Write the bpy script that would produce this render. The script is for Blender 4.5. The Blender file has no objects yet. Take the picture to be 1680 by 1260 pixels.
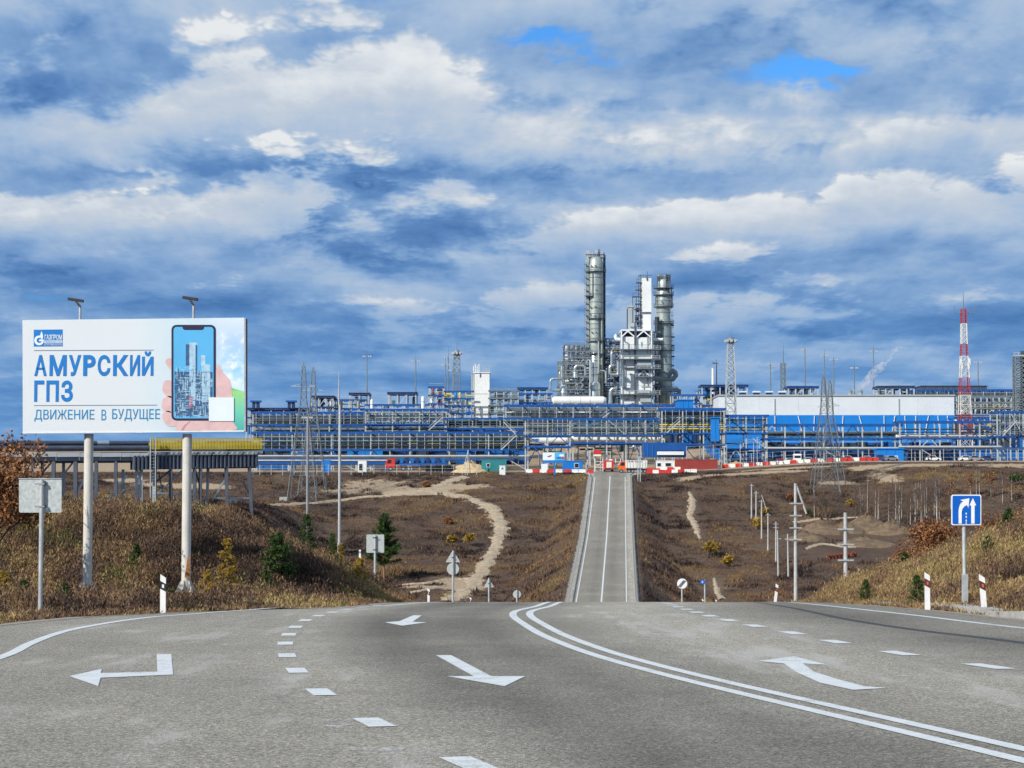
import bpy, bmesh, math, random
import numpy as np
from mathutils import Vector, Matrix

random.seed(7); np.random.seed(7)
SC = bpy.context.scene
COL = SC.collection
R = math.radians

# ------------------------------------------------------------------ camera, sky, sun, exposure
F = 3300.0; CAMZ = 1.45; PITCH = math.atan(180.0 / F)
cam_data = bpy.data.cameras.new('camera')
cam = bpy.data.objects.new('camera', cam_data); COL.objects.link(cam)
cam.location = (0, 0, CAMZ); cam.rotation_euler = (math.pi / 2 + PITCH, 0, 0)
cam_data.sensor_width = 36.0; cam_data.lens = 36.0 * F / 1680.0
cam_data.clip_start = 0.1; cam_data.clip_end = 60000
SC.camera = cam

SUN_EL, SUN_AZ = R(33), R(226)          # azimuth clockwise from +Y: behind the camera, to the left
sun_data = bpy.data.lights.new('sun', 'SUN'); sun_data.energy = 4.9; sun_data.angle = R(0.53)
sun_data.color = (1.0, 0.945, 0.86)
sun = bpy.data.objects.new('sun', sun_data); COL.objects.link(sun)
sdir = Vector((math.sin(SUN_AZ) * math.cos(SUN_EL), math.cos(SUN_AZ) * math.cos(SUN_EL), math.sin(SUN_EL)))
sun.rotation_euler = sdir.to_track_quat('Z', 'Y').to_euler(); sun.location = sdir * 300

SC.view_settings.view_transform = 'Standard'; SC.view_settings.look = 'None'
SC.view_settings.exposure = 0.0; SC.view_settings.gamma = 1.0; SC.view_settings.use_curve_mapping = False
SC.render.engine = 'CYCLES'
SC.cycles.max_bounces = 4; SC.cycles.transparent_max_bounces = 24
SC.cycles.volume_step_rate = 0.6; SC.cycles.volume_bounces = 2; SC.cycles.volume_max_steps = 128
SC.cycles.use_adaptive_sampling = True; SC.cycles.adaptive_threshold = 0.02; SC.cycles.adaptive_min_samples = 6

def srgb(*c):
    if len(c) == 1: c = (c[0],) * 3
    return tuple(((v / 255) / 12.92 if v / 255 <= 0.04045 else ((v / 255 + 0.055) / 1.055) ** 2.4) for v in c)

class NT:
    """small helper to wire shader nodes"""
    def __init__(s, tree): s.t = tree; s.n = tree.nodes; s.l = tree.links
    def node(s, typ, **kw):
        nd = s.n.new(typ)
        for k, v in kw.items(): setattr(nd, k, v)
        return nd
    def put(s, sock, v):
        if hasattr(v, 'is_linked') or isinstance(v, bpy.types.NodeSocket): s.l.new(v, sock)
        else:
            if isinstance(v, (tuple, list)) and len(v) == 3 and sock.type == 'RGBA': v = (*v, 1)
            sock.default_value = v
    def m(s, op, a, b=None, c=None, clamp=False):
        nd = s.node('ShaderNodeMath', operation=op); nd.use_clamp = clamp
        s.put(nd.inputs[0], a)
        if b is not None: s.put(nd.inputs[1], b)
        if c is not None: s.put(nd.inputs[2], c)
        return nd.outputs[0]
    def mr(s, v, a, b, c=0.0, d=1.0, smooth=True):
        nd = s.node('ShaderNodeMapRange'); nd.interpolation_type = 'SMOOTHSTEP' if smooth else 'LINEAR'
        for i, q in enumerate((v, a, b, c, d)): s.put(nd.inputs[i], q)
        return nd.outputs[0]
    def mix(s, f, a, b, mode='MIX'):
        nd = s.node('ShaderNodeMix', data_type='RGBA', blend_type=mode)
        s.put(nd.inputs[0], f); s.put(nd.inputs[6], a); s.put(nd.inputs[7], b)
        return nd.outputs[2]
    def noise(s, vec, scale, detail=5, rough=0.55, dist=0.0, dims='3D', lac=2.0):
        nd = s.node('ShaderNodeTexNoise', noise_dimensions=dims)
        if vec is not None: s.l.new(vec, nd.inputs['Vector'])
        nd.inputs['Scale'].default_value = scale; nd.inputs['Detail'].default_value = detail
        nd.inputs['Roughness'].default_value = rough; nd.inputs['Distortion'].default_value = dist
        nd.inputs['Lacunarity'].default_value = lac
        return nd.outputs[0]
    def comb(s, x, y, z=0.0):
        nd = s.node('ShaderNodeCombineXYZ')
        for i, v in enumerate((x, y, z)): s.put(nd.inputs[i], v)
        return nd.outputs[0]
    def ramp(s, v, stops):
        nd = s.node('ShaderNodeValToRGB'); cr = nd.color_ramp
        while len(cr.elements) < len(stops): cr.elements.new(0.5)
        for e, (p, c) in zip(cr.elements, stops): e.position = p; e.color = (*c, 1)
        s.put(nd.inputs[0], v)
        return nd.outputs[0]

world = bpy.data.worlds.new('World'); SC.world = world; world.use_nodes = True
w = NT(world.node_tree); w.n.clear()
def build_sky():
    STR = 0.1
    world.cycles.sampling_method = 'NONE'
    out = w.node('ShaderNodeOutputWorld'); bg = w.node('ShaderNodeBackground'); bg.inputs[1].default_value = STR
    w.l.new(bg.outputs[0], out.inputs[0])
    sky = w.node('ShaderNodeTexSky', sky_type='NISHITA'); sky.sun_disc = False
    sky.sun_elevation = SUN_EL; sky.sun_rotation = SUN_AZ; sky.air_density = 1.0; sky.dust_density = 0.3; sky.ozone_density = 2.0
    clear = w.mix(1.0, sky.outputs[0], (0.42, 0.98, 1.6, 1), 'MULTIPLY')
    tc = w.node('ShaderNodeTexCoord'); sp = w.node('ShaderNodeSeparateXYZ'); w.l.new(tc.outputs['Generated'], sp.inputs[0])
    x, y, z = sp.outputs
    h = w.m('SQRT', w.m('ADD', w.m('MULTIPLY', x, x), w.m('ADD', w.m('MULTIPLY', y, y), 1e-6)))
    nx = w.m('DIVIDE', x, h); ny = w.m('DIVIDE', y, h)
    t = w.m('MAXIMUM', w.m('DIVIDE', z, h), 0.0)
    az = w.m('ARCTAN2', x, y)
    def dens(tt):
        e = w.m('ADD', tt, 0.05)
        g = w.m('POWER', e, -0.46); lg = w.m('LOGARITHM', e, math.e)
        c = w.comb(w.m('MULTIPLY', nx, g), w.m('MULTIPLY', ny, w.m('MULTIPLY', g, 1.25)))
        a = w.noise(c, 2.1, 6, 0.56, 0.0, '2D')
        c2 = w.comb(w.m('MULTIPLY', w.m('MULTIPLY', nx, g), 9.0), w.m('ADD', w.m('MULTIPLY', lg, 6.5), w.m('ADD', ny, w.m('MULTIPLY', a, 2.5))))
        vo = w.node('ShaderNodeTexVoronoi', feature='F1', normalize=True, voronoi_dimensions='2D'); vo.inputs['Scale'].default_value = 1.0
        vo.inputs['Detail'].default_value = 4.0; vo.inputs['Roughness'].default_value = .66; w.l.new(c2, vo.inputs['Vector'])
        bil = w.m('SUBTRACT', .30, vo.outputs['Distance'])
        return w.m('ADD', a, w.m('MULTIPLY', bil, BIL)), a, bil, lg
    BIL = .30
    def vec(v):
        nd = w.node('ShaderNodeVectorMath', operation=v[0])
        for i, q in enumerate(v[1:]): w.put(nd.inputs[i], q)
        return nd.outputs['Value'] if v[0] in ('DOT_PRODUCT', 'LENGTH') else nd.outputs[0]
    d0, na, bil, lg = dens(t)
    at2 = w.comb(w.m('ADD', az, w.m('MULTIPLY_ADD', na, .14, -.07)), w.m('ADD', t, w.m('MULTIPLY', w.m('SUBTRACT', bil, w.m('MULTIPLY_ADD', na, .5, -.25)), .045)), 0.0)
    def blobs(lst):
        """broad banks of cloud of this day: (px, py, width, height, amount)"""
        r = None
        for px, py, sx, sy, amt in lst:
            kx, ky = F / sx / 2.0, F / sy / 2.0
            q = vec(('MULTIPLY_ADD', at2, (kx, ky, 0), (-math.atan((px - 840) / F) * kx, -(810 - py) / F * ky, 0)))
            gr = w.node('ShaderNodeTexGradient', gradient_type='QUADRATIC_SPHERE'); w.l.new(q, gr.inputs[0]); e = gr.outputs['Fac']
            r = w.m('MULTIPLY', e, amt) if r is None else w.m('MULTIPLY_ADD', e, amt, r)
        return r
    d1 = dens(w.m('ADD', t, w.m('MULTIPLY', w.m('ADD', t, 0.02), 0.10)))[0]
    cov_b = blobs([(600, -6, 330, 46, -.75), (870, 56, 105, 32, -.60), (1270, 108, 130, 26, -.62),
             (130, 40, 300, 110, .2), (520, 170, 420, 100, .2), (1100, 220, 400, 80, .2), (1520, 60, 330, 110, .2)])
    cover = w.mr(w.m('ADD', w.m('MULTIPLY_ADD', d0, 4.0, -.8), w.m('MULTIPLY', cov_b, 2.5)), -.15, 0.55)
    lit_b = blobs([(120, 55, 200, 60, -.44), (0, 185, 110, 60, -.26), (490, 110, 340, 80, .16), (265, 313, 80, 17, .34), (860, 130, 230, 55, .10),
             (1050, 215, 230, 36, .22), (1235, 142, 90, 22, .34), (1420, 210, 230, 50, .08), (1000, 40, 220, 40, -.10),
             (1500, 40, 190, 40, .10), (200, 285, 330, 26, -.20), (620, 292, 300, 14, -.18), (1150, 290, 420, 26, -.14), (1600, 270, 160, 30, -.12),
             (330, 365, 230, 22, .13), (900, 345, 230, 20, .10), (1350, 470, 170, 12, .13), (600, 430, 800, 26, -.10), (980, 172, 170, 16, -.14)])
    relief = w.m('MULTIPLY', w.m('SUBTRACT', d0, d1), 1.35)
    # rows of cloud one behind the other: each pale at its top, dark along its base, the next base cutting across it
    fr = w.m('FRACT', w.m('ADD', w.m('MULTIPLY', lg, 3.3), w.m('ADD', w.m('MULTIPLY', na, -3.1), w.m('MULTIPLY', bil, -.95))))
    soft = w.mr(na, .36, .60, .20, .80)
    saw = w.m('MULTIPLY', w.m('POWER', fr, 1.3), w.mr(fr, 1.0, soft))
    saw = w.m('MULTIPLY', w.m('SUBTRACT', saw, .30), w.mr(t, .03, .16, .10, .46))
    body = w.m('MULTIPLY', w.m('SUBTRACT', d0, 0.5), .55)
    height = w.mr(t, 0.02, 0.20, -0.08, 0.12)
    lit = w.m('ADD', w.m('ADD', w.m('ADD', relief, body), w.m('ADD', lit_b, height)), w.m('ADD', saw, .465))
    # thin level streaks low over the horizon
    cst = w.comb(w.m('MULTIPLY', nx, 6.0), w.m('MULTIPLY', ny, 6.0), w.m('MULTIPLY', t, 60.0))
    st = w.noise(cst, 1.0, 2, 0.5)
    lit = w.m('ADD', lit, w.m('MULTIPLY', w.m('MULTIPLY', w.m('SUBTRACT', st, 0.5), 0.5), w.mr(t, 0.14, 0.04)))
    cc = w.ramp(lit, [(0.0, srgb(66, 108, 166)), (0.22, srgb(96, 138, 191)), (0.40, srgb(130, 165, 208)), (0.58, srgb(164, 188, 217)),
                      (0.80, srgb(195, 206, 220)), (1.0, srgb(230, 234, 237))])
    # air between: low clouds take on the blue of the distance
    cc = w.mix(w.mr(t, 0.14, 0.0, 0.0, 0.60), cc, srgb(100, 155, 212))
    cc = w.mix(1.0, cc, (1 / STR, 1 / STR, 1 / STR, 1), 'MULTIPLY')
    cover = w.m('MAXIMUM', cover, w.mr(t, .12, .08))
    w.l.new(w.mix(cover, clear, cc), bg.inputs[0])
build_sky()

# ------------------------------------------------------------------ pixel <-> place helpers
CP, SP = math.cos(PITCH), math.sin(PITCH)
def ray(px, py):
    dx, dz = px - 840.0, 630.0 - py
    return Vector((dx, F * CP - dz * SP, F * SP + dz * CP))
def at(px, py, Y):
    d = ray(px, py); return Vector((0, 0, CAMZ)) + d * (Y / d.y)
def ppm(Y): return F / Y                       # picture units per metre at depth Y

# ------------------------------------------------------------------ the lie of the land
def table(pts, k=10.0, lo=-300.0, hi=3000.0, step=0.5):
    xs = np.arange(lo, hi, step); ys = np.interp(xs, [p[0] for p in pts], [p[1] for p in pts])
    n = int(k / step) | 1; ker = np.ones(n) / n
    pad = np.pad(ys, n, mode='edge'); pad = np.convolve(np.convolve(pad, ker, 'same'), ker, 'same')
    return xs, pad[n:-n]
_rz = table([(-300, 7.08), (42, -.99), (60, -1.72), (80, -3.0), (100, -4.7), (200, -13.6), (240, -16.3), (270, -16.6), (302, -14.6),
             (399, -7.0), (470, 1.6), (505, 6.0), (515, 7.0), (532, 7.5), (600, 9.1), (640, 11.2), (740, 20.2), (800, 22.2), (3000, 22.2)], 10)
_vz = table([(-300, 7.08), (80, -4.0), (140, -10), (200, -15.5), (260, -19), (315, -20.5), (350, -18.0), (400, -12.2), (450, -4.8),
             (495, 3.6), (510, 6.8), (518, 7.3), (560, 7.9), (600, 8.9), (640, 11), (740, 20), (800, 22), (3000, 22)], 12)
def zr(Y): return np.interp(Y, *_rz)
_cx = table([(-300, 6), (-40, 6.0), (0, 6.0), (13.8, 3.51), (21.4, 1.94), (26, 1.18), (31.5, .62), (39, .2), (43, .2), (48, .75), (302, 13.36), (505, 24.6), (560, 27.6), (3000, 27.6)], 3)
_xl = table([(-300, -9), (25, -9.2), (34.9, -8.9), (39.2, -8.2), (42.7, -6.7), (47.9, -3.7), (60, -2.9), (302, 8.3), (505, 19.4), (560, 10), (3000, 10)], 1.5)
_xr = table([(-300, 15), (14, 13.4), (36.8, 9.37), (46, 8.9), (60, 8.6), (150, 11.6), (302, 18.6), (505, 29.8), (560, 60), (3000, 60)], 1.5)
def cx(Y): return np.interp(Y, *_cx)
def xl(Y): return np.interp(Y, *_xl)
def xr(Y): return np.interp(Y, *_xr)
def sstep(a, b, v):
    q = np.clip((v - a) / (b - a), 0, 1); return q * q * (3 - 2 * q)
def segdist(X, Y, pts):
    """signed distance to a polyline running away from the camera; positive on its left"""
    best = np.full(np.shape(X), 1e9); sg = np.zeros(np.shape(X))
    for (x0, y0), (x1, y1) in zip(pts[:-1], pts[1:]):
        dx, dy = x1 - x0, y1 - y0; L2 = dx * dx + dy * dy
        u = np.clip(((X - x0) * dx + (Y - y0) * dy) / L2, 0, 1)
        ex, ey = X - (x0 + u * dx), Y - (y0 + u * dy); d = np.hypot(ex, ey)
        m_ = d < best; best = np.where(m_, d, best); sg = np.where(m_, np.sign(dx * ey - dy * ex), sg)
    return best * sg
_rng = np.random.RandomState(3)
_perm = _rng.rand(256, 256)
def vnoise(X, Y, s):
    x, y = np.asarray(X) / s + 1000.3, np.asarray(Y) / s + 1000.7
    xi, yi = np.floor(x).astype(int), np.floor(y).astype(int); fx, fy = x - xi, y - yi
    fx = fx * fx * (3 - 2 * fx); fy = fy * fy * (3 - 2 * fy)
    g = lambda a, b: _perm[a % 256, b % 256]
    return (g(xi, yi) * (1 - fx) + g(xi + 1, yi) * fx) * (1 - fy) + (g(xi, yi + 1) * (1 - fx) + g(xi + 1, yi + 1) * fx) * fy - 0.5
TOE_L = [(-300, 42), (-60, 44), (-20, 49), (-14, 53.5), (-10.5, 55), (-6.5, 55), (-4.6, 57), (-3.7, 61), (-2.4, 90), (2, 190), (10, 400)]
LEDGE = [(float(xl(q)), q) for q in (-60, 0, 20, 30, 35, 39, 42.7, 45, 48, 54, 60, 80, 120, 200, 302, 400, 505)]
REDGE = [(float(xr(q)), q) for q in (-60, 0, 14, 25, 36.8, 42, 46, 52, 60, 100, 150, 220, 302, 400, 505)]
def ground_z(X, Y):
    X = np.asarray(X, float); Y = np.asarray(Y, float)
    r = zr(Y)
    v = np.interp(Y, *_vz)
    far = sstep(430, 520, Y)
    v = v + 2.6 * sstep(35, 95, X) * sstep(440, 525, Y) + far * 0.0
    v = v + (vnoise(X, Y, 31) * 2.2 + vnoise(X, Y, 11) * 0.9 + vnoise(X, Y, 4.3) * .45) * (1 - sstep(485, 512, Y)) * sstep(90, 160, Y)
    lft = sstep(-38, -54, X) * sstep(230, 330, Y)
    v = v * (1 - lft) + np.maximum(v, -2.2 + .012 * (Y - 330) + vnoise(X, Y, 14)) * lft
    # banks either side of the cutting
    dl = segdist(X, Y, TOE_L); dr = -segdist(X, Y, REDGE) - 1.6
    keep = 1 - sstep(66, 125, Y)
    platL = 0.28 + vnoise(X, Y, 6) * .5 + 0.10 * np.clip(-X - 8, 0, 12)
    bankL = np.minimum(platL, r + np.clip(dl, 0, None) * 0.42)
    platR = 1.15 + vnoise(X, Y, 6) * .4 + 0.06 * np.clip(X - 16, 0, 40)
    bankR = np.minimum(platR, r + np.clip(dr, 0, None) * 0.36)
    nearL = np.where(dl > 0, bankL, r - 0.03); nearR = np.where(dr > 0, bankR, r - 0.03)
    near = np.where(X < cx(Y), nearL, nearR)
    base = near * keep + v * (1 - keep)
    base = np.where(keep >= 0.999, near, base)
    # road embankment
    d_out = np.maximum(segdist(X, Y, LEDGE), -segdist(X, Y, REDGE))
    d_out = np.where((Y > 505) | (Y < -60), np.where(Y > 505, 60.0, d_out), d_out)
    k = np.clip(d_out - 0.9, 0, None)
    fill = r - 0.05 - k * 0.62
    z = np.where(base < fill, fill, base)
    z = np.where((base > r) & (keep < .999), np.minimum(base, r - .05 + k * 0.5), z)
    z = np.where(d_out < 0.9, r - 0.06, z)
    z = np.where((Y > 503), np.where((X > xl(Y)) & (X < xr(Y)), np.minimum(z, r - 0.08), z), z)
    near_soft = sstep(0.9, 2.5, d_out)
    z = z + near_soft * (vnoise(X, Y, 1.3) * 0.16 + vnoise(X, Y, .5) * .06) * (1 - sstep(120, 200, Y))
    return z
def gz(x, y): return float(ground_z(np.array([x]), np.array([y]))[0])
def hit(px, py, y0=12.0, y1=560.0, fn=None):
    """the place on the ground seen at a picture point"""
    d = ray(px, py); Ys = np.arange(y0, y1, 0.25)
    X = d.x / d.y * Ys; Z = CAMZ + d.z / d.y * Ys
    g = (fn or ground_z)(X, Ys)
    i = np.argmax(g >= Z) if np.any(g >= Z) else len(Ys) - 1
    return Vector((X[i], Ys[i], g[i]))
def road_hit(px, py):
    return hit(px, py, 5, 75, lambda X, Y: zr(Y))

# ------------------------------------------------------------------ materials
MATS = {}
def newmat(name):
    m = bpy.data.materials.new(name); m.use_nodes = True; n = NT(m.node_tree)
    b = n.n['Principled BSDF']; MATS[name] = m
    return m, n, b
def plain(name, col, rough=0.55, metal=0.0, var=0.18, scale=1.5, dirt=None, bump=0.0, spec=0.4):
    """painted or bare surface with uneven wear"""
    m, n, b = newmat(name)
    g = n.node('ShaderNodeNewGeometry'); pos = g.outputs['Position']
    nz = n.noise(pos, scale, 6, 0.6)
    f = n.mr(nz, 0.3, 0.7, 1 - var, 1 + var * 0.6, False)
    c = n.mix(1.0, (*col, 1), n.comb(f, f, f), 'MULTIPLY')
    if dirt:
        nz2 = n.noise(pos, scale * 0.37, 5, 0.65)
        c = n.mix(n.mr(nz2, 0.52, 0.72, 0, dirt[1]), c, (*dirt[0], 1))
    n.l.new(c, b.inputs['Base Color'])
    b.inputs['Roughness'].default_value = rough; b.inputs['Metallic'].default_value = metal
    b.inputs['Specular IOR Level'].default_value = spec
    n.l.new(n.mr(nz, 0.3, 0.7, rough - .08, min(1, rough + .12), False), b.inputs['Roughness'])
    if bump:
        bp = n.node('ShaderNodeBump'); bp.inputs['Strength'].default_value = bump; bp.inputs['Distance'].default_value = 0.02
        n.l.new(nz, bp.inputs['Height']); n.l.new(bp.outputs[0], b.inputs['Normal'])
    return m

def mat_asphalt():
    m, n, b = newmat('asphalt')
    pos = n.node('ShaderNodeNewGeometry').outputs['Position']
    vo = n.node('ShaderNodeTexVoronoi'); vo.inputs['Scale'].default_value = 62; n.l.new(pos, vo.inputs['Vector'])
    sp = n.node('ShaderNodeSeparateColor'); n.l.new(vo.outputs['Color'], sp.inputs[0])
    fine = n.noise(pos, 34, 5, 0.75)
    big = n.noise(pos, 0.16, 4, 0.55); mid = n.noise(pos, 1.3, 5, 0.6)
    base = n.ramp(n.m('ADD', n.m('MULTIPLY', sp.outputs[0], .55), n.m('MULTIPLY', fine, .45)),
                  [(0.15, (.075, .070, .061)), (0.42, (.185, .174, .153)), (0.62, (.275, .260, .228)), (0.88, (.56, .53, .465))])
    # wear: bleached, dusty lanes beside darker ones
    at_ = n.node('ShaderNodeAttribute'); at_.attribute_name = 'wear'
    wv = n.m('ADD', at_.outputs['Fac'], n.m('MULTIPLY', n.m('SUBTRACT', big, .5), .75))
    wv = n.m('ADD', wv, n.m('MULTIPLY', n.m('SUBTRACT', mid, .5), .35))
    k = n.mr(wv, 0.0, 1.0, 0.50, 1.50, False)
    c = n.mix(1.0, base, n.comb(n.m('MULTIPLY', k, 1.02), n.m('MULTIPLY', k, .985), n.m('MULTIPLY', k, .915)), 'MULTIPLY')
    # dust drawn out along the road
    ms = n.node('ShaderNodeMapping'); ms.inputs['Scale'].default_value = (2.2, .28, 1); ms.inputs['Rotation'].default_value = (0, 0, -.2); n.l.new(pos, ms.inputs[0])
    du = n.noise(ms.outputs[0], 1.0, 6, .62)
    dm = n.m('MULTIPLY', n.mr(du, .48, .66, 0, .65), n.mr(wv, .50, .85))
    c = n.mix(dm, c, (.46, .44, .40, 1))
    n.l.new(c, b.inputs['Base Color'])
    b.inputs['Roughness'].default_value = .85; b.inputs['Specular IOR Level'].default_value = .3
    bp = n.node('ShaderNodeBump'); bp.inputs['Strength'].default_value = .55; bp.inputs['Distance'].default_value = .012
    n.l.new(n.m('ADD', fine, vo.outputs['Distance']), bp.inputs['Height']); n.l.new(bp.outputs[0], b.inputs['Normal'])
    return m
def mat_paint(name, col, gone=.45, thr=.56, ragged=False):
    """road paint worn through in flecks"""
    m, n, b = newmat(name)
    pos = n.node('ShaderNodeNewGeometry').outputs['Position']
    fl = n.noise(pos, 42, 5, .7); pa = n.noise(pos, 1.6, 5, .6); mid = n.noise(pos, 9, 4, .6)
    f = n.mr(mid, .3, .7, .86, 1.05, False)
    c = n.mix(1.0, (*col, 1), n.comb(f, f, f), 'MULTIPLY')
    worn = n.mr(n.m('ADD', n.m('MULTIPLY', fl, .6), n.m('MULTIPLY', pa, .4)), thr, thr + .07, 0, gone)
    c = n.mix(worn, c, (.27, .258, .235, 1))
    n.l.new(c, b.inputs['Base Color']); b.inputs['Roughness'].default_value = .7
    if ragged:
        ms = n.node('ShaderNodeMapping'); ms.inputs['Scale'].default_value = (5, 1.6, 1); n.l.new(pos, ms.inputs[0])
        al = n.mr(n.m('ADD', n.m('MULTIPLY', n.noise(ms.outputs[0], 1.0, 6, .7), .7), n.m('MULTIPLY', fl, .3)), .50, .60, 0, .8)
        n.l.new(al, b.inputs['Alpha'])
    return m
def mat_ground():
    m, n, b = newmat('ground_soil')
    pos = n.node('ShaderNodeNewGeometry').outputs['Position']
    a = n.noise(pos, .055, 6, .6); c2 = n.noise(pos, .7, 6, .65); c3 = n.noise(pos, 6, 5, .7)
    v = n.m('ADD', n.m('ADD', n.m('MULTIPLY', a, .45), n.m('MULTIPLY', c2, .33)), n.m('MULTIPLY', c3, .22))
    c = n.ramp(v, [(.30, (.040, .028, .023)), (.45, (.080, .055, .043)), (.55, (.115, .080, .056)), (.68, (.18, .13, .08))])
    at_ = n.node('ShaderNodeAttribute'); at_.attribute_name = 'sand'
    sv = n.mr(n.m('ADD', at_.outputs['Fac'], n.m('MULTIPLY', n.m('SUBTRACT', c2, .5), 1.2)), .35, .62)
    sand = n.ramp(c3, [(.3, (.22, .155, .095)), (.5, (.36, .27, .18)), (.7, (.47, .37, .26))])
    c = n.mix(sv, c, sand)
    n.l.new(c, b.inputs['Base Color']); b.inputs['Roughness'].default_value = .95; b.inputs['Specular IOR Level'].default_value = .1
    bp = n.node('ShaderNodeBump'); bp.inputs['Strength'].default_value = .8; bp.inputs['Distance'].default_value = .15
    n.l.new(n.m('ADD', c2, n.m('MULTIPLY', c3, .4)), bp.inputs['Height']); n.l.new(bp.outputs[0], b.inputs['Normal'])
    return m
def mat_leaf(name, stops, rough=.75, trans=.0):
    """foliage coloured per plant by its own 'tint' value"""
    m, n, b = newmat(name)
    at_ = n.node('ShaderNodeAttribute'); at_.attribute_name = 'tint'
    pos = n.node('ShaderNodeNewGeometry').outputs['Position']
    nz = n.noise(pos, 2.2, 3, .6)
    c = n.ramp(n.m('ADD', at_.outputs['Fac'], n.m('MULTIPLY', n.m('SUBTRACT', nz, .5), .25)), stops)
    n.l.new(c, b.inputs['Base Color']); b.inputs['Roughness'].default_value = rough; b.inputs['Specular IOR Level'].default_value = .15
    return m

# ------------------------------------------------------------------ mesh helpers
def props(o, label=None, cat=None, group=None, kind=None):
    if label: o['label'] = label
    if cat: o['category'] = cat
    if group: o['group'] = group
    if kind: o['kind'] = kind
    return o
def thing(name, label, cat, loc=(0, 0, 0), group=None):
    o = bpy.data.objects.new(name, None); COL.objects.link(o); o.location = loc; o.empty_display_size = .3
    return props(o, label, cat, group)
def root_loc(p):
    v = Vector((0, 0, 0))
    while p is not None: v = v + p.location; p = p.parent
    return v
def setpar(o, parent):
    """parents carry no rotation or scale, so a world place is kept by taking off their offsets"""
    if parent is not None:
        o.parent = parent; o.location = o.location - root_loc(parent)
def link(name, me, parent=None):
    o = bpy.data.objects.new(name, me); COL.objects.link(o); setpar(o, parent); return o
def frame_of(a, b):
    a, b = Vector(a), Vector(b); d = b - a; L = d.length or 1e-6
    z = d / L; up = Vector((0, 0, 1)) if abs(z.z) < .95 else Vector((0, 1, 0))
    x = up.cross(z).normalized(); y = z.cross(x)
    return a, b, x, y, z, L
_unit = {}
def unit_mesh(kind, mat):
    k = (kind, mat)
    if k in _unit: return _unit[k]
    mb = MB()
    if kind == 'box': mb.box((0, 0, 0), (1, 1, 1))
    else: mb.cyl((0, 0, -.5), (0, 0, .5), .5, n=14 if kind == 'cyl' else 8)
    me = mb.mesh(kind + '_' + mat, mat); _unit[k] = me
    return me
def ubox(name, parent, c, s, mat, rz=0.0):
    o = bpy.data.objects.new(name, unit_mesh('box', mat)); COL.objects.link(o)
    o.location = c; o.scale = s; o.rotation_euler = (0, 0, rz); setpar(o, parent); return o
def ubar(name, parent, a, b, w_, h_, mat, kind='box'):
    a, b, x, y, z, L = frame_of(a, b)
    o = bpy.data.objects.new(name, unit_mesh(kind, mat)); COL.objects.link(o)
    M = Matrix((x, y, z)).transposed()
    o.rotation_euler = M.to_euler(); o.location = (a + b) / 2; o.scale = (w_, h_, L); setpar(o, parent); return o
def upipe(name, parent, a, b, r, mat, n='cyl'): return ubar(name, parent, a, b, 2 * r, 2 * r, mat, n)

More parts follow.
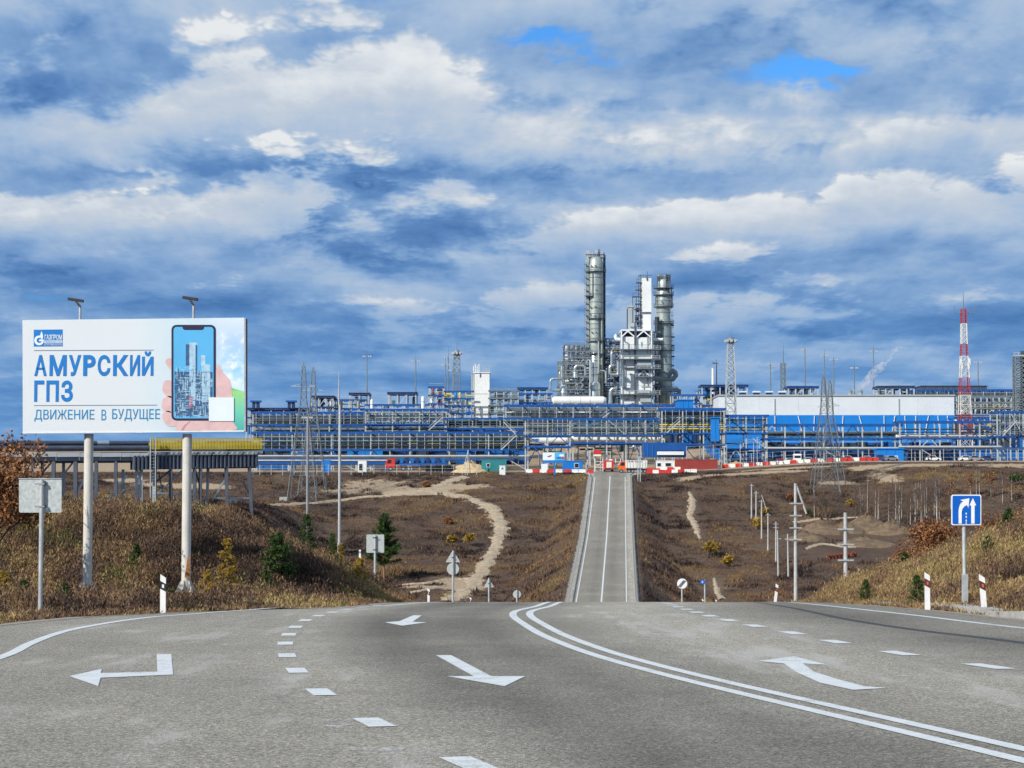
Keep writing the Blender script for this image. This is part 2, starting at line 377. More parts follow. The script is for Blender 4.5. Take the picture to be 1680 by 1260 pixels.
class MB:
    def __init__(s): s.v = []; s.f = []; s.mi = []; s.sm = []; s.cur = 0
    def add(s, vs, fs, smooth=False):
        o = len(s.v); s.v += [tuple(v) for v in vs]
        for f in fs: s.f.append(tuple(i + o for i in f)); s.mi.append(s.cur); s.sm.append(smooth)
    def box(s, c, sz, rz=0.0, taper=1.0):
        hx, hy, hz = sz[0] / 2, sz[1] / 2, sz[2] / 2; ca, sa = math.cos(rz), math.sin(rz); vs = []
        for k, t in ((-1, 1.0), (1, taper)):
            for i, j in ((-1, -1), (1, -1), (1, 1), (-1, 1)):
                x, y = i * hx * t, j * hy * t; vs.append((c[0] + x * ca - y * sa, c[1] + x * sa + y * ca, c[2] + k * hz))
        s.add(vs, [(3, 2, 1, 0), (4, 5, 6, 7), (0, 1, 5, 4), (1, 2, 6, 5), (2, 3, 7, 6), (3, 0, 4, 7)])
    def bar(s, a, b, w_, h_=None):
        h_ = h_ or w_; a, b, x, y, z, L = frame_of(a, b); vs = []
        for p in (a, b):
            for i, j in ((-1, -1), (1, -1), (1, 1), (-1, 1)): vs.append(p + x * (i * w_ / 2) + y * (j * h_ / 2))
        s.add(vs, [(3, 2, 1, 0), (4, 5, 6, 7), (0, 1, 5, 4), (1, 2, 6, 5), (2, 3, 7, 6), (3, 0, 4, 7)])
    def cyl(s, a, b, r1, r2=None, n=12, caps=True):
        r2 = r1 if r2 is None else r2; a, b, x, y, z, L = frame_of(a, b); vs = []
        for p, r in ((a, r1), (b, r2)):
            for i in range(n):
                t = 2 * math.pi * i / n; vs.append(p + x * (r * math.cos(t)) + y * (r * math.sin(t)))
        s.add(vs, [(i, (i + 1) % n, n + (i + 1) % n, n + i) for i in range(n)], True)
        if caps: s.add(vs[:n], [tuple(range(n - 1, -1, -1))]); s.add(vs[n:], [tuple(range(n))])
    def lathe(s, c, prof, n=20):
        """prof: list of (radius, height) about a vertical axis through c"""
        vs = []
        for r, h in prof:
            for i in range(n):
                t = 2 * math.pi * i / n; vs.append((c[0] + r * math.cos(t), c[1] + r * math.sin(t), c[2] + h))
        fs = []
        for k in range(len(prof) - 1):
            for i in range(n): fs.append((k * n + i, k * n + (i + 1) % n, (k + 1) * n + (i + 1) % n, (k + 1) * n + i))
        s.add(vs, fs, True)
        s.add(vs[:n], [tuple(range(n - 1, -1, -1))]); s.add(vs[-n:], [tuple(range(n))])
    def tube(s, pts, r, n=8):
        for a, b in zip(pts[:-1], pts[1:]): s.cyl(a, b, r, n=n)
        for p in pts[1:-1]: s.ball(p, r * 1.02, n)
    def ball(s, c, r, n=8):
        s.lathe((c[0], c[1], c[2]), [(r * math.cos(a), r * math.sin(a)) for a in (-1.2, -.6, 0, .6, 1.2)], n)
    def prism(s, poly, d0, d1, o=(0, 0, 0), ux=(1, 0, 0), uy=(0, 0, 1), un=(0, 1, 0)):
        """flat outline (u,v) pushed from depth d0 to d1 along un"""
        o, ux, uy, un = Vector(o), Vector(ux), Vector(uy), Vector(un); n = len(poly)
        vs = [o + ux * u + uy * v + un * d0 for u, v in poly] + [o + ux * u + uy * v + un * d1 for u, v in poly]
        s.add(vs, [tuple(range(n)), tuple(range(2 * n - 1, n - 1, -1))] + [(i, n + i, n + (i + 1) % n, (i + 1) % n) for i in range(n)])
    def sweep(s, pts, wd):
        """one continuous square bar through several points"""
        vs = []
        for p in pts:
            for i, j in ((-1, -1), (1, -1), (1, 1), (-1, 1)): vs.append((p[0] + i * wd / 2, p[1] + j * wd / 2, p[2]))
        for k in range(len(pts) - 1): s.add([], []); 
        o = len(s.v); s.v += vs
        for k in range(len(pts) - 1):
            for i in range(4): s.f.append((o + k * 4 + i, o + k * 4 + (i + 1) % 4, o + k * 4 + 4 + (i + 1) % 4, o + k * 4 + 4 + i)); s.mi.append(s.cur if not isinstance(s.cur, list) else s.cur[k]); s.sm.append(False)
    def mesh(s, name, *mats):
        me = bpy.data.meshes.new(name); me.from_pydata(s.v, [], s.f)
        for m_ in mats: me.materials.append(MATS[m_])
        me.polygons.foreach_set('material_index', s.mi); me.polygons.foreach_set('use_smooth', s.sm)
        me.update(); return me
    def build(s, name, mat, parent=None):
        mats = mat if isinstance(mat, (list, tuple)) else [mat]
        if parent is not None:
            o = root_loc(parent); s.v = [(v[0] - o.x, v[1] - o.y, v[2] - o.z) for v in s.v]
        ob = bpy.data.objects.new(name, s.mesh(name, *mats)); COL.objects.link(ob)
        if parent is not None: ob.parent = parent
        return ob
def numpy_mesh(name, V, Fc, mat, attrs=None, parent=None, nside=3):
    me = bpy.data.meshes.new(name); V = np.asarray(V, np.float32); Fc = np.asarray(Fc, np.int32)
    me.vertices.add(len(V)); me.vertices.foreach_set('co', V.ravel())
    me.loops.add(Fc.size); me.loops.foreach_set('vertex_index', Fc.ravel())
    me.polygons.add(len(Fc)); me.polygons.foreach_set('loop_start', np.arange(0, Fc.size, nside, dtype=np.int32))
    for k, a in (attrs or {}).items():
        at_ = me.attributes.new(k, 'FLOAT', 'POINT'); at_.data.foreach_set('value', np.asarray(a, np.float32))
    me.materials.append(MATS[mat]); me.update(calc_edges=True)
    return link(name, me, parent)
def grid_faces(nx, ny):
    i = np.arange(nx - 1)[None, :] + (np.arange(ny - 1) * nx)[:, None]; i = i.ravel()
    return np.stack([i, i + 1, i + nx + 1, i + nx], 1)
def copy_tree(o, delta, parent=None):
    c = o.copy(); COL.objects.link(c); c.parent = parent
    if parent is None: c.location = o.location + Vector(delta)
    for ch in list(o.children): copy_tree(ch, (0, 0, 0), c)
    return c
# ================================================================== GROUND, ROAD, MARKINGS
mat_asphalt(); mat_ground()
mat_paint('road_paint', (.63, .655, .65), .7, .54); mat_paint('old_paint', (.56, .54, .51), .3, .55, True)
plain('gravel', (.30, .27, .225), .95, var=.5, scale=9, bump=.8)
plain('concrete', (.40, .39, .365), .85, var=.25, scale=4, dirt=((.22, .19, .15), .5), bump=.3)
plain('dirt_track', (.40, .315, .215), .95, var=.4, scale=1.1, dirt=((.26, .19, .12), .7), bump=.8)
def mat_tar():
    m, n, b = newmat('tar_seal'); b.inputs['Base Color'].default_value = (.035, .034, .033, 1); b.inputs['Roughness'].default_value = .7
mat_tar()

# dirt patches: (px, py, rx m, ry m) where bare sand shows
SAND = []
for px, py, rx, ry in [(620, 796, 10, 7), (690, 806, 12, 7), (760, 800, 8, 6), (575, 806, 9, 4), (1190, 779, 10, 2.4), (1260, 775, 12, 2.2), (1130, 786, 4, 4),
                       (1430, 768, 7, 5), (1452, 785, 5, 7), (1510, 763, 16, 3), (1660, 764, 10, 4), (1300, 768, 16, 2), (1378, 792, 6, 2),
                       (270, 796, 10, 4), (330, 798, 9, 4), (200, 788, 8, 3), (760, 960, 5, 10), (700, 963, 6, 2)]:
    p = hit(px, py); SAND.append((p.x, p.y, rx, ry))
DUG = [(lambda q: (q.x, q.y, rx, ry))(hit(px, py)) for px, py, rx, ry in ((1350, 905, 13, 11), (1310, 882, 8, 9), (1400, 880, 14, 8), (1420, 905, 10, 8))]
def sand_mask(X, Y):
    s = np.zeros(np.shape(X))
    for x, y, rx, ry in SAND: s = np.maximum(s, np.exp(-(((X - x) / rx) ** 2 + ((Y - y) / ry) ** 2)))
    s = np.maximum(s, sstep(512, 520, Y) * .9)
    d = np.maximum(segdist(X, Y, LEDGE), -segdist(X, Y, REDGE)); s = np.maximum(s, np.where((Y < 300), 1 - sstep(.6, 1.8, d), 0) * .55)
    return s
def build_ground():
    ys = np.concatenate([[-60, -30, -10, 0], np.arange(8, 30, 1.5), np.arange(30, 80, .45), np.arange(80, 160, 1.5), np.arange(160, 330, 2.5), np.arange(330, 535, 1.15),
                         np.arange(535, 660, 6), [670, 685, 700, 720, 740, 770, 800, 900, 1000, 1500, 2500, 5000, 12000, 40000]])
    xc = np.concatenate([np.arange(-26, 30, .5)])
    xo = np.concatenate([np.arange(30, 150, 1.6), [155, 165, 180, 200, 230, 270, 330, 420, 600, 1000, 2500, 8000, 25000]])
    xm = np.concatenate([np.arange(-140, -26, 1.6)])
    xs = np.concatenate([-xo[::-1][:13], xm, xc, xo])
    X, Y = np.meshgrid(xs, ys); Z = ground_z(X, Y)
    V = np.stack([X, Y, Z], -1).reshape(-1, 3)
    o = numpy_mesh('ground', V, grid_faces(len(xs), len(ys)), 'ground_soil', {'sand': sand_mask(X, Y).ravel()}, nside=4)
    o.data.polygons.foreach_set('use_smooth', [True] * len(o.data.polygons))
    props(o, kind='structure')
build_ground()

def build_road():
    ys = np.concatenate([np.arange(-50, 30, 1.0), np.arange(30, 110, .5), np.arange(110, 520, 2.0), np.arange(520, 566, 3)])
    ts = np.linspace(0, 1, 41); V = []; wear = []
    Yg, T = np.meshgrid(ys, ts, indexing='ij'); L, Rr = xl(Yg), xr(Yg)
    X = L + (Rr - L) * T; Z = zr(Yg)
    rel = X - cx(Yg)
    # lanes: turning lane pale, oncoming lane dark, merging lane dusty, outer lane dark
    wr = .52 + .14 * np.exp(-((rel + 5.6) / 1.2) ** 2) + .24 * np.exp(-((rel + 4.0) / .55) ** 2) - .34 * np.exp(-((rel + 2.6) / .55) ** 2) - .30 * np.exp(-((rel + 1.0) / .5) ** 2) - .12 * np.exp(-((rel + 1.8) / 1.0) ** 2)
    wr = wr + .40 * np.exp(-((rel - 2.3) / 1.5) ** 2) * sstep(8, 24, Yg) - .10 * np.exp(-((rel - .5) / .5) ** 2) - .34 * np.exp(-((rel - 6.2) / 1.2) ** 2) + .12 * np.exp(-((rel + 8) / .8) ** 2)
    wr = np.where(Yg > 120, .40 + .08 * np.cos(rel * 2.1) + .55 * sstep(3.5, 4.4, np.abs(rel)), wr)
    o = numpy_mesh('road', np.stack([X, Yg, Z], -1).reshape(-1, 3), grid_faces(len(ts), len(ys)), 'asphalt', {'wear': wr.ravel()}, nside=4)
    props(o, kind='structure'); return o
road = build_road()

def ribbon(name, pts, width, mat, parent, dz=.006, zf=zr, step=None):
    """strip of given width along ground points"""
    P = [Vector((p[0], p[1], 0)) for p in pts]
    if step:
        Q = []
        for a, b in zip(P[:-1], P[1:]):
            n = max(1, int((b - a).length / step))
            Q += [a.lerp(b, i / n) for i in range(n)]
        P = Q + [P[-1]]
    V = []; n = len(P)
    for i, p in enumerate(P):
        d = (P[min(i + 1, n - 1)] - P[max(i - 1, 0)]).normalized(); s = Vector((-d.y, d.x, 0))
        wd = width(i / (n - 1)) if callable(width) else width
        for k in (-.5, .5):
            q = p + s * (k * wd); V.append((q.x, q.y, float(zf(q.y)) + dz))
    return numpy_mesh(name, V, [(2 * i, 2 * i + 1, 2 * i + 3, 2 * i + 2) for i in range(n - 1)], mat, parent=parent, nside=4)
def smooth_pts(pts, n=6):
    P = [Vector((p[0], p[1])) for p in pts]; P = [P[0] * 2 - P[1]] + P + [P[-1] * 2 - P[-2]]; out = []
    for i in range(1, len(P) - 2):
        a, b, c, d = P[i - 1:i + 3]
        for k in range(n):
            t = k / n; out.append(.5 * ((2 * b) + (c - a) * t + (2 * a - 5 * b + 4 * c - d) * t * t + (3 * b - a - 3 * c + d) * t ** 3))
    return out + [P[-2]]
def flat_patch(name, px_poly, mat, parent, dz=.006):
    pts = [road_hit(*p) for p in px_poly]; mb = MB()
    mb.add([(p.x, p.y, float(zr(p.y)) + dz) for p in pts], [tuple(range(len(pts)))])
    o = mb.build(name, mat, parent)
    if o.data.polygons[0].normal.z < 0: o.data.flip_normals()
    return o

def markings():
    # left edge line
    pix = [(0, 1080.5), (50, 1056.5), (100, 1038.5), (150, 1027), (200, 1019), (250, 1013.3), (300, 1009), (400, 1001.5), (470, 997)]
    pts = [road_hit(*p) for p in pix]
    pts = [(-5.6, 12), (-6.0, 19)] + [(p.x, p.y) for p in pts] + [(-3.55, 47.5), (-2.6, 54), (-2.0, 62)] + [(float(cx(y)) - 3.75, y) for y in range(70, 505, 8)]
    ribbon('edge_line', smooth_pts(pts), .16, 'road_paint', road)
    # right edge line
    pts = [(12.0, 12), (10.4, 20)] + [(p.x, p.y) for p in [road_hit(1680, 1032), road_hit(1520, 1012), road_hit(1400, 999), road_hit(1300, 989)]] + \
          [(7.6, 60), (8.6, 90), (10.3, 130)] + [(float(cx(y)) + 3.75, y) for y in range(150, 505, 8)]
    ribbon('edge_line', smooth_pts(pts), .16, 'road_paint', road)
    # double centre line
    ys = list(np.arange(6, 60, .7))
    ribbon('centre_line', [(float(cx(y)) + .15, y) for y in ys], .15, 'road_paint', road)
    ribbon('centre_line', [(float(cx(y)) - .19, y) for y in ys], .15, 'road_paint', road)
    ribbon('centre_line', [(float(cx(y)), y) for y in range(64, 505, 4)], .24, 'road_paint', road)
    ribbon('worn_line', [(float(cx(y)) - 1.9, y) for y in range(120, 500, 4)], .30, 'old_paint', road)
    # dashes, left: (centre px, py, half length along the lane)
    dl = [(770, 1254), (613, 1187), (526, 1138), (487, 1102), (471, 1077), (468, 1057), (474, 1042), (485, 1029), (501, 1018), (522, 1011), (546, 1005), (571, 1000), (594, 996.5), (620, 993.5)]
    gp = [road_hit(*p) for p in dl]
    for i, p in enumerate(gp):
        a = gp[max(i - 1, 0)]; b = gp[min(i + 1, len(gp) - 1)]; d = (b - a); d.z = 0; d.normalize()
        L = .55 if i > 1 else .5
        ribbon('lane_dash', [(p.x - d.x * L * .8, p.y - d.y * L * .8), (p.x + d.x * L * .8, p.y + d.y * L * .8)], .22, 'road_paint', road)
    dr = [(1621, 1095), (1475, 1073), (1370, 1053.5), (1301, 1039), (1238, 1027), (1196, 1018), (1165, 1011), (1143, 1005), (1127, 1000), (1113, 996), (1103, 993), (1096, 990.5)]
    gp = [road_hit(*p) for p in dr]
    for i, p in enumerate(gp):
        a = gp[max(i - 1, 0)]; b = gp[min(i + 1, len(gp) - 1)]; d = (b - a); d.z = 0; d.normalize()
        ribbon('lane_dash', [(p.x - d.x * .5, p.y - d.y * .5), (p.x + d.x * .5, p.y + d.y * .5)], .26, 'road_paint', road)
    # arrows
    A = [('turn_arrow', [(257, 1075), (281, 1075), (284, 1110), (165, 1115), (161, 1129), (114, 1111.5), (167, 1100), (165, 1107), (258, 1103)]),
         ('lane_arrow', [(715, 1077), (740, 1076.5), (806, 1111), (862, 1110.5), (828, 1129), (733, 1112.5), (777, 1111.5)]),
         ('lane_arrow', [(678, 1010.5), (692, 1010), (677, 1021), (701, 1021.5), (660, 1027), (631, 1021.5), (655, 1020.5)]),
         ('merge_arrow', [(1456, 1132), (1400, 1133), (1345, 1121), (1305, 1105), (1286, 1091), (1244, 1087), (1303, 1077.5), (1358, 1092), (1317, 1090), (1335, 1103), (1375, 1117), (1418, 1127)])]
    for nm, poly in A: flat_patch(nm, poly, 'road_paint', road)
    # ghosts of old paint and scuffs
    rnd = random.Random(4)
    for px, py, w_, n_ in [(505, 1140, 70, 5), (440, 1125, 60, 4), (530, 1168, 80, 5), (560, 1190, 70, 4), (600, 1225, 90, 5), (380, 1065, 70, 4), (420, 1080, 60, 3), (260, 1059, 24, 1),
                           (415, 1036, 14, 1), (448, 1022, 12, 1), (468, 1012, 10, 1), (960, 1018, 70, 3), (1050, 1045, 90, 4), (1180, 1073, 60, 3), (1290, 1041, 90, 2), (1320, 1092, 70, 3), (1560, 1085, 120, 3), (1480, 1105, 120, 4), (620, 1250, 80, 3)]:
        for k in range(n_):
            x = px + rnd.uniform(-w_, w_) * .5; y = py + rnd.uniform(-8, 8); l = rnd.uniform(24, 80); t = rnd.uniform(1.2, 3.4) * (.5 if y < 1060 else 1)
            flat_patch('paint_ghost', [(x - l / 2, y), (x - l * .2, y - t), (x + l / 2, y - t * .3), (x + l * .3, y + t), (x - l * .1, y + t * .7)], 'old_paint', road, .004)
    # tar seam on the outer lane
    pts = [road_hit(*p) for p in [(1700, 1058), (1600, 1046), (1500, 1034), (1400, 1018), (1340, 1006), (1285, 995), (1240, 989)]]
    ribbon('tar_seam', smooth_pts([(p.x, p.y) for p in pts]), lambda t: .24 - .1 * t, 'tar_seal', road, .003)
markings()

def shoulders():
    def strip(name, xf, w0, w1, y0, y1, mat, dz, side, kind='structure'):
        ys = np.arange(y0, y1, .5); V = []
        for i, y in enumerate(ys):
            j = vnoise(np.array([side * 50.0]), np.array([y]), .7)[0] * .35 + vnoise(np.array([side * 9.0]), np.array([y]), .25)[0] * .12
            a = float(xf(y)) - side * .10; b = a + side * (w0 + (w1 - w0) * i / len(ys) + j)
            V += [(a, y, float(zr(y)) + dz), (b, y, float(zr(y)) + dz - .02)]
        o = numpy_mesh(name, V, [(2 * i, 2 * i + 1, 2 * i + 3, 2 * i + 2) if side > 0 else (2 * i, 2 * i + 2, 2 * i + 3, 2 * i + 1) for i in range(len(ys) - 1)], mat, nside=4)
        return props(o, kind=kind)
    strip('gravel_shoulder', xl, .75, .5, 10, 70, 'gravel', .006, -1)
    strip('gravel_shoulder', xr, .5, .5, 10, 90, 'gravel', .005, 1)
    strip('gravel_shoulder', xl, .6, .45, 196, 505, 'gravel', .03, -1); strip('gravel_shoulder', xr, .6, .45, 196, 505, 'gravel', .03, 1)
    # broken concrete kerb beside the right lane: separate slabs
    rnd = random.Random(8)
    pix = [(1680, 1015), (1640, 1009), (1590, 1003), (1545, 998), (1500, 994), (1462, 991.5), (1430, 990)]
    gp = [road_hit(*p) for p in pix]
    k = thing('concrete_kerb', 'broken pale concrete kerb slabs along the right road edge', 'kerb', (gp[3].x, gp[3].y, gp[3].z))
    for a, b in zip(gp[:-1], gp[1:]):
        n = 2
        for i in range(n):
            p, q = a.lerp(b, i / n), a.lerp(b, (i + .93) / n); mb = MB()
            d = (q - p).normalized(); s = Vector((d.y, -d.x, 0)); w_ = rnd.uniform(.38, .62); hgt = rnd.uniform(.03, .11)
            poly = [p, q, q + s * w_ * rnd.uniform(.7, 1.1), p.lerp(q, .5) + s * w_ * 1.15, p + s * w_]
            lo = [(v.x, v.y, v.z - .1) for v in poly]; hi = [(v.x, v.y, v.z + hgt + rnd.uniform(-.015, .02)) for v in poly]
            m_ = len(poly); mb.add(lo + hi, [tuple(range(m_, 2 * m_))] + [(j, (j + 1) % m_, m_ + (j + 1) % m_, m_ + j) for j in range(m_)])
            mb.build('kerb_slab', 'concrete', k)
shoulders()

TRACKS = []
def track(name, pix, widths, dz=.22):
    pts = smooth_pts([(p.x, p.y) for p in [hit(*q) for q in pix]], 11); n = len(pts); V = []; TRACKS.append([(q.x, q.y) for q in pts])
    for i, p in enumerate(pts):
        d = (pts[min(i + 1, n - 1)] - pts[max(i - 1, 0)]).normalized(); s = Vector((-d.y, d.x))
        wd = np.interp(i / (n - 1), np.linspace(0, 1, len(widths)), widths) * random.uniform(.70, 1.3)
        for k in np.linspace(-.5, .5, 9):
            q = p + s * (k * wd); V.append((q.x, q.y, gz(q.x, q.y) + dz - 1.6 * abs(k) ** 2 + random.uniform(-.09, .09) - .10 * math.exp(-((abs(k) - .24) / .06) ** 2)))
    o = numpy_mesh(name, V, [(9 * i + j, 9 * i + j + 1, 9 * i + j + 10, 9 * i + j + 9) for i in range(n - 1) for j in range(8)], 'dirt_track', nside=4)
    for pl in o.data.polygons:
        if pl.normal.z < 0: o.data.flip_normals(); break
    props(o, kind='structure')
track('dirt_track', [(735, 987), (768, 965), (788, 940), (806, 912), (818, 885), (822, 862), (812, 842), (795, 828), (770, 818), (735, 811), (705, 806)], [5.4, 5.0, 4.8, 5.6, 6.4, 5.4])
track('dirt_track', [(440, 829), (500, 826), (560, 821), (620, 815), (670, 808), (705, 803), (735, 792), (760, 782)], [3.4, 3.4, 4.2, 6, 6.5, 6])
track('dirt_path', [(650, 962), (700, 957), (745, 951), (770, 950)], [1.5, 1.8, 1.8])
track('dirt_path', [(672, 973), (700, 968), (735, 962)], [1.2, 1.2])
track('gully', [(1131, 808), (1136, 826), (1132, 846), (1141, 866), (1150, 886)], [1.2, 2.6, 2.2, 2.0, 1.0])
track('gully', [(1172, 950), (1176, 968), (1184, 984)], [1.0, 1.6, 1.6])
track('dirt_track', [(1320, 902), (1350, 893), (1390, 898), (1430, 893)], [1.6, 2.4, 1.6])
track('dirt_track', [(1300, 858), (1340, 852), (1385, 850), (1430, 851)], [2, 2, 2])
# ================================================================== ROADSIDE THINGS
plain('galvanized', (.50, .52, .52), .45, .35, var=.16, scale=5)
plain('sign_back', (.52, .56, .55), .5, .25, var=.22, scale=14, dirt=((.42, .46, .46), .4))
plain('post_paint', (.62, .60, .55), .55, var=.12, scale=3, dirt=((.40, .30, .20), .45))
plain('white_plastic', (.80, .80, .78), .5, var=.08, scale=6, dirt=((.55, .50, .42), .35))
plain('black_plastic', (.022, .022, .024), .5, var=.2, scale=6)
plain('brown_band', (.085, .035, .032), .5, var=.2, scale=6)
plain('red_reflector', (.60, .12, .08), .3, var=.1)
plain('white_reflector', (.75, .76, .78), .3, var=.1)
plain('rust', (.33, .15, .06), .9, var=.4, scale=8)
plain('dark_metal', (.045, .042, .045), .5, .3, var=.3)
plain('grey_metal', (.30, .31, .32), .5, .4, var=.2)
plain('weathered_concrete', (.46, .455, .44), .85, var=.22, scale=2.2, dirt=((.30, .28, .25), .5))
plain('sign_blue', (.004, .115, .52), .35, var=.06)
plain('sign_white', (.82, .83, .84), .35, var=.05)
plain('sticker', (.82, .80, .76), .5, var=.05)

PT = [(-.06, 0), (.06, 0), (.06, .70), (-.06, .78)]
def delineator(px, pyb, Y, label, dark='black_plastic', refl='white_reflector', h=.75, lean=0.0, group='delineator posts along the road edges'):
    """plastic roadside marker: blade with slanted top, dark slanting band, reflector"""
    p = at(px, pyb, Y)
    t = thing('delineator_post', label, 'delineator', p, group); s = h / .78
    sh = lambda u, v: (u * s + v * s * lean, v * s)
    def prism(name, poly, d0, d1, mat, par):
        mb = MB(); mb.prism([sh(*q) for q in poly], d0, d1, o=p); return mb.build(name, mat, par)
    prism('blade', [(-.06, -.5), (.06, -.5), (.06, .70), (-.06, .78)], 0, .05, 'white_plastic', t)
    b = prism('band', [(-.063, .47), (.063, .40), (.063, .57), (-.063, .64)], -.004, .054, dark, t)
    prism('reflector', [(-.02, .49), (.025, .48), (.025, .555), (-.02, .565)], -.01, -.005, refl, b)
    return t
delineator(267, 1001, 42.5, 'white marker post with black band in front of the billboard legs')
delineator(1522, 993, 45.5, 'white marker post with brown band left of the blue lane sign', 'brown_band', 'red_reflector', .74)
delineator(1615, 999, 43.2, 'white marker post with brown band right of the blue lane sign', 'brown_band', 'red_reflector', .74, -.06)
delineator(703, 990, 99, 'small white marker post between the square sign and the triangle over disc sign')
delineator(1272, 987, 88, 'leaning white marker post left of the tall concrete pole at the crest', 'brown_band', 'red_reflector', .78, .12)
delineator(772, 998, 135, 'white marker post tip at the crest just left of the small triangle sign')
delineator(1153, 999, 150, 'tip of a white marker post at the foot of the small blue plate sign', 'brown_band', 'red_reflector')
delineator(1175, 999, 160, 'rightmost white marker post tip showing over the crest right of the small blue plate', 'brown_band', 'red_reflector')

def post_thing(name, label, cat, px, py_top, py_bot, Y, r, mat='galvanized', extra=.6, group=None):
    b = at(px, py_bot, Y); tz = at(px, py_top, Y).z
    t = thing(name, label, cat, b, group)
    mb = MB(); mb.cyl((b.x, b.y, b.z - extra), (b.x, b.y, tz), r, n=12); mb.build('post', mat, t)
    return t, b
def panel(t, name, poly_px, Y, d0, d1, mat, rad=0):
    P = [at(x, y, Y) for x, y in poly_px]; c = P[0]
    mb = MB(); mb.prism([(p.x - c.x, p.z - c.z) for p in P], d0, d1, o=c); return mb.build(name, mat, t)
def rrect(x0, y0, x1, y1, r, n=4):
    out = []
    for cx_, cy_, a0 in ((x1 - r, y0 + r, -90), (x1 - r, y1 - r, 0), (x0 + r, y1 - r, 90), (x0 + r, y0 + r, 180)):
        for i in range(n + 1):
            a = R(a0 + 90 * i / n); out.append((cx_ + r * math.cos(a), cy_ + r * math.sin(a)))
    return out
def disc(cx_, cy_, r, n=24): return [(cx_ + r * math.cos(2 * math.pi * i / n), cy_ + r * math.sin(2 * math.pi * i / n)) for i in range(n)]

# square sign seen from behind, near left
t, b = post_thing('road_sign', 'near grey back of a wide square road sign on a thin post, far left', 'road sign', 66, 787, 1004, 41.6, .047)
s = panel(t, 'sign_panel', rrect(30, 785, 100, 841, 3), 41.6, .055, .075, 'sign_back')
panel(t, 'panel_rim', [(29.5, 784.5), (100.5, 784.5), (100.5, 786), (29.5, 786)], 41.6, .04, .08, 'galvanized')
for y in (794, 831):
    panel(t, 'clamp', [(58, y - 1.3), (74, y - 1.3), (74, y + 1.3), (58, y + 1.3)], 41.6, -.055, -.045, 'grey_metal')
    panel(t, 'clamp_bolt', [(70, y - 2), (75, y - 2), (75, y + 2), (70, y + 2)], 41.6, -.03, .05, 'dark_metal')
panel(s, 'sticker', [(70.5, 832), (77.5, 832), (77.5, 837), (70.5, 837)], 41.6, .050, .054, 'sticker')
# square sign back, middle distance
t, b = post_thing('road_sign', 'smaller grey back of a square road sign left of the pine tree', 'road sign', 615, 878, 984, 100, .06, extra=2)
panel(t, 'sign_panel', rrect(601, 877, 630, 907, 1.5), 100, .07, .09, 'sign_back')
for y in (882, 902): panel(t, 'clamp', [(612, y - .8), (619, y - .8), (619, y + .8), (612, y + .8)], 100, -.075, -.06, 'dark_metal')
# triangle over disc
t, b = post_thing('road_sign', 'backs of a triangle sign above a round sign on one post', 'road sign', 743, 905, 990, 110, .06, extra=3)
panel(t, 'triangle_panel', [(731, 922.5), (743, 902.5), (755, 922.5)], 110, .07, .09, 'sign_back')
panel(t, 'disc_panel', disc(743, 933.5, 10), 110, .07, .09, 'sign_back')
panel(t, 'clamp', [(741, 914), (745, 914), (745, 915.5), (741, 915.5)], 110, -.075, -.06, 'dark_metal')
# small triangle, small disc
t, b = post_thing('road_sign', 'small triangle sign back alone on a post by the dirt track', 'road sign', 802, 949, 992, 165, .07, extra=4)
panel(t, 'triangle_panel', [(794, 963.5), (802, 947.5), (810, 963.5)], 165, .08, .1, 'sign_back')
panel(t, 'clamp', [(800.5, 957), (803.5, 957), (803.5, 958), (800.5, 958)], 165, -.085, -.07, 'dark_metal')
t, b = post_thing('road_sign', 'low round sign back at the crest near the double centre line', 'road sign', 848, 968, 992, 175, .07, extra=4)
panel(t, 'disc_panel', disc(848, 975, 6.6), 175, .08, .1, 'sign_back')
# right: end of restrictions disc
t, b = post_thing('road_sign', 'round white sign with dark diagonal stripes right of the valley road', 'road sign', 1119, 955, 992, 143, .06, extra=4)
d = panel(t, 'disc_panel', disc(1119, 957.5, 8.3), 143, -.09, -.07, 'sign_white')
panel(d, 'disc_rim', disc(1119, 957.5, 8.7), 143, -.068, -.06, 'grey_metal')
for k in (-1.9, -.6, .7, 2.0):
    panel(d, 'stripe', [(1113.6 + k, 963.0 + k * .3), (1114.2 + k, 963.5 + k * .3), (1123.6 + k, 952.6 + k * .3), (1123.0 + k, 952.1 + k * .3)], 143, -.10, -.094, 'dark_metal')
# right: small blue plate with a number
t, b = post_thing('kilometre_sign', 'small blue number plate on a post right of the striped disc', 'road sign', 1156.5, 951, 992, 150, .06, extra=4)
pl = panel(t, 'plate', [(1148, 951.5), (1156, 951.5), (1156, 957.5), (1148, 957.5)], 150, -.09, -.07, 'sign_blue')

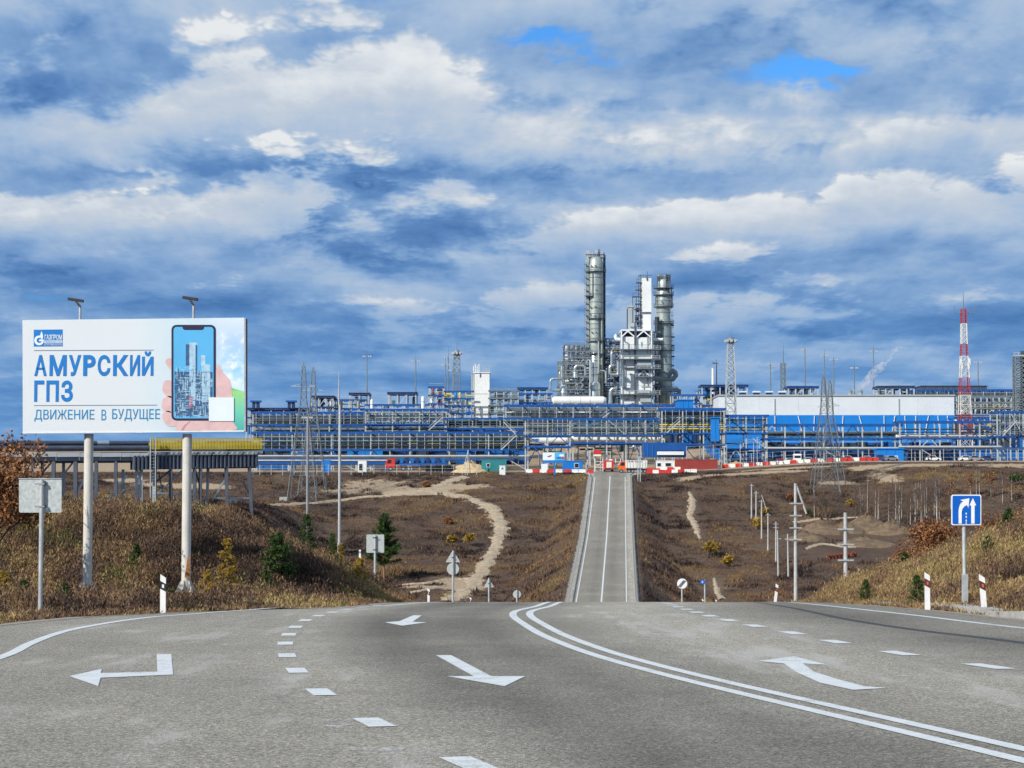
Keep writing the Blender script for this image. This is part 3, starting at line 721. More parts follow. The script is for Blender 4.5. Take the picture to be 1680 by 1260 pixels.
def text_mesh(body, x0, x1, y0, y1, Y, mat, parent, name, depth0, weight=0.0, spacing=1.0):
    """lettering cut to fit a rectangle of the picture plane at depth Y; weight thickens the strokes"""
    cu = bpy.data.curves.new(name, 'FONT'); cu.body = body; cu.space_character = spacing; cu.resolution_u = 4
    cu.bevel_depth = weight; cu.bevel_resolution = 1; cu.extrude = .002
    ob = bpy.data.objects.new(name, cu); COL.objects.link(ob)
    dg = bpy.context.evaluated_depsgraph_get(); me = bpy.data.meshes.new_from_object(ob.evaluated_get(dg))
    bpy.data.objects.remove(ob)
    n = len(me.vertices); co = np.zeros(n * 3); me.vertices.foreach_get('co', co); co = co.reshape(-1, 3); mn, mx = co.min(0), co.max(0); o = root_loc(parent)
    a, c = at(x0, y1, Y), at(x1, y0, Y); q = np.zeros_like(co)
    q[:, 0] = a.x + (co[:, 0] - mn[0]) / (mx[0] - mn[0]) * (c.x - a.x) - o.x
    q[:, 2] = a.z + (co[:, 1] - mn[1]) / (mx[1] - mn[1]) * (c.z - a.z) - o.z
    q[:, 1] = Y + depth0 - (co[:, 2] - mn[2]) / max(mx[2] - mn[2], 1e-6) * .002 - o.y
    me.vertices.foreach_set('co', q.ravel()); me.materials.clear(); me.materials.append(MATS[mat]); me.update()
    me.polygons.foreach_set('use_smooth', [False] * len(me.polygons))
    ob = bpy.data.objects.new(name, me); COL.objects.link(ob); ob.parent = parent
    return ob
text_mesh('8', 1151, 1153.5, 952.6, 956.6, 150, 'sign_white', pl, 'numeral', -.095)

# blue lane sign, right
t, b = post_thing('lane_sign', 'blue square sign with two white arrows on a grey post', 'road sign', 1583, 855, 992, 46.9, .047)
panel(t, 'lower_sleeve', [(1578.6, 942), (1587.4, 942), (1587.4, 992), (1578.6, 992)], 46.9, -.06, .06, 'galvanized')
s = panel(t, 'sign_panel', rrect(1559.5, 811.5, 1608.5, 861.5, 3), 46.9, -.085, -.065, 'sign_white')
panel(s, 'blue_field', rrect(1561.3, 813.3, 1606.7, 859.7, 2.2), 46.9, -.092, -.087, 'sign_blue')
arrow1 = [(1571.2, 859), (1576.2, 859), (1576.2, 840), (1577.5, 834.5), (1581, 830.5), (1585, 828.6), (1587.2, 833.4), (1588.8, 817.4), (1573.8, 820.3), (1578.6, 822.6), (1574.6, 826), (1572, 832), (1571.2, 838)]
panel(s, 'merge_arrow', arrow1, 46.9, -.099, -.094, 'sign_white')
panel(s, 'straight_arrow', [(1591.8, 859), (1597.4, 859), (1597.4, 829.2), (1600, 829.2), (1594.6, 817.2), (1589, 829.2), (1591.8, 829.2)], 46.9, -.099, -.094, 'sign_white')
for y in (841, 846.5, 852.5, 857):
    panel(s, 'lane_mark', [(1582.8, y), (1584.6, y), (1584.6, y + (3 if y < 856 else 2.2)), (1582.8, y + (3 if y < 856 else 2.2))], 46.9, -.099, -.094, 'sign_white')

# ---------------- billboard
def mat_poster():
    m, n, b = newmat('poster_print')
    pos = n.node('ShaderNodeNewGeometry').outputs['Position']; sp = n.node('ShaderNodeSeparateXYZ'); n.l.new(pos, sp.inputs[0])
    a, c = at(37, 710, 54), at(402, 523, 54)
    u = n.mr(sp.outputs[0], a.x, c.x, 0, 1, False); v = n.mr(sp.outputs[2], a.z, c.z, 0, 1, False)
    nz = n.noise(pos, 2.4, 5, .6)
    white = n.mix(n.mr(u, .45, .75), (.68, .73, .755, 1), (.58, .71, .78, 1))
    sky = n.ramp(v, [(.35, srgb(205, 232, 240)), (.55, srgb(150, 205, 245)), (.8, srgb(175, 205, 240)), (1, srgb(215, 228, 245))])
    cl = n.m('MULTIPLY', n.mr(nz, .42, .66), n.m('MULTIPLY', n.mr(v, .34, .5), n.mr(v, .95, .8)))
    sky = n.mix(cl, sky, (.88, .91, .92, 1))
    grass = n.ramp(v, [(0, srgb(70, 165, 165)), (.2, srgb(110, 205, 175)), (.36, srgb(150, 215, 130)), (.40, srgb(90, 170, 110))])
    hill = n.m('SUBTRACT', .40, n.m('MULTIPLY', n.m('SUBTRACT', u, .94), .6))
    right = n.mix(n.mr(v, n.m('SUBTRACT', hill, .01), hill), grass, sky)
    fade = n.m('MAXIMUM', n.mr(n.m('ADD', u, n.m('MULTIPLY', n.m('SUBTRACT', nz, .5), .12)), .80, .95), n.m('MULTIPLY', n.mr(u, .62, .8), n.mr(v, .22, .02, 0, .55)))
    col = n.mix(fade, white, right)
    n.l.new(col, b.inputs['Base Color']); b.inputs['Roughness'].default_value = .6
mat_poster()
plain('print_blue', srgb(18, 120, 196), .6, var=.04)
plain('print_blue_light', srgb(40, 140, 190), .6, var=.04)
plain('print_grey', srgb(120, 135, 150), .6, var=.04)
plain('print_white', srgb(226, 236, 240), .6, var=.04)
plain('print_skin', srgb(222, 186, 186), .6, var=.14, scale=3)
plain('print_skin_dark', srgb(196, 140, 146), .6, var=.1, scale=3)
plain('print_screen', srgb(88, 178, 228), .6, var=.06)
plain('print_navy', srgb(38, 36, 66), .6, var=.05)
plain('print_steel', srgb(170, 205, 226), .6, var=.25, scale=9)
plain('print_steel_dark', srgb(58, 98, 140), .6, var=.3, scale=9)
plain('print_red', srgb(196, 70, 88), .6, var=.1)

def billboard():
    Y = 54.0; base = at(224, 968, Y)
    t = thing('billboard', 'large white billboard with blue lettering and a phone in a hand', 'billboard', base)
    for px in (143, 305):
        b = at(px, 968, Y + .25); top = at(px, 712, Y + .25).z; mb = MB()
        mb.cyl((b.x, b.y, b.z - .05), (b.x, b.y, top), .125, n=16); po = mb.build('post', 'post_paint', t)
        mb = MB(); mb.cyl((b.x, b.y, b.z - .09), (b.x, b.y, b.z - .05), .30, n=16); mb.cyl((b.x, b.y, b.z - .7), (b.x, b.y, b.z - .091), .11, n=10); mb.build('base_plate', 'rust', po)
        for k in range(6):
            a = k * math.pi / 3 + .3; mb = MB(); d = Vector((math.cos(a), math.sin(a), 0))
            c = Vector((b.x, b.y, b.z - .05))
            mb.prism([(.12, 0), (.29, 0), (.13, .32), (.12, .32)], -.008, .008, o=c, ux=d, uy=(0, 0, 1), un=(-d.y, d.x, 0)); mb.build('gusset', 'post_paint', po)
        if px == 305:
            mb = MB(); mb.prism([(-.02, .35), (.127, .32), (.127, .75), (.11, .95), (.06, .88), (.02, .6)], -.127, -.124, o=(b.x, b.y, b.z)); mb.build('rust_stain', 'rust', po)
    box = panel(t, 'frame_box', [(37, 525.5), (402, 521.5), (402, 707.5), (37.5, 710.5)], Y, .02, .5, 'dark_metal')
    po = panel(t, 'poster', [(37, 525.2), (401.5, 521.2), (402, 708), (37.5, 711)], Y, -.01, .018, 'poster_print')
    panel(t, 'frame_edge', [(400.2, 521.3), (403, 521.3), (403.2, 708), (400.6, 708)], Y, -.016, .02, 'galvanized')
    panel(t, 'frame_edge', [(37, 708.8), (400, 706), (400.2, 708.3), (37.2, 711.3)], Y, -.016, .02, 'white_plastic')
    L = lambda body, x0, x1, y0, y1, mat, wt=0.0, sp=1.0, d=-.016, nm='lettering': text_mesh(body, x0, x1, y0, y1, Y, mat, po, nm, d, wt, spacing=sp)
    for ch, x0, x1 in zip('АМУPСКИ', (56.2, 81.2, 112.6, 136.4, 160.2, 185.4, 213.2), (77.2, 109.8, 133.6, 157.2, 181.4, 211.2, 230.0)): L(ch, x0, x1, 582.4, 617, 'print_blue', .034, 1.0, -.016, 'letter')
    L('Й', 232.8, 252.2, 576.5, 616.6, 'print_blue', .034, 1.0, -.016, 'letter')
    for ch, x0, x1 in zip('ГПЗ', (56, 76, 100.2), (72.8, 96.8, 119.8)): L(ch, x0, x1, 624.2, 659.2, 'print_blue', .034, 1.0, -.016, 'letter')
    L('ДВИЖЕНИЕ', 56.5, 155, 672, 691.5, 'print_blue_light', .004)
    L('В', 166.5, 174.5, 672, 689.5, 'print_blue_light', .004)
    L('БУДУЩЕЕ', 184, 262.5, 671, 691, 'print_blue_light', .004)
    for y, x1 in ((575.0, 252), (665.2, 258)): panel(po, 'rule', [(56, y - .5), (x1, y - 1.2), (x1, y - .2), (56, y + .5)], Y, -.018, -.012, 'print_grey')
    lg = panel(po, 'logo_field', [(55.5, 541), (103, 540.5), (103, 568.2), (55.5, 568.6)], Y, -.015, -.011, 'print_blue')
    # logo: a round letter with a flame standing on it
    def arc(cx_, cy_, r, a0, a1, n=14): return [(cx_ + r * math.cos(R(a0 + (a1 - a0) * i / n)), cy_ + r * math.sin(R(a0 + (a1 - a0) * i / n))) for i in range(n + 1)]
    ring = arc(64.5, 558.5, 8, -60, -370, 18); inner = arc(64.7, 558.5, 4.4, -370, -75, 18)
    panel(lg, 'logo_letter', ring + inner, Y, -.021, -.016, 'print_white')
    panel(lg, 'logo_letter_bar', [(64.5, 557), (72.6, 557), (72.6, 560), (64.5, 560)], Y, -.021, -.0165, 'print_white')
    panel(lg, 'logo_flame', [(68.5, 557), (66.2, 553), (66.6, 548.5), (68.4, 543.2), (70.4, 548.5), (71.0, 553), (69.6, 557)], Y, -.021, -.0168, 'print_white')
    text_mesh('ГАЗПРОМ', 73.5, 102, 549, 557.5, Y, 'print_white', lg, 'logo_lettering', -.0205, .02)
    panel(lg, 'logo_strip', [(73, 558.8), (102.4, 558.6), (102.4, 563), (73, 563.2)], Y, -.0185, -.0162, 'print_white')
    text_mesh('ПЕРЕРАБОТКА', 74, 101.6, 559.6, 562.3, Y, 'print_blue', lg, 'logo_lettering', -.0215, .0)
    text_mesh('БЛАГОВЕЩЕНСК', 73.2, 102.2, 564.2, 567.4, Y, 'print_white', lg, 'logo_lettering', -.0205, .0)
    # hand behind the phone
    def blobp(pts): return [(v.x, v.y) for v in smooth_pts(pts + [pts[0]], 5)[:-1]]
    hand = blobp([(290, 706), (283, 690), (278, 672), (300, 668), (340, 676), (350, 640), (356, 600), (361, 601), (367, 612), (378, 625), (381, 650), (382, 690), (383, 706)])
    panel(po, 'printed_hand', hand, Y, -.0150, -.0115, 'print_skin')
    for q in ([(271, 594), (274, 589), (282, 588), (286, 594), (284, 606), (277, 604)],
              [(267, 634), (270, 625), (280, 624), (286, 634), (285, 652), (274, 650), (267, 642)],
              [(265, 664), (269, 653), (280, 650), (288, 660), (287, 676), (276, 676), (267, 672)],
              [(268, 690), (266, 680), (276, 674), (288, 682), (290, 696), (282, 700), (273, 697)]):
        panel(po, 'printed_finger', blobp(q), Y, -.0185, -.0155, 'print_skin')
    panel(po, 'printed_crease', [(297, 706), (303, 697), (312, 691), (313, 692), (306, 698), (301, 706)], Y, -.0172, -.0152, 'print_skin_dark')
    ph = panel(po, 'printed_phone', rrect(281.5, 533, 354, 690, 8), Y, -.0225, -.0188, 'print_navy')
    sc_ = panel(ph, 'printed_screen', rrect(285, 536.5, 350.5, 686.5, 5), Y, -.0265, -.0228, 'print_screen')
    panel(sc_, 'screen_notch', [(299, 533.6), (336, 533.6), (334.5, 540), (331.5, 541.5), (303.5, 541.5), (300.5, 540)], Y, -.0305, -.0268, 'print_navy')
    # the works shown on the screen: columns, frames and pipes
    rnd = random.Random(5)
    steel, dark, red = MB(), MB(), MB()
    def quad(mb, x0, y0, x1, y1, d):
        P = [at(x, y, Y) for x, y in ((x0, y1), (x1, y1), (x1, y0), (x0, y0))]; mb.add([(p.x, Y + d, p.z) for p in P], [(0, 1, 2, 3)])
    quad(dark, 305, 565, 312, 600, -.0268); quad(steel, 311, 562, 324, 665, -.0270); quad(dark, 321, 566, 324, 665, -.0272); quad(steel, 330, 583, 337, 600, -.0270)
    quad(dark, 287, 610, 349, 683, -.0269); quad(steel, 331, 598, 345, 660, -.0271)
    for k in range(420):
        x = rnd.uniform(286, 348); y = 600 + 84 * rnd.random() ** .8; lw = rnd.uniform(.4, 1.1)
        mb = steel if rnd.random() < .66 else dark
        if rnd.random() < .5: quad(mb, x, y, min(x + lw, 349.5), min(y + rnd.uniform(3, 14), 685), -.0274 - k * 7e-6)
        else: quad(mb, x, y, min(x + rnd.uniform(3, 11), 349.5), y + lw, -.0274 - k * 7e-6)
    for k in range(7): quad(red, 306 + rnd.uniform(0, 8), 652 + k * 2.6, 314 + rnd.uniform(0, 6), 653.4 + k * 2.6, -.0305)
    steel.build('screen_picture', 'print_steel', sc_); dark.build('screen_shadows', 'print_steel_dark', sc_); red.build('screen_red_frame', 'print_red', sc_)
    panel(po, 'blank_label', [(343, 652), (384, 652), (384, 691), (343, 691)], Y, -.0345, -.031, 'print_white')
    # floodlights on arms above the top edge
    for px, top in ((128, 492), (315, 489.5)):
        a = at(px, 524, Y); b = at(px, top + 2, Y); mb = MB()
        mb.tube([(a.x, Y + .25, a.z - .1), (a.x, Y + .25, b.z - .12), (a.x - .02, Y - .25, b.z)], .035, 8); arm = mb.build('lamp_arm', 'galvanized', t)
        mb = MB(); c = Vector((a.x, Y - .3, b.z)); mb.bar(c + Vector((-.2, 0, .03)), c + Vector((.2, 0, -.03)), .16, .07); mb.build('floodlight', 'dark_metal', arm)
billboard()

# ---------------- poles
def pole_z(px, Y): return gz(at(px, 800, Y).x, Y)
t, b = post_thing('lamp_pole', 'dark grey pole with a short cross arm in front of the left pylon', 'pole', 504, 684, 868, 110, .075, 'grey_metal', 4)
a = at(504, 685, 110); ubox('cross_arm', t, a, (.62, .08, .09), 'galvanized'); ubox('arm_bracket', t, (a.x, a.y, a.z - .16), (.2, .1, .06), 'grey_metal')
t, b = post_thing('light_mast', 'tall slender pale metal mast right of the left pylon', 'mast', 556.5, 664, 912, 130, .09, 'galvanized', 4)
mb = MB(); a = at(556, 664, 130); c = at(553.5, 611, 130); mb.cyl(a, (a.x, a.y, c.z), .06, .02, n=8); mb.build('upper_rod', 'galvanized', t)
mb = MB(); q = at(556.5, 905, 130); mb.cyl((q.x, q.y, q.z - .5), (q.x, q.y, q.z + .55), .13, n=10); mb.build('base_sleeve', 'galvanized', t)

def concrete_pole(px, yt, yb, label, arms=(), aw=10, Y=None, dx=0.0, r=None, strut=None, extra=.6):
    p = hit(px, yb, 150) if Y is None else at(px, yb, Y)
    Y = p.y; top = at(px + dx, yt, Y); r = r or .16
    t = thing('concrete_pole', label, 'utility pole', p, 'concrete power poles in the valley on the right')
    mb = MB(); mb.cyl((p.x, p.y, p.z - extra), top, r * 1.15, r * .8, n=8); mb.build('shaft', 'weathered_concrete', t)
    for y in arms:
        a, c = at(px - aw, y, Y), at(px + aw, y, Y)
        arm = ubar('cross_arm', t, (a.x, Y - r, a.z), (c.x, Y - r, c.z), .11, .11, 'galvanized')
        for e in (a, c) if aw < 10 else ():
            upipe('insulator', t, (e.x, Y - r, e.z), (e.x, Y - r, e.z + .14), .035, 'white_plastic', 'rod')
    if strut:
        a, c = at(*strut[0], Y), at(*strut[1], Y); mb = MB(); mb.cyl(a, c, r * .5, r * .55, n=8); mb.build('strut', 'weathered_concrete', t)
    return t
concrete_pole(1233, 794, 852, 'farthest concrete pole at the left end of the pole row', (797,), 3)
concrete_pole(1240.5, 806, 867, 'second concrete pole from the far left end of the row', (809,), 3)
concrete_pole(1249.5, 820, 884, 'third concrete pole from the far left end of the row', (823,), 3.5, strut=((1249.5, 812), (1258, 838)))
concrete_pole(1260, 842, 904, 'fourth concrete pole from the far left end of the row', (845,), 3.5)
concrete_pole(1273, 856, 923, 'fifth concrete pole of the row, just left of the twin pole', (860, 866), 3.5)
concrete_pole(1277, 870, 947, 'slightly leaning concrete pole sixth in the row', (884,), 4, dx=-1.5)
concrete_pole(1293.5, 876, 948, 'short concrete pole with cross arm close left of the tallest pole', (885,), 4.5, dx=-1.2)
concrete_pole(1305, 793, 977, 'tallest concrete pole with four cross arms and a leaning strut', (826, 846, 866, 885), 10, Y=183, r=.17, strut=((1307, 797), (1323, 843)), extra=6)
concrete_pole(1387, 841, 936, 'grey pole with three cross arms standing right of the dug earth', (868, 893, 919), 13, Y=150, r=.17, extra=6)
p = at(590.5, 928, 120); t = thing('marker_stake', 'thin white stake standing beyond the bank, left of the square sign', 'stake', p)
mb = MB(); mb.bar((p.x, p.y, p.z - 3), at(590.5, 902, 120), .12, .06); mb.build('stake', 'white_plastic', t)
mb = MB(); q = at(590.5, 906, 120); mb.box((q.x, q.y - .035, q.z), (.125, .01, .12)); mb.build('band', 'grey_metal', t)

# ---------------- guard rails of the valley road
def guardrail(side, label):
    ys = np.arange(196, 508, 4.0); f = (lambda y: float(xl(y)) + .15) if side < 0 else (lambda y: float(xr(y)) - .15)
    t = thing('guard_rail', label, 'guard rail', (f(302), 302, float(zr(302))), 'guard rails of the valley road')
    for i, y in enumerate(ys):
        ubox('rail_post', t, (f(y), y, float(zr(y)) + .32), (.12, .12, .8), 'galvanized')
    for y0 in np.arange(196, 504, 8.0):
        y1 = y0 + 8.02; mb = MB(); s = -side
        prof = [(0, .50), (.05, .55), (.05, .63), (0, .66), (.05, .69), (.05, .77), (0, .82)]
        vs = []
        for y in (y0, y1): vs += [(f(y) + s * (.07 + u), y, float(zr(y)) + v) for u, v in prof]
        n_ = len(prof); mb.add(vs, [(i, i + 1, n_ + i + 1, n_ + i) for i in range(n_ - 1)]); mb.build('rail_beam', 'galvanized', t)
guardrail(-1, 'left steel guard rail of the road climbing to the gate')
guardrail(1, 'right steel guard rail of the road climbing to the gate')
# ================================================================== THE GAS PLANT BEYOND THE VALLEY
plain('steel_blue', srgb(24, 82, 152), .45, var=.14, scale=.5)
plain('steel_navy', srgb(24, 54, 104), .5, var=.2, scale=.5)
plain('panel_blue', srgb(18, 122, 205), .5, var=.07, scale=.12)
plain('panel_blue_deep', srgb(24, 98, 168), .5, var=.08, scale=.15)
plain('panel_pale', srgb(206, 214, 220), .6, var=.06, scale=.15, dirt=(srgb(185, 195, 204), .35))
plain('clad_white', srgb(226, 229, 226), .55, var=.07, scale=.25, dirt=(srgb(190, 195, 195), .4))
plain('clad_grey', srgb(165, 175, 178), .5, var=.1, scale=.3)
plain('steel_grey', srgb(178, 184, 186), .5, .1, var=.14, scale=.6)
plain('steel_dull', srgb(120, 132, 138), .5, .2, var=.2, scale=.6)
plain('pipe_silver', srgb(190, 198, 196), .32, .75, var=.14, scale=.5)
plain('pipe_green', srgb(98, 122, 120), .4, .3, var=.18, scale=.4)
plain('pipe_dark', srgb(62, 72, 82), .5, .2, var=.3, scale=.6)
plain('column_steel', srgb(168, 178, 172), .38, .35, var=.22, scale=.35, dirt=(srgb(120, 124, 108), .45))
plain('rail_yellow', srgb(222, 196, 60), .5, var=.12, scale=1)
plain('brick_red', srgb(150, 62, 58), .6, var=.12, scale=.6)
plain('signal_red', srgb(196, 50, 44), .5, var=.12, scale=1)
plain('orange_paint', srgb(226, 104, 40), .45, var=.1)
plain('barrier_white', srgb(226, 224, 216), .6, var=.1, scale=2, dirt=(srgb(170, 160, 145), .5))
plain('teal_panel', srgb(48, 132, 138), .55, var=.1, scale=.5)
plain('tyre', (.018, .018, .019), .8, var=.2)
plain('glass_dark', (.02, .026, .034), .12, var=.1)
plain('rubble', srgb(196, 170, 130), .95, var=.35, scale=1.2, bump=.8)
plain('gunmetal', srgb(84, 92, 106), .5, .25, var=.25, scale=.4)
plain('car_black', (.02, .021, .025), .25, var=.1); plain('car_silver', (.42, .44, .46), .3, .5, var=.1)
plain('car_white', (.74, .75, .75), .3, var=.06); plain('car_blue', (.03, .06, .16), .3, var=.1); plain('car_red', (.28, .03, .03), .3, var=.1)
PR = random.Random(21)
def pz(py, Y): return at(840, py, Y).z
def pxx(px, Y): return at(px, 700, Y).x
def gnd(px, Y): return gz(pxx(px, Y), Y)

# ---------------- pipe racks
def rack(label, x0, x1, Y, levels, bay=33, depth=7.0, minor=None, pipes=(), brace=True, cap=True, post_m='steel_grey', base=None, bw=.42, slope=0.0):
    """steel rack: pairs of posts, long beams at each level, slanting braces, runs of pipe"""
    xa, xb = pxx(x0, Y), pxx(x1, Y); zb = gnd((x0 + x1) / 2, Y) if base is None else pz(base, Y)
    t = thing('pipe_rack', label, 'pipe rack', ((xa + xb) / 2, Y, zb), 'blue steel pipe racks of the plant')
    dz = lambda X: slope * (X - xa)
    zs = sorted(pz(y, Y) for y in levels); n = max(1, round((x1 - x0) / bay)); X = [xa + (xb - xa) * i / n for i in range(n + 1)]
    for i, x in enumerate(X):
        for d in (0, depth):
            ubox('post', t, (x, Y + d, (zb - 1 + zs[-1]) / 2), (.34, .34, zs[-1] - zb + 1 - .3), post_m)
    for k, z in enumerate(zs):
        top = k == len(zs) - 1 and cap
        for d in (-.28, depth + .28): ubox('cap_beam' if top else 'beam', t, ((xa + xb) / 2, Y + d, z), (xb - xa + 1.2, .4, bw * (1.35 if top else 1.0)), 'steel_blue')
        mb = MB()
        for x in X: mb.box((x, Y + depth / 2, z - .05), (.34, depth - .7, .45))
        mb.build('cross_beams', 'steel_navy', t)
    if minor:
        ya, yb, step, m_ = minor; za, zc = pz(yb, Y), pz(ya, Y); k = max(1, round((x1 - x0) / step * 1.3))
        for i in range(k):
            x = xa + (xb - xa) * (i + .5) / k; ubox('stanchion', t, (x, Y - .55, (za + zc) / 2), (.13, .12, zc - za), m_)
        for h in np.linspace(za, zc, 5)[1:-1]: ubar('handrail', t, (xa, Y - .7, h + PR.uniform(-.3, .3)), (xb, Y - .7, h), .10, .10, PR.choice(('pipe_dark', 'steel_dull', 'pipe_green')))
    if brace:
        lv = [zb] + zs
        for i in range(n):
            for k in range(len(lv) - 1):
                if PR.random() > .62: continue
                lo, hi = lv[k], lv[k + 1]; mid = (X[i] + X[i + 1]) / 2; m_ = PR.choice(('steel_blue', 'steel_blue', 'steel_grey', 'steel_navy')); yy = Y + PR.choice((-.1, depth - .2))
                if PR.random() < .5:
                    ubar('brace', t, (X[i], yy, lo), (mid, yy, hi), .22, .22, m_); ubar('brace', t, (X[i + 1], yy, lo), (mid, yy, hi), .22, .22, m_)
                else: ubar('brace', t, (X[i], yy, hi), (X[i + 1], yy, lo), .22, .22, m_)
    for py, r, m_, d in pipes:
        z = pz(py, Y + d); upipe('pipe', t, (xa - .5, Y + d, z), (xb + .5, Y + d, z), r, m_)
    return t
def runs(y0, y1, n, d0=1.0, d1=6.0, mats=('pipe_green', 'pipe_silver', 'pipe_dark', 'pipe_dark', 'steel_dull')):
    out = []
    for i in range(n):
        out.append((y0 + (y1 - y0) * (i + PR.uniform(.2, .8)) / n, PR.choice((.16, .22, .3, .38)), PR.choice(mats), PR.uniform(d0, d1)))
    return out
SG, SD = 'steel_grey', 'steel_dull'
rack('long low rack across the left front, behind the fence and red truck', 415, 866, 556, (710, 738, 754), 66, 7, (711, 737, 16.5, SG), runs(714, 736, 8) + [(748, .25, 'steel_grey', -.8), (750.5, .3, 'pipe_silver', 2)], bw=.45)
rack('upper left rack with pale pipes above the long low rack, behind the pylon', 415, 603, 586, (677, 697, 712), 57, 7, (678, 696, 14, SG), runs(681, 695, 6) + runs(700, 709, 3))
rack('taller middle left rack with wide diagonal braces, left of the white tower', 600, 732, 582, (672, 696, 712), 43, 8, (673, 695, 14, SG), runs(676, 694, 5) + runs(699, 710, 3))
rack('lower rack running under the white square tower', 730, 866, 582, (687, 703, 712), 48, 8, (688, 702, 15, SG), runs(690, 702, 6))
rack('tall rack directly left of the gate with heavy blue posts bracing', 862, 935, 548, (687, 715, 733), 33, 9, (688, 714, 11, SG), runs(691, 713, 7))
rack('wide rack above the gate carrying white and green pipes', 932, 1090, 566, (687, 714, 727), 32, 9, (689, 713, 16, SG), runs(690, 713, 8) + [(708, .75, 'clad_white', 5), (720, .9, 'clad_white', 4)])
rack('upper rack in front of the central columns with a long blue cap', 830, 1106, 620, (665, 690), 28, 8, (666, 688, 14, SD), runs(669, 688, 6))
rack('rack with dark pipe bundles right of the gate', 1086, 1188, 562, (671, 711, 729), 34, 10, (673, 710, 14, SG), runs(677, 709, 12, mats=('pipe_dark', 'pipe_dark', 'steel_dull', 'pipe_green')) + runs(696, 709, 4, mats=('rail_yellow', 'steel_grey')))
rack('short rack at the left end of the blue and white hall', 1190, 1258, 570, (682, 711, 737), 33, 7, (683, 710, 17, SG), runs(686, 709, 4))
rack('long rack with dark posts crossing the blue hall wall', 1256, 1478, 570, (697, 720, 738), 33, 7, None, runs(708, 719, 4) + [(735, .3, 'steel_grey', -.7)])
rack('right hand long rack from the hall to the red mast', 1476, 1640, 566, (692, 719, 736), 33, 7, None, runs(703, 718, 4) + [(716, .5, 'clad_white', 3), (733, .3, 'steel_grey', -.7)])
rack('far right rack with stairs at the picture edge', 1636, 1700, 560, (676, 716, 735), 22, 8, (678, 715, 11, SG), runs(680, 714, 8))
rack('rear rack behind the red and white mast', 1566, 1660, 640, (682, 703), 24, 8, (683, 702, 12, SD), runs(685, 703, 5, mats=('pipe_silver', 'clad_white', 'pipe_dark')))
rack('high rear rack right of the hall with grey cladding above', 1500, 1690, 680, (640, 655, 668), 20, 9, (641, 667, 10, SD), runs(643, 666, 10, mats=('pipe_dark', 'steel_dull', 'pipe_green')))
rack('low front rack at ground level behind the left fence', 418, 640, 536, (758,), 50, 4, None, [(762, .3, 'panel_blue', 1), (755.5, .22, 'steel_grey', -.6)], brace=True, bw=.8)

# ---------------- process modules: decked frames full of vessels and pipes
def module(label, x0, x1, yt, yb, Y, levels, bay, seed, depth=9, mats=('pipe_silver', 'pipe_green', 'clad_white', 'steel_dull'), post_m='steel_grey', beam_m='steel_blue', dens=1.0, roof=None, name='process_unit', cat='process unit'):
    rn = random.Random(seed); xa, xb = pxx(x0, Y), pxx(x1, Y); za, zc = pz(yb, Y), pz(yt, Y)
    t = thing(name, label, cat, ((xa + xb) / 2, Y, za), 'process units of the plant')
    n = max(1, round((x1 - x0) / bay)); X = [xa + (xb - xa) * i / n for i in range(n + 1)]; Z = [za + (zc - za) * (k + 1) / levels for k in range(levels)]
    for x in X:
        for d in (0, depth): ubox('post', t, (x, Y + d, (za - 2 + zc) / 2), (.36, .36, zc - za + 2 - .1), post_m)
    for z in Z:
        for d in (-.25, depth + .25): ubox('deck_beam', t, ((xa + xb) / 2, Y + d, z), (xb - xa + .8, .3, .42), beam_m)
        if rn.random() < .6:
            for h in (.55, 1.1): ubar('handrail', t, (xa, Y - .5, z + h), (xb, Y - .5, z + h), .09, .09, rn.choice(('steel_grey', 'steel_dull', 'steel_grey', 'steel_dull', 'rail_yellow', 'steel_grey', 'steel_dull', 'steel_grey')))
    zl = [za] + Z
    for k in range(levels):
        lo, hi = zl[k], zl[k + 1]; H = hi - lo
        for i in range(n):
            x, wd = X[i], X[i + 1] - X[i]; c = x + wd / 2
            for _ in range(int(2 * dens + rn.random())):
                q = rn.random(); m_ = rn.choice(mats); d = rn.uniform(1.2, depth - 1.5)
                if q < .22:
                    r = min(wd, H) * rn.uniform(.14, .26); mb = MB(); mb.lathe((c + rn.uniform(-.2, .2) * wd, Y + d, lo + .2), [(r * .3, 0), (r * .8, H * .06), (r, H * .15), (r, H * .68), (r * .8, H * .78), (r * .3, H * .84)], 12); mb.build('vessel', m_, t)
                elif q < .38:
                    r = H * rn.uniform(.12, .22); zz = lo + H * .4; upipe('drum', t, (x + wd * .1, Y + d, zz), (x + wd * .9, Y + d, zz), r, m_)
                elif q < .5: ubox('equipment_box', t, (c, Y + d, lo + H * .35), (wd * rn.uniform(.3, .7), 1.6, H * rn.uniform(.3, .6)), rn.choice(mats))
                else:
                    r = rn.choice((.14, .2, .28)); zz = lo + H * rn.uniform(.15, .85)
                    if rn.random() < .5: upipe('pipe', t, (x, Y + d, zz), (x + wd, Y + d, zz), r, m_)
                    else:
                        xx = x + wd * rn.random(); upipe('pipe', t, (xx, Y + d, lo), (xx, Y + d, hi), r, m_)
            if rn.random() < .3: ubar('brace', t, (x, Y, lo), (x + wd, Y, hi), .2, .2, rn.choice(('steel_grey', beam_m)))
    if roof:
        ubox('roof', t, ((xa + xb) / 2, Y + depth / 2, zc + .45), (xb - xa + .8, depth + .6, .28), roof)
    return t
MD = ('pipe_dark', 'steel_dull', 'pipe_silver', 'pipe_green', 'pipe_dark', 'steel_blue')
module('long shed roofed process frame behind the left rack', 404, 506, 672, 712, 625, 3, 22, 1, mats=MD, roof='steel_navy', beam_m='steel_navy')
module('dark stacked frame just right of the left pylon', 511, 546, 652, 700, 640, 3, 11, 2, mats=('pipe_dark', 'steel_dull', 'clad_white'), beam_m='steel_navy', roof='steel_navy')
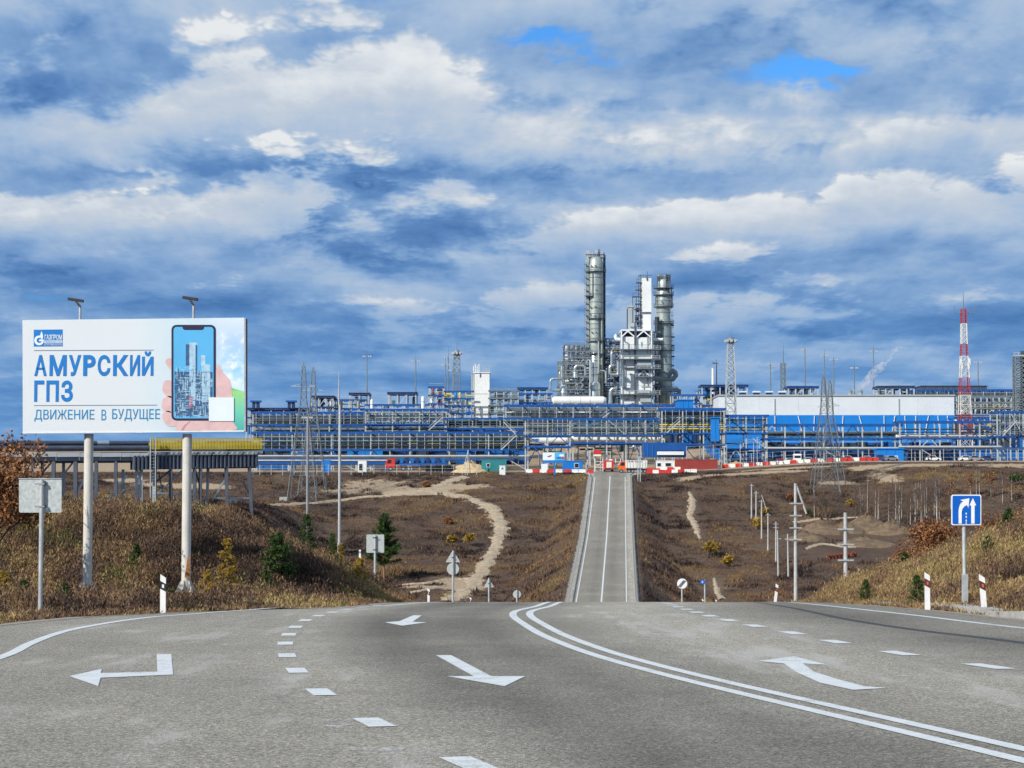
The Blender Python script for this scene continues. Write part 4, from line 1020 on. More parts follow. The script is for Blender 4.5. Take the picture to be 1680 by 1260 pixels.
module('open frame with green and yellow pipes left of the small truss', 545, 600, 656, 700, 645, 3, 13, 3, mats=MD + ('rail_yellow',))
module('raised open truss frame left of the thin masts', 574, 604, 647, 668, 650, 1, 15, 4, dens=.6, roof='steel_navy', beam_m='steel_navy')
module('raised truss frame with dark roof between two tall masts', 637, 682, 646, 668, 650, 1, 15, 5, dens=.8, roof='steel_navy', beam_m='steel_navy')
module('low pipe frame under the raised trusses', 600, 702, 664, 690, 640, 2, 20, 6, mats=MD + ('clad_white', 'panel_blue'))
module('dark cooler stack left of the white square tower', 704, 727, 635, 690, 640, 4, 11.5, 7, mats=('pipe_dark', 'brick_red', 'clad_white', 'steel_dull'), dens=1.3)
module('pale pipe and valve frame at the foot of the white square tower', 727, 776, 642, 690, 645, 4, 12, 8, mats=('pipe_silver', 'clad_white', 'rail_yellow', 'panel_blue', 'pipe_green'))
module('grey gabled frame right of the white square tower', 803, 850, 641, 690, 650, 4, 12, 9, mats=('steel_dull', 'pipe_dark', 'pipe_green'), beam_m='steel_dull')
module('frame with thin roof left of the central columns', 850, 905, 646, 690, 655, 3, 11, 10, mats=MD)
module('crowded lower process frame beneath the central columns', 830, 1000, 668, 712, 640, 3, 17, 11, mats=('clad_white', 'pipe_green', 'pipe_silver', 'steel_dull'))
module('crowded lower process frame under the white cold box', 1000, 1110, 668, 712, 636, 3, 16, 12, mats=('clad_white', 'pipe_green', 'pipe_silver', 'panel_blue'))
module('dark exchanger frame right of the grey column', 1104, 1150, 648, 690, 648, 3, 12, 13, mats=('pipe_dark', 'steel_dull', 'pipe_silver', 'panel_blue_deep'))
module('frame with yellow stair tower left of the hall', 1148, 1186, 640, 690, 652, 4, 10, 14, mats=('pipe_dark', 'rail_yellow', 'pipe_green', 'steel_dull'))
module('open lattice of pipes between the upper left rack and the truss frames', 420, 600, 690, 712, 606, 2, 12, 51, mats=MD, dens=1.4, beam_m='steel_dull')
module('tangle of pipes behind the middle left rack', 600, 735, 676, 712, 604, 3, 11, 52, mats=MD + ('rail_yellow',), dens=1.3)
module('tangle of pipes right of the white square tower foot', 735, 870, 690, 722, 600, 3, 11, 53, mats=MD + ('panel_blue',), dens=1.3, beam_m='steel_dull')
module('tangle of pipes behind the far right racks', 1570, 1690, 650, 690, 660, 4, 10, 54, mats=MD, dens=1.3, beam_m='steel_dull')
module('ground level equipment row behind the left front rack', 430, 640, 716, 752, 575, 2, 30, 15, mats=('panel_blue', 'pipe_dark', 'pipe_green', 'steel_dull', 'rail_yellow'), dens=1.2)
module('ground level equipment row behind the red truck', 640, 862, 716, 752, 575, 2, 30, 16, mats=('panel_blue_deep', 'pipe_dark', 'pipe_green', 'clad_white', 'rail_yellow'), dens=1.2)
module('equipment row behind the gate', 866, 1086, 716, 742, 590, 2, 26, 17, mats=('clad_white', 'rubble', 'pipe_dark', 'pipe_green'), dens=1.2)
module('equipment row between the racks and the hall foot', 1190, 1560, 728, 748, 588, 1, 30, 18, mats=('clad_white', 'panel_blue', 'pipe_silver', 'pipe_dark'), dens=1.0)
module('colourful equipment row at the foot of the red mast', 1566, 1690, 686, 745, 610, 4, 24, 19, mats=('clad_white', 'brick_red', 'pipe_dark', 'pipe_silver', 'rail_yellow'), dens=1.2)
module('roof frame with coolers on top of the hall, centre', 1294, 1342, 636, 650, 645, 1, 12, 20, mats=('steel_dull', 'pipe_dark', 'clad_white'), dens=1.6, roof='steel_blue', beam_m='steel_navy')
module('roof frame with ducts on top of the hall, right', 1442, 1500, 636, 650, 645, 1, 12, 21, mats=('steel_dull', 'clad_white', 'pipe_dark'), dens=1.4, roof='steel_navy', beam_m='steel_navy')
module('roof frame at the left end of the hall', 1152, 1226, 634, 652, 648, 1, 14, 22, mats=('panel_blue', 'pipe_dark', 'steel_dull'), dens=1.2, roof='steel_navy', beam_m='steel_navy')
module('thin raised frame right of the white square tower', 850, 897, 638, 650, 660, 1, 11, 23, mats=('steel_dull',), dens=.3, roof='steel_blue', beam_m='steel_navy')

# stairs climbing the racks
def stair(label, x0, y0, x1, y1, Y):
    t = thing('steel_stair', label, 'stair', at(x0, y0, Y), 'stairs on the racks')
    for d in (0, 1.0): ubar('stringer', t, at(x0, y0, Y + d), at(x1, y1, Y + d), .16, .3, 'steel_grey'); ubar('handrail', t, at(x0, y0 - 5, Y + d), at(x1, y1 - 5, Y + d), .1, .1, 'steel_grey')
    for i in range(1, 9): p = at(x0 + (x1 - x0) * i / 9, y0 + (y1 - y0) * i / 9, Y); ubox('tread', t, (p.x, Y + .5, p.z), (.5, .95, .07), 'steel_dull')
stair('slanting stair at the right end of the middle left rack', 727, 684, 703, 706, 578); stair('slanting stair left of the gate rack, lower flight', 822, 738, 847, 714, 552); stair('slanting stair left of the gate rack, upper flight', 846, 712, 826, 692, 553); stair('slanting stair in front of the central columns', 985, 688, 1000, 677, 616); stair('slanting stair in the rack right of the gate', 1094, 710, 1116, 690, 558); stair('slanting stair in the far right rack', 1645, 715, 1668, 690, 556)
# dark closed sheds and exchanger banks standing inside the racks
def bank_shed(label, x0, x1, yt, yb, Y, seed):
    rn = random.Random(seed); t = thing('exchanger_bank', label, 'exchanger', at((x0 + x1) / 2, yb, Y), 'dark exchanger banks inside the racks'); px = x0
    while px < x1 - 3:
        wd = rn.uniform(5, 17); e = min(px + wd, x1); y = yt + rn.uniform(0, (yb - yt) * .6); a, b = at(px, yb, Y), at(e, y, Y)
        ubox('casing', t, ((a.x + b.x) / 2, Y + 2 + rn.uniform(-.8, .8), (a.z + b.z) / 2), (b.x - a.x - .15, 4, b.z - a.z), rn.choice(('pipe_dark', 'gunmetal', 'pipe_dark', 'steel_navy', 'pipe_dark', 'panel_blue_deep'))); px = e
for i, a in enumerate(((415, 640, 716, 762, 568, 'dark casings inside the left front rack, left half'), (640, 866, 716, 762, 568, 'dark casings inside the left front rack, right half'), (415, 603, 680, 712, 598, 'dark casings inside the upper left rack'), (600, 866, 690, 712, 596, 'dark casings inside the middle left racks'), (866, 1088, 692, 716, 582, 'dark casings in the rack above the gate'),
        (832, 1104, 668, 690, 632, 'dark casings below the central columns'), (1086, 1190, 674, 735, 578, 'dark casings inside the rack right of the gate'), (1258, 1560, 724, 740, 580, 'dark casings below the long hall rack'), (1560, 1700, 690, 745, 600, 'dark casings inside the far right racks'), (1566, 1690, 645, 690, 695, 'dark casings on the right skyline'))): bank_shed(a[5], *a[:5], i)

# ---------------- white and grey buildings
def block(label, x0, x1, yt, yb, Y, depth, mat, name='building', cat='building', roof=None, group=None, seams=0, seam_m='clad_grey', base_z=None):
    xa, xb = pxx(x0, Y), pxx(x1, Y); zb = pz(yb, Y) if base_z is None else base_z; zt = pz(yt, Y)
    t = thing(name, label, cat, ((xa + xb) / 2, Y, zb), group)
    ubox('walls', t, ((xa + xb) / 2, Y + depth / 2, (zb + zt) / 2), (xb - xa, depth, zt - zb), mat)
    ubox('roof', t, ((xa + xb) / 2, Y + depth / 2, zt + .16), (xb - xa + .6, depth + .6, .3), roof or mat)
    for i in range(seams):
        x = xa + (xb - xa) * (i + 1) / (seams + 1); ubox('wall_seam', t, (x, Y - .03, (zb + zt) / 2), (.12, .06, zt - zb), seam_m)
    return t
# the big hall
HY = 632.0
t = thing('process_hall', 'long hall with pale upper wall and bright blue lower wall', 'hall', (pxx(1372, HY), HY, gnd(1372, HY)))
hx0, hx1 = pxx(1180, HY), pxx(1566, HY); zg, zm, zt = gnd(1372, HY), pz(681, HY), pz(649.5, HY)
ubox('upper_wall', t, ((hx0 + hx1) / 2, HY + 22, (zm + zt) / 2), (hx1 - hx0, 44, zt - zm), 'panel_pale')
ubox('lower_wall', t, ((hx0 + hx1) / 2, HY + 22, (zg + zm) / 2 - .5), (hx1 - hx0 + .2, 44.4, zm - zg + .98), 'panel_blue')
ubox('roof', t, ((hx0 + hx1) / 2, HY + 22, zt + .2), (hx1 - hx0 + .6, 44.8, .4), 'clad_grey')
rn = random.Random(6)
for i, px in enumerate((1245, 1310, 1375, 1440, 1505)): ubox('wall_seam', t, (pxx(px, HY), HY - .03, (zm + zt) / 2), (.08, .06, zt - zm - .1), 'panel_pale')
for i, px in enumerate((1271, 1309, 1336, 1383, 1409, 1450, 1468, 1484, 1502, 1523, 1538, 1554)):
    sl = (0, 8, -2, -3, 9, 0, -6, 2, 0, -7, 4, 0)[i]
    ubar('downpipe', t, (pxx(px, HY), HY - .5, zm - .2), (pxx(px + sl, HY), HY - .5, pz(716, HY)), .2, .2, 'clad_white')
for px in (1271, 1475): ubox('wall_vent', t, (pxx(px, HY), HY - .15, pz(667, HY)), (.3, .2, 5), 'clad_grey')
for px in range(1190, 1560, 46): ubox('door' if px % 4 else 'window', t, (pxx(px, HY), HY - .3, zg + 1.2), (3.0, .2, 2.4), 'panel_pale')
for i, px in enumerate((1219, 1241, 1262, 1283)):
    p = at(px, 650, HY + 4); v = thing('roof_vent', ('leftmost', 'second', 'third', 'rightmost')[i] + ' of the four boxy vents on the hall roof edge', 'roof vent', p, 'boxy vents on the hall roof')
    ubox('housing', v, (p.x, p.y, p.z + .5), (1.9, 1.9, 1.1), 'steel_navy'); ubox('hood', v, (p.x, p.y, p.z + 1.35), (2.3, 2.3, .45), 'panel_pale')
for i, (px, w_) in enumerate(((1395, 9), (1412, 8), (1440, 8))):
    p = at(px, 650, HY + 12); v = thing('roof_stack', ('pale squat stack on the hall roof at the foot of the steam', 'middle pale squat stack on the hall roof', 'right pale squat stack on the hall roof')[i], 'stack', p, 'squat stacks on the hall roof')
    mb = MB(); mb.lathe(p, [(.7, 0), (.7, 1.5), (.85, 1.55), (.85, 1.8)], 14); mb.build('shaft', 'clad_grey', v); mb = MB(); mb.cyl((p.x, p.y, p.z + 1.81), (p.x, p.y, p.z + 2.0), .5, n=12); mb.build('outlet', 'pipe_dark', v)
block('deep blue block above the rack left of the hall', 1113, 1138, 657, 672, 600, 10, 'panel_blue', seams=2, seam_m='panel_blue_deep')
block('narrow bright blue panel tower in front of the rack, left of the hall', 1168, 1180, 686, 724, 552, 4, 'panel_blue', seams=1, seam_m='panel_blue_deep')
block('blue block on the hall roof at its left end', 1179, 1206, 634, 651, 655, 8, 'panel_blue')
block('bright blue block left of the gate under the rack', 795, 835, 738, 752, 560, 6, 'panel_blue_deep', seams=3, seam_m='steel_navy')
block('low bright blue block at the right under the rack', 1440, 1482, 737, 757, 556, 6, 'panel_blue', seams=2, seam_m='panel_blue_deep')
block('blue ground floor row behind the parked cars', 1196, 1440, 742, 760, 580, 8, 'panel_blue_deep', seams=22, seam_m='steel_navy')
block('pale blue wall behind the far right rack', 1490, 1690, 740, 760, 585, 8, 'panel_blue_deep', seams=18, seam_m='clad_grey')
block('blue lean-to block behind the low left rack', 420, 482, 757, 770, 545, 6, 'panel_blue_deep', seams=4, seam_m='steel_navy')
block('blue wall section behind the left rack, above the red truck', 570, 628, 738, 750, 566, 4, 'panel_blue', seams=3, seam_m='panel_blue_deep')
block('grey clad duct building on the far right skyline', 1512, 1620, 634, 652, 690, 14, 'gunmetal', seams=10, seam_m='steel_dull')

def rail_ring(t, x0, x1, y0, y1, z, h=1.1, m_='steel_grey'):
    P = [(x0, y0), (x1, y0), (x1, y1), (x0, y1)]
    for i in range(4):
        a, b = P[i], P[(i + 1) % 4]
        ubar('handrail', t, (*a, z + h), (*b, z + h), .1, .1, m_)
    for a in P: ubar('rail_post', t, (*a, z), (*a, z + h), .1, .1, m_)
# white square tower (left)
Y = 650; t = block('white square cold box tower standing left of the central columns', 778.5, 803, 612, 690, Y, 9, 'clad_white', name='cold_box', cat='tower', seams=0)
xa, xb, zt = pxx(773, Y), pxx(803, Y), pz(612, Y)
ubox('side_bay', t, (pxx(775.6, Y), Y + 4, pz(650, Y)), (1.0, 7, pz(612, Y) - pz(684, Y)), 'clad_grey'); ubox('side_bay', t, (pxx(774, Y), Y + 1, pz(645, Y)), (.3, 1.2, pz(612, Y) - pz(674, Y)), 'steel_grey')
ubox('panel_joint', t, (pxx(790.7, Y), Y - .04, pz(646, Y)), (4.7, .08, .12), 'clad_grey'); ubox('hatch', t, (pxx(788, Y), Y - .06, pz(616, Y)), (.4, .12, 1.2), 'gunmetal')
for px in (777, 780, 783, 786): upipe('vent_stack', t, at(px, 612, Y + 3), at(px, 597 + (px % 2) * 3, Y + 3), .14, 'clad_white', 'rod')
rail_ring(t, xa, xb, Y - .4, Y + 9, zt + .3)
for px, yy in ((793, 600), (799, 603), (803, 598)): upipe('mast', t, at(px, 612, Y + 4), at(px, yy, Y + 4), .07, 'steel_grey', 'rod')
ubar('pipe', t, at(788, 666, Y - .3), at(788, 684, Y - .3), .18, .18, 'clad_grey'); ubar('pipe', t, at(784, 672, Y - .3), at(788, 666, Y - .3), .18, .18, 'clad_grey')

# ---------------- columns and cold boxes in the middle
def column(label, px, prof, Y, mat='column_steel', bands=(), plats=(), name='column'):
    """tall vessel: prof = (half width px, y px) from the foot up; bands and platforms at picture heights"""
    x = pxx(px, Y); k = Y / F; z0 = pz(prof[0][1], Y)
    t = thing(name, label, 'column', (x, Y, z0)); mb = MB()
    mb.lathe((x, Y, 0), [(r * k, pz(y, Y)) for r, y in prof], 28); mb.build('shell', mat, t)
    for y, r in bands:
        mb = MB(); mb.lathe((x, Y, pz(y, Y)), [(r * k, -.1), (r * k + .09, -.1), (r * k + .09, .1), (r * k, .1)], 28); mb.build('band', 'steel_dull', t)
    for y, r, w_ in plats:
        z = pz(y, Y); mb = MB(); mb.lathe((x, Y, z), [(r * k, -.18), (r * k + w_, -.18), (r * k + w_, .0), (r * k, .02)], 24); p = mb.build('platform', 'gunmetal', t)
        mb = MB(); n = 20; rr = r * k + w_ - .06
        for i in range(n):
            a, b = 2 * math.pi * i / n, 2 * math.pi * (i + 1) / n; A = (x + rr * math.cos(a), Y + rr * math.sin(a)); B = (x + rr * math.cos(b), Y + rr * math.sin(b))
            mb.bar((*A, z), (*A, z + 1.15), .09)
            for h in (.6, 1.15): mb.bar((*A, z + h), (*B, z + h), .08)
        mb.build('handrail', 'steel_dull', p)
    return t
def ladder(t, px, y0, y1, Y, w_=.5, mat='steel_dull', cage=True):
    mb = MB(); x = pxx(px, Y); za, zb = pz(y0, Y), pz(y1, Y)
    for s in (-w_ / 2, w_ / 2): mb.bar((x + s, Y, za), (x + s, Y, zb), .09)
    z = za
    while z < zb: mb.bar((x - w_ / 2, Y, z), (x + w_ / 2, Y, z), .06); z += 1.0
    if cage:
        z = za + 2
        while z < zb: mb.box((x, Y - .35, z), (w_ + .5, .7, .08)); z += 2.2
    return mb.build('ladder', mat, t)
CY = 700.0
t = column('tallest steel column of the plant with domed top', 978, [(12, 665), (12.5, 560), (12.5, 437), (11.5, 430), (9.5, 424), (6, 420.5), (2, 419)], CY,
           bands=[(y, 12.5) for y in (638, 615, 592, 556, 540, 532, 515, 506, 496, 483, 468, 456, 440)], plats=[(446, 12.5, 1.0), (523, 12.5, .8), (560, 12.5, .9), (581, 12.5, 1.2)])
ubox('duct', t, at(963.5, 492, CY - 1.0), (.95, 1.2, pz(420, CY) - pz(562, CY)), 'clad_grey')
upipe('riser_pipe', t, at(991.5, 650, CY + .5), at(991.5, 418, CY + .5), .42, 'pipe_dark'); upipe('riser_pipe', t, at(987.3, 650, CY - 2.2), at(987.3, 520, CY - 2.2), .30, 'column_steel')
upipe('riser_pipe', t, at(972.5, 487, CY - 2.6), at(972.5, 448, CY - 2.6), .16, 'pipe_dark', 'rod'); upipe('riser_pipe', t, at(983, 580, CY - 2.6), at(983, 514, CY - 2.6), .2, 'pipe_dark', 'rod')
for y in range(424, 650, 14): ubox('pipe_bracket', t, at(992.5, y, CY + .4), (.5, .5, .5), 'pipe_dark')
for (px, y) in ((965, 478), (976, 518), (966, 513), (978, 475), (970, 436), (977, 436), (968, 503), (977, 503), (971, 545), (978, 545)): upipe('nozzle', t, at(px, y, CY - 2.0), at(px, y, CY - 3.1), .22, 'gunmetal', 'rod')
ubox('side_platform', t, at(966, 485.5, CY - 2.4), (2.6, 1.6, .25), 'gunmetal'); ubar('handrail', t, at(960, 481, CY - 3.2), at(972, 481, CY - 3.2), .1, .1, 'steel_grey')
ladder(t, 961, 640, 430, CY - 1.9)
tp = pz(418, CY)
for i, (px, yy, w_) in enumerate(((964, 411, 1.2), (969, 413, 1.4), (978, 409.5, .9), (983, 409, .8), (987, 413, 1.2), (990, 415, .8))): ubox('top_equipment', t, at(px, (yy + 424) / 2, CY + PR.uniform(-1, 1)), (w_, 1.2, pz(yy, CY) - pz(424, CY)), PR.choice(('steel_grey', 'steel_dull', 'clad_grey')))
for px in range(962, 993, 4): ubar('top_rail_post', t, at(px, 421, CY - 1.6), at(px, 413, CY - 1.6), .12, .12, 'steel_dull')
ubar('top_rail', t, at(961, 418, CY - 1.7), at(992, 418, CY - 1.7), .16, .3, 'steel_navy')

t = column('slim pale column in front of the tallest column', 975.5, [(9.5, 660), (9.5, 632), (8.5, 629), (5.6, 626), (5.6, 580), (4, 577), (1.5, 576)], 680,
           mat='pipe_silver', bands=[(y, 5.6) for y in (615, 603, 592)] + [(640, 9.5)], plats=[(580, 5.6, .9)])
upipe('side_pipe', t, at(968.5, 660, 678), at(968.5, 590, 678), .35, 'clad_grey'); upipe('side_pipe', t, at(982, 612, 678), at(982, 560, 678), .22, 'clad_grey')
t = column('short silver vessel left of the slim column', 925, [(6, 656), (6, 634), (5, 632), (2, 631)], 676, mat='pipe_silver', bands=[(640, 6), (646, 6)])
upipe('inlet_pipe', t, at(922, 632, 676), at(922, 600, 676), .5, 'pipe_silver')
t = column('small silver vessel in the upper left frame', 944, [(4, 620), (4, 609), (2.5, 606.5), (1, 606)], 684, mat='pipe_silver', bands=[(613, 4)])
# bent pipes
def bent(label, pts, Y, r, mat, name='bent_pipe'):
    P = [at(x, y, Y) for x, y in pts]; t = thing(name, label, 'pipe', P[0], 'large bent pipes round the columns')
    mb = MB(); mb.tube([tuple(p) for p in P], r, 10); mb.build('pipe_run', mat, t)
    for q in (P[0], P[-1]):
        d = (P[1] - P[0]).normalized() if q is P[0] else (P[-1] - P[-2]).normalized(); mb = MB(); mb.cyl(q - d * .12, q + d * .12, r * 1.5, n=12); mb.build('flange', 'steel_dull', t)
bent('square bent pipe loop at the far left of the column group', [(921, 621.5), (907, 621.5), (904, 623), (903, 626), (903, 637), (904.5, 639.5), (907, 640.5), (918, 640.5)], 672, .38, 'pipe_silver')
bent('arched pale pipe over the upper left frame', [(943.5, 610), (943.5, 603), (946, 600.5), (957, 600.5), (960, 603), (960.5, 616)], 672, .42, 'pipe_silver')
bent('hooked pale pipe right of the slim column', [(985, 608.5), (991, 608.5), (994, 611), (994, 628)], 672, .36, 'pipe_silver')
bent('tall pale loop pipe left of the cold box, upper', [(1005, 577), (1003.5, 580), (1003.5, 592), (1003.5, 600)], 672, .45, 'pipe_silver')
bent('pale loop pipe left of the cold box, lower', [(1007, 600), (1002, 600.5), (1000.5, 603), (1000.5, 612), (1003, 615), (1013, 615), (1014, 612), (1014, 592)], 671, .5, 'pipe_silver')
bent('grey hook pipe at the left foot of the cold box', [(1012, 637.5), (1005, 638), (1002, 641), (1001.5, 648), (1001.5, 662)], 670, .6, 'pipe_silver')
bent('wide grey bend on the right flank of the grey column', [(1096, 616), (1104, 608), (1108, 611), (1109, 616), (1104, 622), (1086, 622), (1070, 621)], 690, .8, 'steel_dull')
bent('lower grey bend right of the grey column', [(1084, 640), (1112, 640), (1114, 642), (1114, 650)], 690, .7, 'steel_dull')
bent('pale horizontal pipe between cold box and grey column', [(1070, 557), (1088, 557)], 685, .5, 'clad_white')
bent('curled white pipe end at the top left of the cold box', [(1012, 549), (1010, 552), (1011, 556), (1018, 557.5)], 684, .6, 'clad_white')

# left column frame (open steel)
t = module('open steel frame with blue decks left of the tallest column', 926, 968, 566, 660, 688, 9, 8, 31, depth=10, mats=('pipe_silver', 'steel_dull', 'pipe_dark', 'clad_white', 'pipe_dark', 'gunmetal'), post_m='gunmetal', beam_m='steel_dull', dens=2.4)
module('low frame with railed top at the left edge of the column group', 916, 930, 594, 660, 692, 5, 7, 32, depth=8, mats=('steel_dull', 'pipe_silver', 'clad_white'), post_m='steel_dull', beam_m='steel_dull')
module('dark open frame between the tallest column and the cold box', 990, 1019, 556, 662, 700, 9, 10, 33, depth=14, mats=('pipe_dark', 'pipe_dark', 'gunmetal', 'pipe_silver', 'steel_dull', 'pipe_dark'), post_m='gunmetal', beam_m='gunmetal', dens=2.2)
module('dark pipe frame between the cold box and the grey column', 1068, 1082, 545, 662, 694, 8, 7, 34, depth=12, mats=('pipe_dark', 'steel_dull', 'clad_white', 'gunmetal'), post_m='gunmetal', beam_m='steel_dull', dens=1.8)
module('pipe frame at the right foot of the grey column', 1096, 1116, 640, 664, 684, 2, 10, 35, depth=8, mats=('steel_dull', 'pipe_silver', 'rail_yellow'), dens=1.6, post_m='steel_dull', beam_m='steel_dull')
t = thing('storage_drum', 'long white horizontal drum in front of the columns', 'drum', at(950, 664, 662))
mb = MB(); a, b = at(909, 657.5, 662), at(990, 657.5, 662); prof = [(a.x - 1.0, .5), (a.x - .7, 1.0), (a.x, 1.42), (b.x, 1.42), (b.x + .7, 1.0), (b.x + 1.0, .5)]
for (x0, r0), (x1, r1) in zip(prof[:-1], prof[1:]): mb.cyl((x0, a.y, a.z), (x1, a.y, a.z), r0, r1, n=20, caps=True)
mb.build('shell', 'clad_white', t)
for px in (922, 945, 975): ubox('saddle', t, at(px, 666, 662), (.6, 2.4, 1.4), 'steel_grey')
for px in (935, 952, 968): mb = MB(); c = at(px, 657.5, 662); mb.cyl((c.x - .06, c.y, c.z), (c.x + .06, c.y, c.z), 1.46, n=20); mb.build('band', 'clad_grey', t)
t = thing('storage_drum', 'lower white drum showing through the rack below the columns', 'drum', at(970, 690, 636))
for px0, px1, yy in ((950, 1062, 682),):
    upipe('shell', t, at(px0, yy, 636), at(px1, yy, 636), 1.3, 'clad_white')
    for px in (965, 1000, 1040): ubox('saddle', t, at(px, yy + 8, 636), (.6, 2, 1.6), 'steel_grey')
t = thing('storage_drum', 'lowest white drum close above the gate roof line', 'drum', at(950, 728, 575))
upipe('shell', t, at(885, 722, 578), at(1000, 722, 578), 1.1, 'clad_white')
for px in (895, 930, 985): ubox('saddle', t, at(px, 730, 578), (.6, 1.8, 1.4), 'steel_grey')

# big white cold box pair
Y = 676.0
t = thing('cold_box', 'large white cold box of two joined blocks with platforms', 'cold box', at(1044, 665, Y))
def bx(name, x0, x1, yt, yb, y0, dep, m_, par=t): 
    a, b = at(x0, yb, Y), at(x1, yt, Y); return ubox(name, par, ((a.x + b.x) / 2, Y + y0 + dep / 2, (a.z + b.z) / 2), (b.x - a.x, dep, b.z - a.z), m_)
bx('left_block', 1021.5, 1040.5, 552.5, 668, 0, 12, 'clad_white'); bx('right_block', 1044.5, 1067, 553.5, 668, 0, 12, 'clad_white'); bx('core', 1040, 1045, 550, 668, 1.5, 10, 'gunmetal')
for px in (1019.5, 1043.2, 1068.8): bx('corner_post', px - .9, px + .9, 541, 668, -.6, .5, 'clad_white')
bx('dark_duct', 1041, 1043, 530, 668, -.9, .4, 'gunmetal')  # dark strip standing in for the shade in the gap between the blocks
bx('top_beam', 1018.5, 1069.5, 540.5, 543, -.6, 12, 'clad_white'); bx('roof_deck', 1020, 1068, 543, 545, 0, 11.5, 'gunmetal')
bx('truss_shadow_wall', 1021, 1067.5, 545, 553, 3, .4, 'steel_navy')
for a, b in (((1020, 552.5), (1030, 543)), ((1030, 543), (1041, 552.5)), ((1044.5, 553), (1056, 543)), ((1056, 543), (1067, 553))): ubar('truss_brace', t, at(*a, Y - .4), at(*b, Y - .4), .42, .42, 'clad_white')
for y, x0, x1 in ((573, 1006, 1084), (589, 1004, 1084), (604.5, 1044, 1084), (618, 1043, 1070), (646.5, 1004, 1084)):
    bx('platform', x0, x1, y, y + 1.3, -2.4, 3, 'steel_dull')
    for h in (3.0, 5.6): ubar('handrail', t, at(x0, y - h, Y - 2.4), at(x1, y - h, Y - 2.4), .11, .11, 'steel_grey')
    for k in range(int((x1 - x0) / 6) + 1): ubar('rail_post', t, at(x0 + k * 6, y, Y - 2.4), at(x0 + k * 6, y - 5.6, Y - 2.4), .11, .11, 'steel_grey')
bx('recess', 1046, 1064, 608, 617, -.3, .35, 'steel_navy')
for a, b in (((1047, 616), (1056, 608)), ((1056, 608), (1065, 616))): ubar('truss_brace', t, at(*a, Y - .7), at(*b, Y - .7), .35, .35, 'clad_white')
bx('white_hatch', 1045, 1068, 594, 600, -1.2, 1.0, 'clad_grey'); bx('cable_tray', 1024, 1041, 603, 605, -.8, .6, 'gunmetal'); bx('white_hatch', 1047, 1066, 640, 645, -1.4, 1.2, 'clad_grey'); bx('white_hatch', 1050, 1068, 654, 660, -1.4, 1.2, 'clad_grey')
for x0, y0, x1, y1 in ((1024, 552, 1024, 560), (1024, 560, 1031, 563), (1031, 563, 1031, 572), (1026, 577, 1033, 577), (1033, 577, 1033, 588), (1026, 592, 1026, 636), (1020, 636, 1026, 636), (1026, 638, 1032, 638), (1032, 638, 1032, 655), (1026, 655, 1032, 655), (1024, 592, 1024, 610), (1062, 580, 1062, 552), (1062, 566, 1066, 560), (1066, 560, 1066, 545), (1063, 618, 1063, 634), (1056, 628, 1056, 645), (1052, 634, 1068, 634), (1052, 560, 1052, 568)):
    ubar('surface_pipe', t, at(x0, y0, Y - .3), at(x1, y1, Y - .3), .2, .2, PR.choice(('clad_grey', 'steel_dull')))
for y in (565, 585, 614, 632, 650):
    for x0, x1 in ((1021.5, 1040.5), (1044.5, 1067)): ubox('panel_joint', t, at((x0 + x1) / 2, y, Y - .03), ((x1 - x0) / F * Y, .06, .1), 'clad_grey')
# upper white boxes on the cold box
Y = 682.0
t = thing('cold_box_tower', 'tall narrow white box tower on top of the cold box', 'tower', at(1060, 540, Y))
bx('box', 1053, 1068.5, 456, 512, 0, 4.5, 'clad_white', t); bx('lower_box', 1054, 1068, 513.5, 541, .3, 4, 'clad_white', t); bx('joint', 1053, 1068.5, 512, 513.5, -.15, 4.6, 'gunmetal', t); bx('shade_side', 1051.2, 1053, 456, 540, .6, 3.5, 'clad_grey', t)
for px in range(1050, 1071, 3): ubar('top_rail_post', t, at(px, 456, Y), at(px, 450.5, Y), .1, .1, 'gunmetal')
ubar('top_rail', t, at(1049, 451.5, Y), at(1070, 451.5, Y), .14, .14, 'gunmetal'); upipe('mast', t, at(1062, 456, Y + 1), at(1062, 445, Y + 1), .09, 'gunmetal', 'rod'); upipe('vent', t, at(1061.5, 460, Y - .2), at(1061.5, 453, Y - .2), .2, 'gunmetal', 'rod')
ladder(t, 1050.2, 536, 452, Y + .5, .7, 'gunmetal')
for y, x0 in ((463, 1044), (475, 1043), (486, 1038), (498, 1042), (507, 1040), (517, 1042), (527, 1042), (534, 1036)):
    bx('side_platform', x0, 1052, y, y + 1.2, -.4, 2.4, 'gunmetal', t); ubar('handrail', t, at(x0, y - 5, Y - .4), at(1052, y - 5, Y - .4), .1, .1, 'gunmetal'); ubar('rail_post', t, at(x0, y, Y - .4), at(x0, y - 5, Y - .4), .1, .1, 'gunmetal')
for a, b in (((1038, 486), (1038, 535)), ((1044, 486), (1044, 540)), ((1048, 462), (1048, 540))): ubar('side_post', t, at(*a, Y), at(*b, Y), .22, .22, 'gunmetal')
for px, y0, y1 in ((1046, 505, 512), (1045, 520, 526), (1046, 528, 533)): mb = MB(); c0, c1 = at(px, y1, Y + 1), at(px, y0, Y + 1); mb.cyl(c0, c1, .7, n=10); mb.build('side_vessel', 'gunmetal', t)
t = thing('cold_box_tower', 'shorter pale box tower left of the tall narrow one', 'tower', at(1036, 540, Y))
bx('box', 1030.5, 1040.5, 505, 541, 0, 4.5, 'clad_grey', t); bx('cap', 1030, 1041, 502, 504, -.2, 5, 'steel_grey', t); bx('shade_side', 1029.3, 1030.4, 506, 540, .5, 3.5, 'gunmetal', t); bx('foot_duct', 1033, 1044, 530, 536, -.8, .7, 'clad_grey', t)
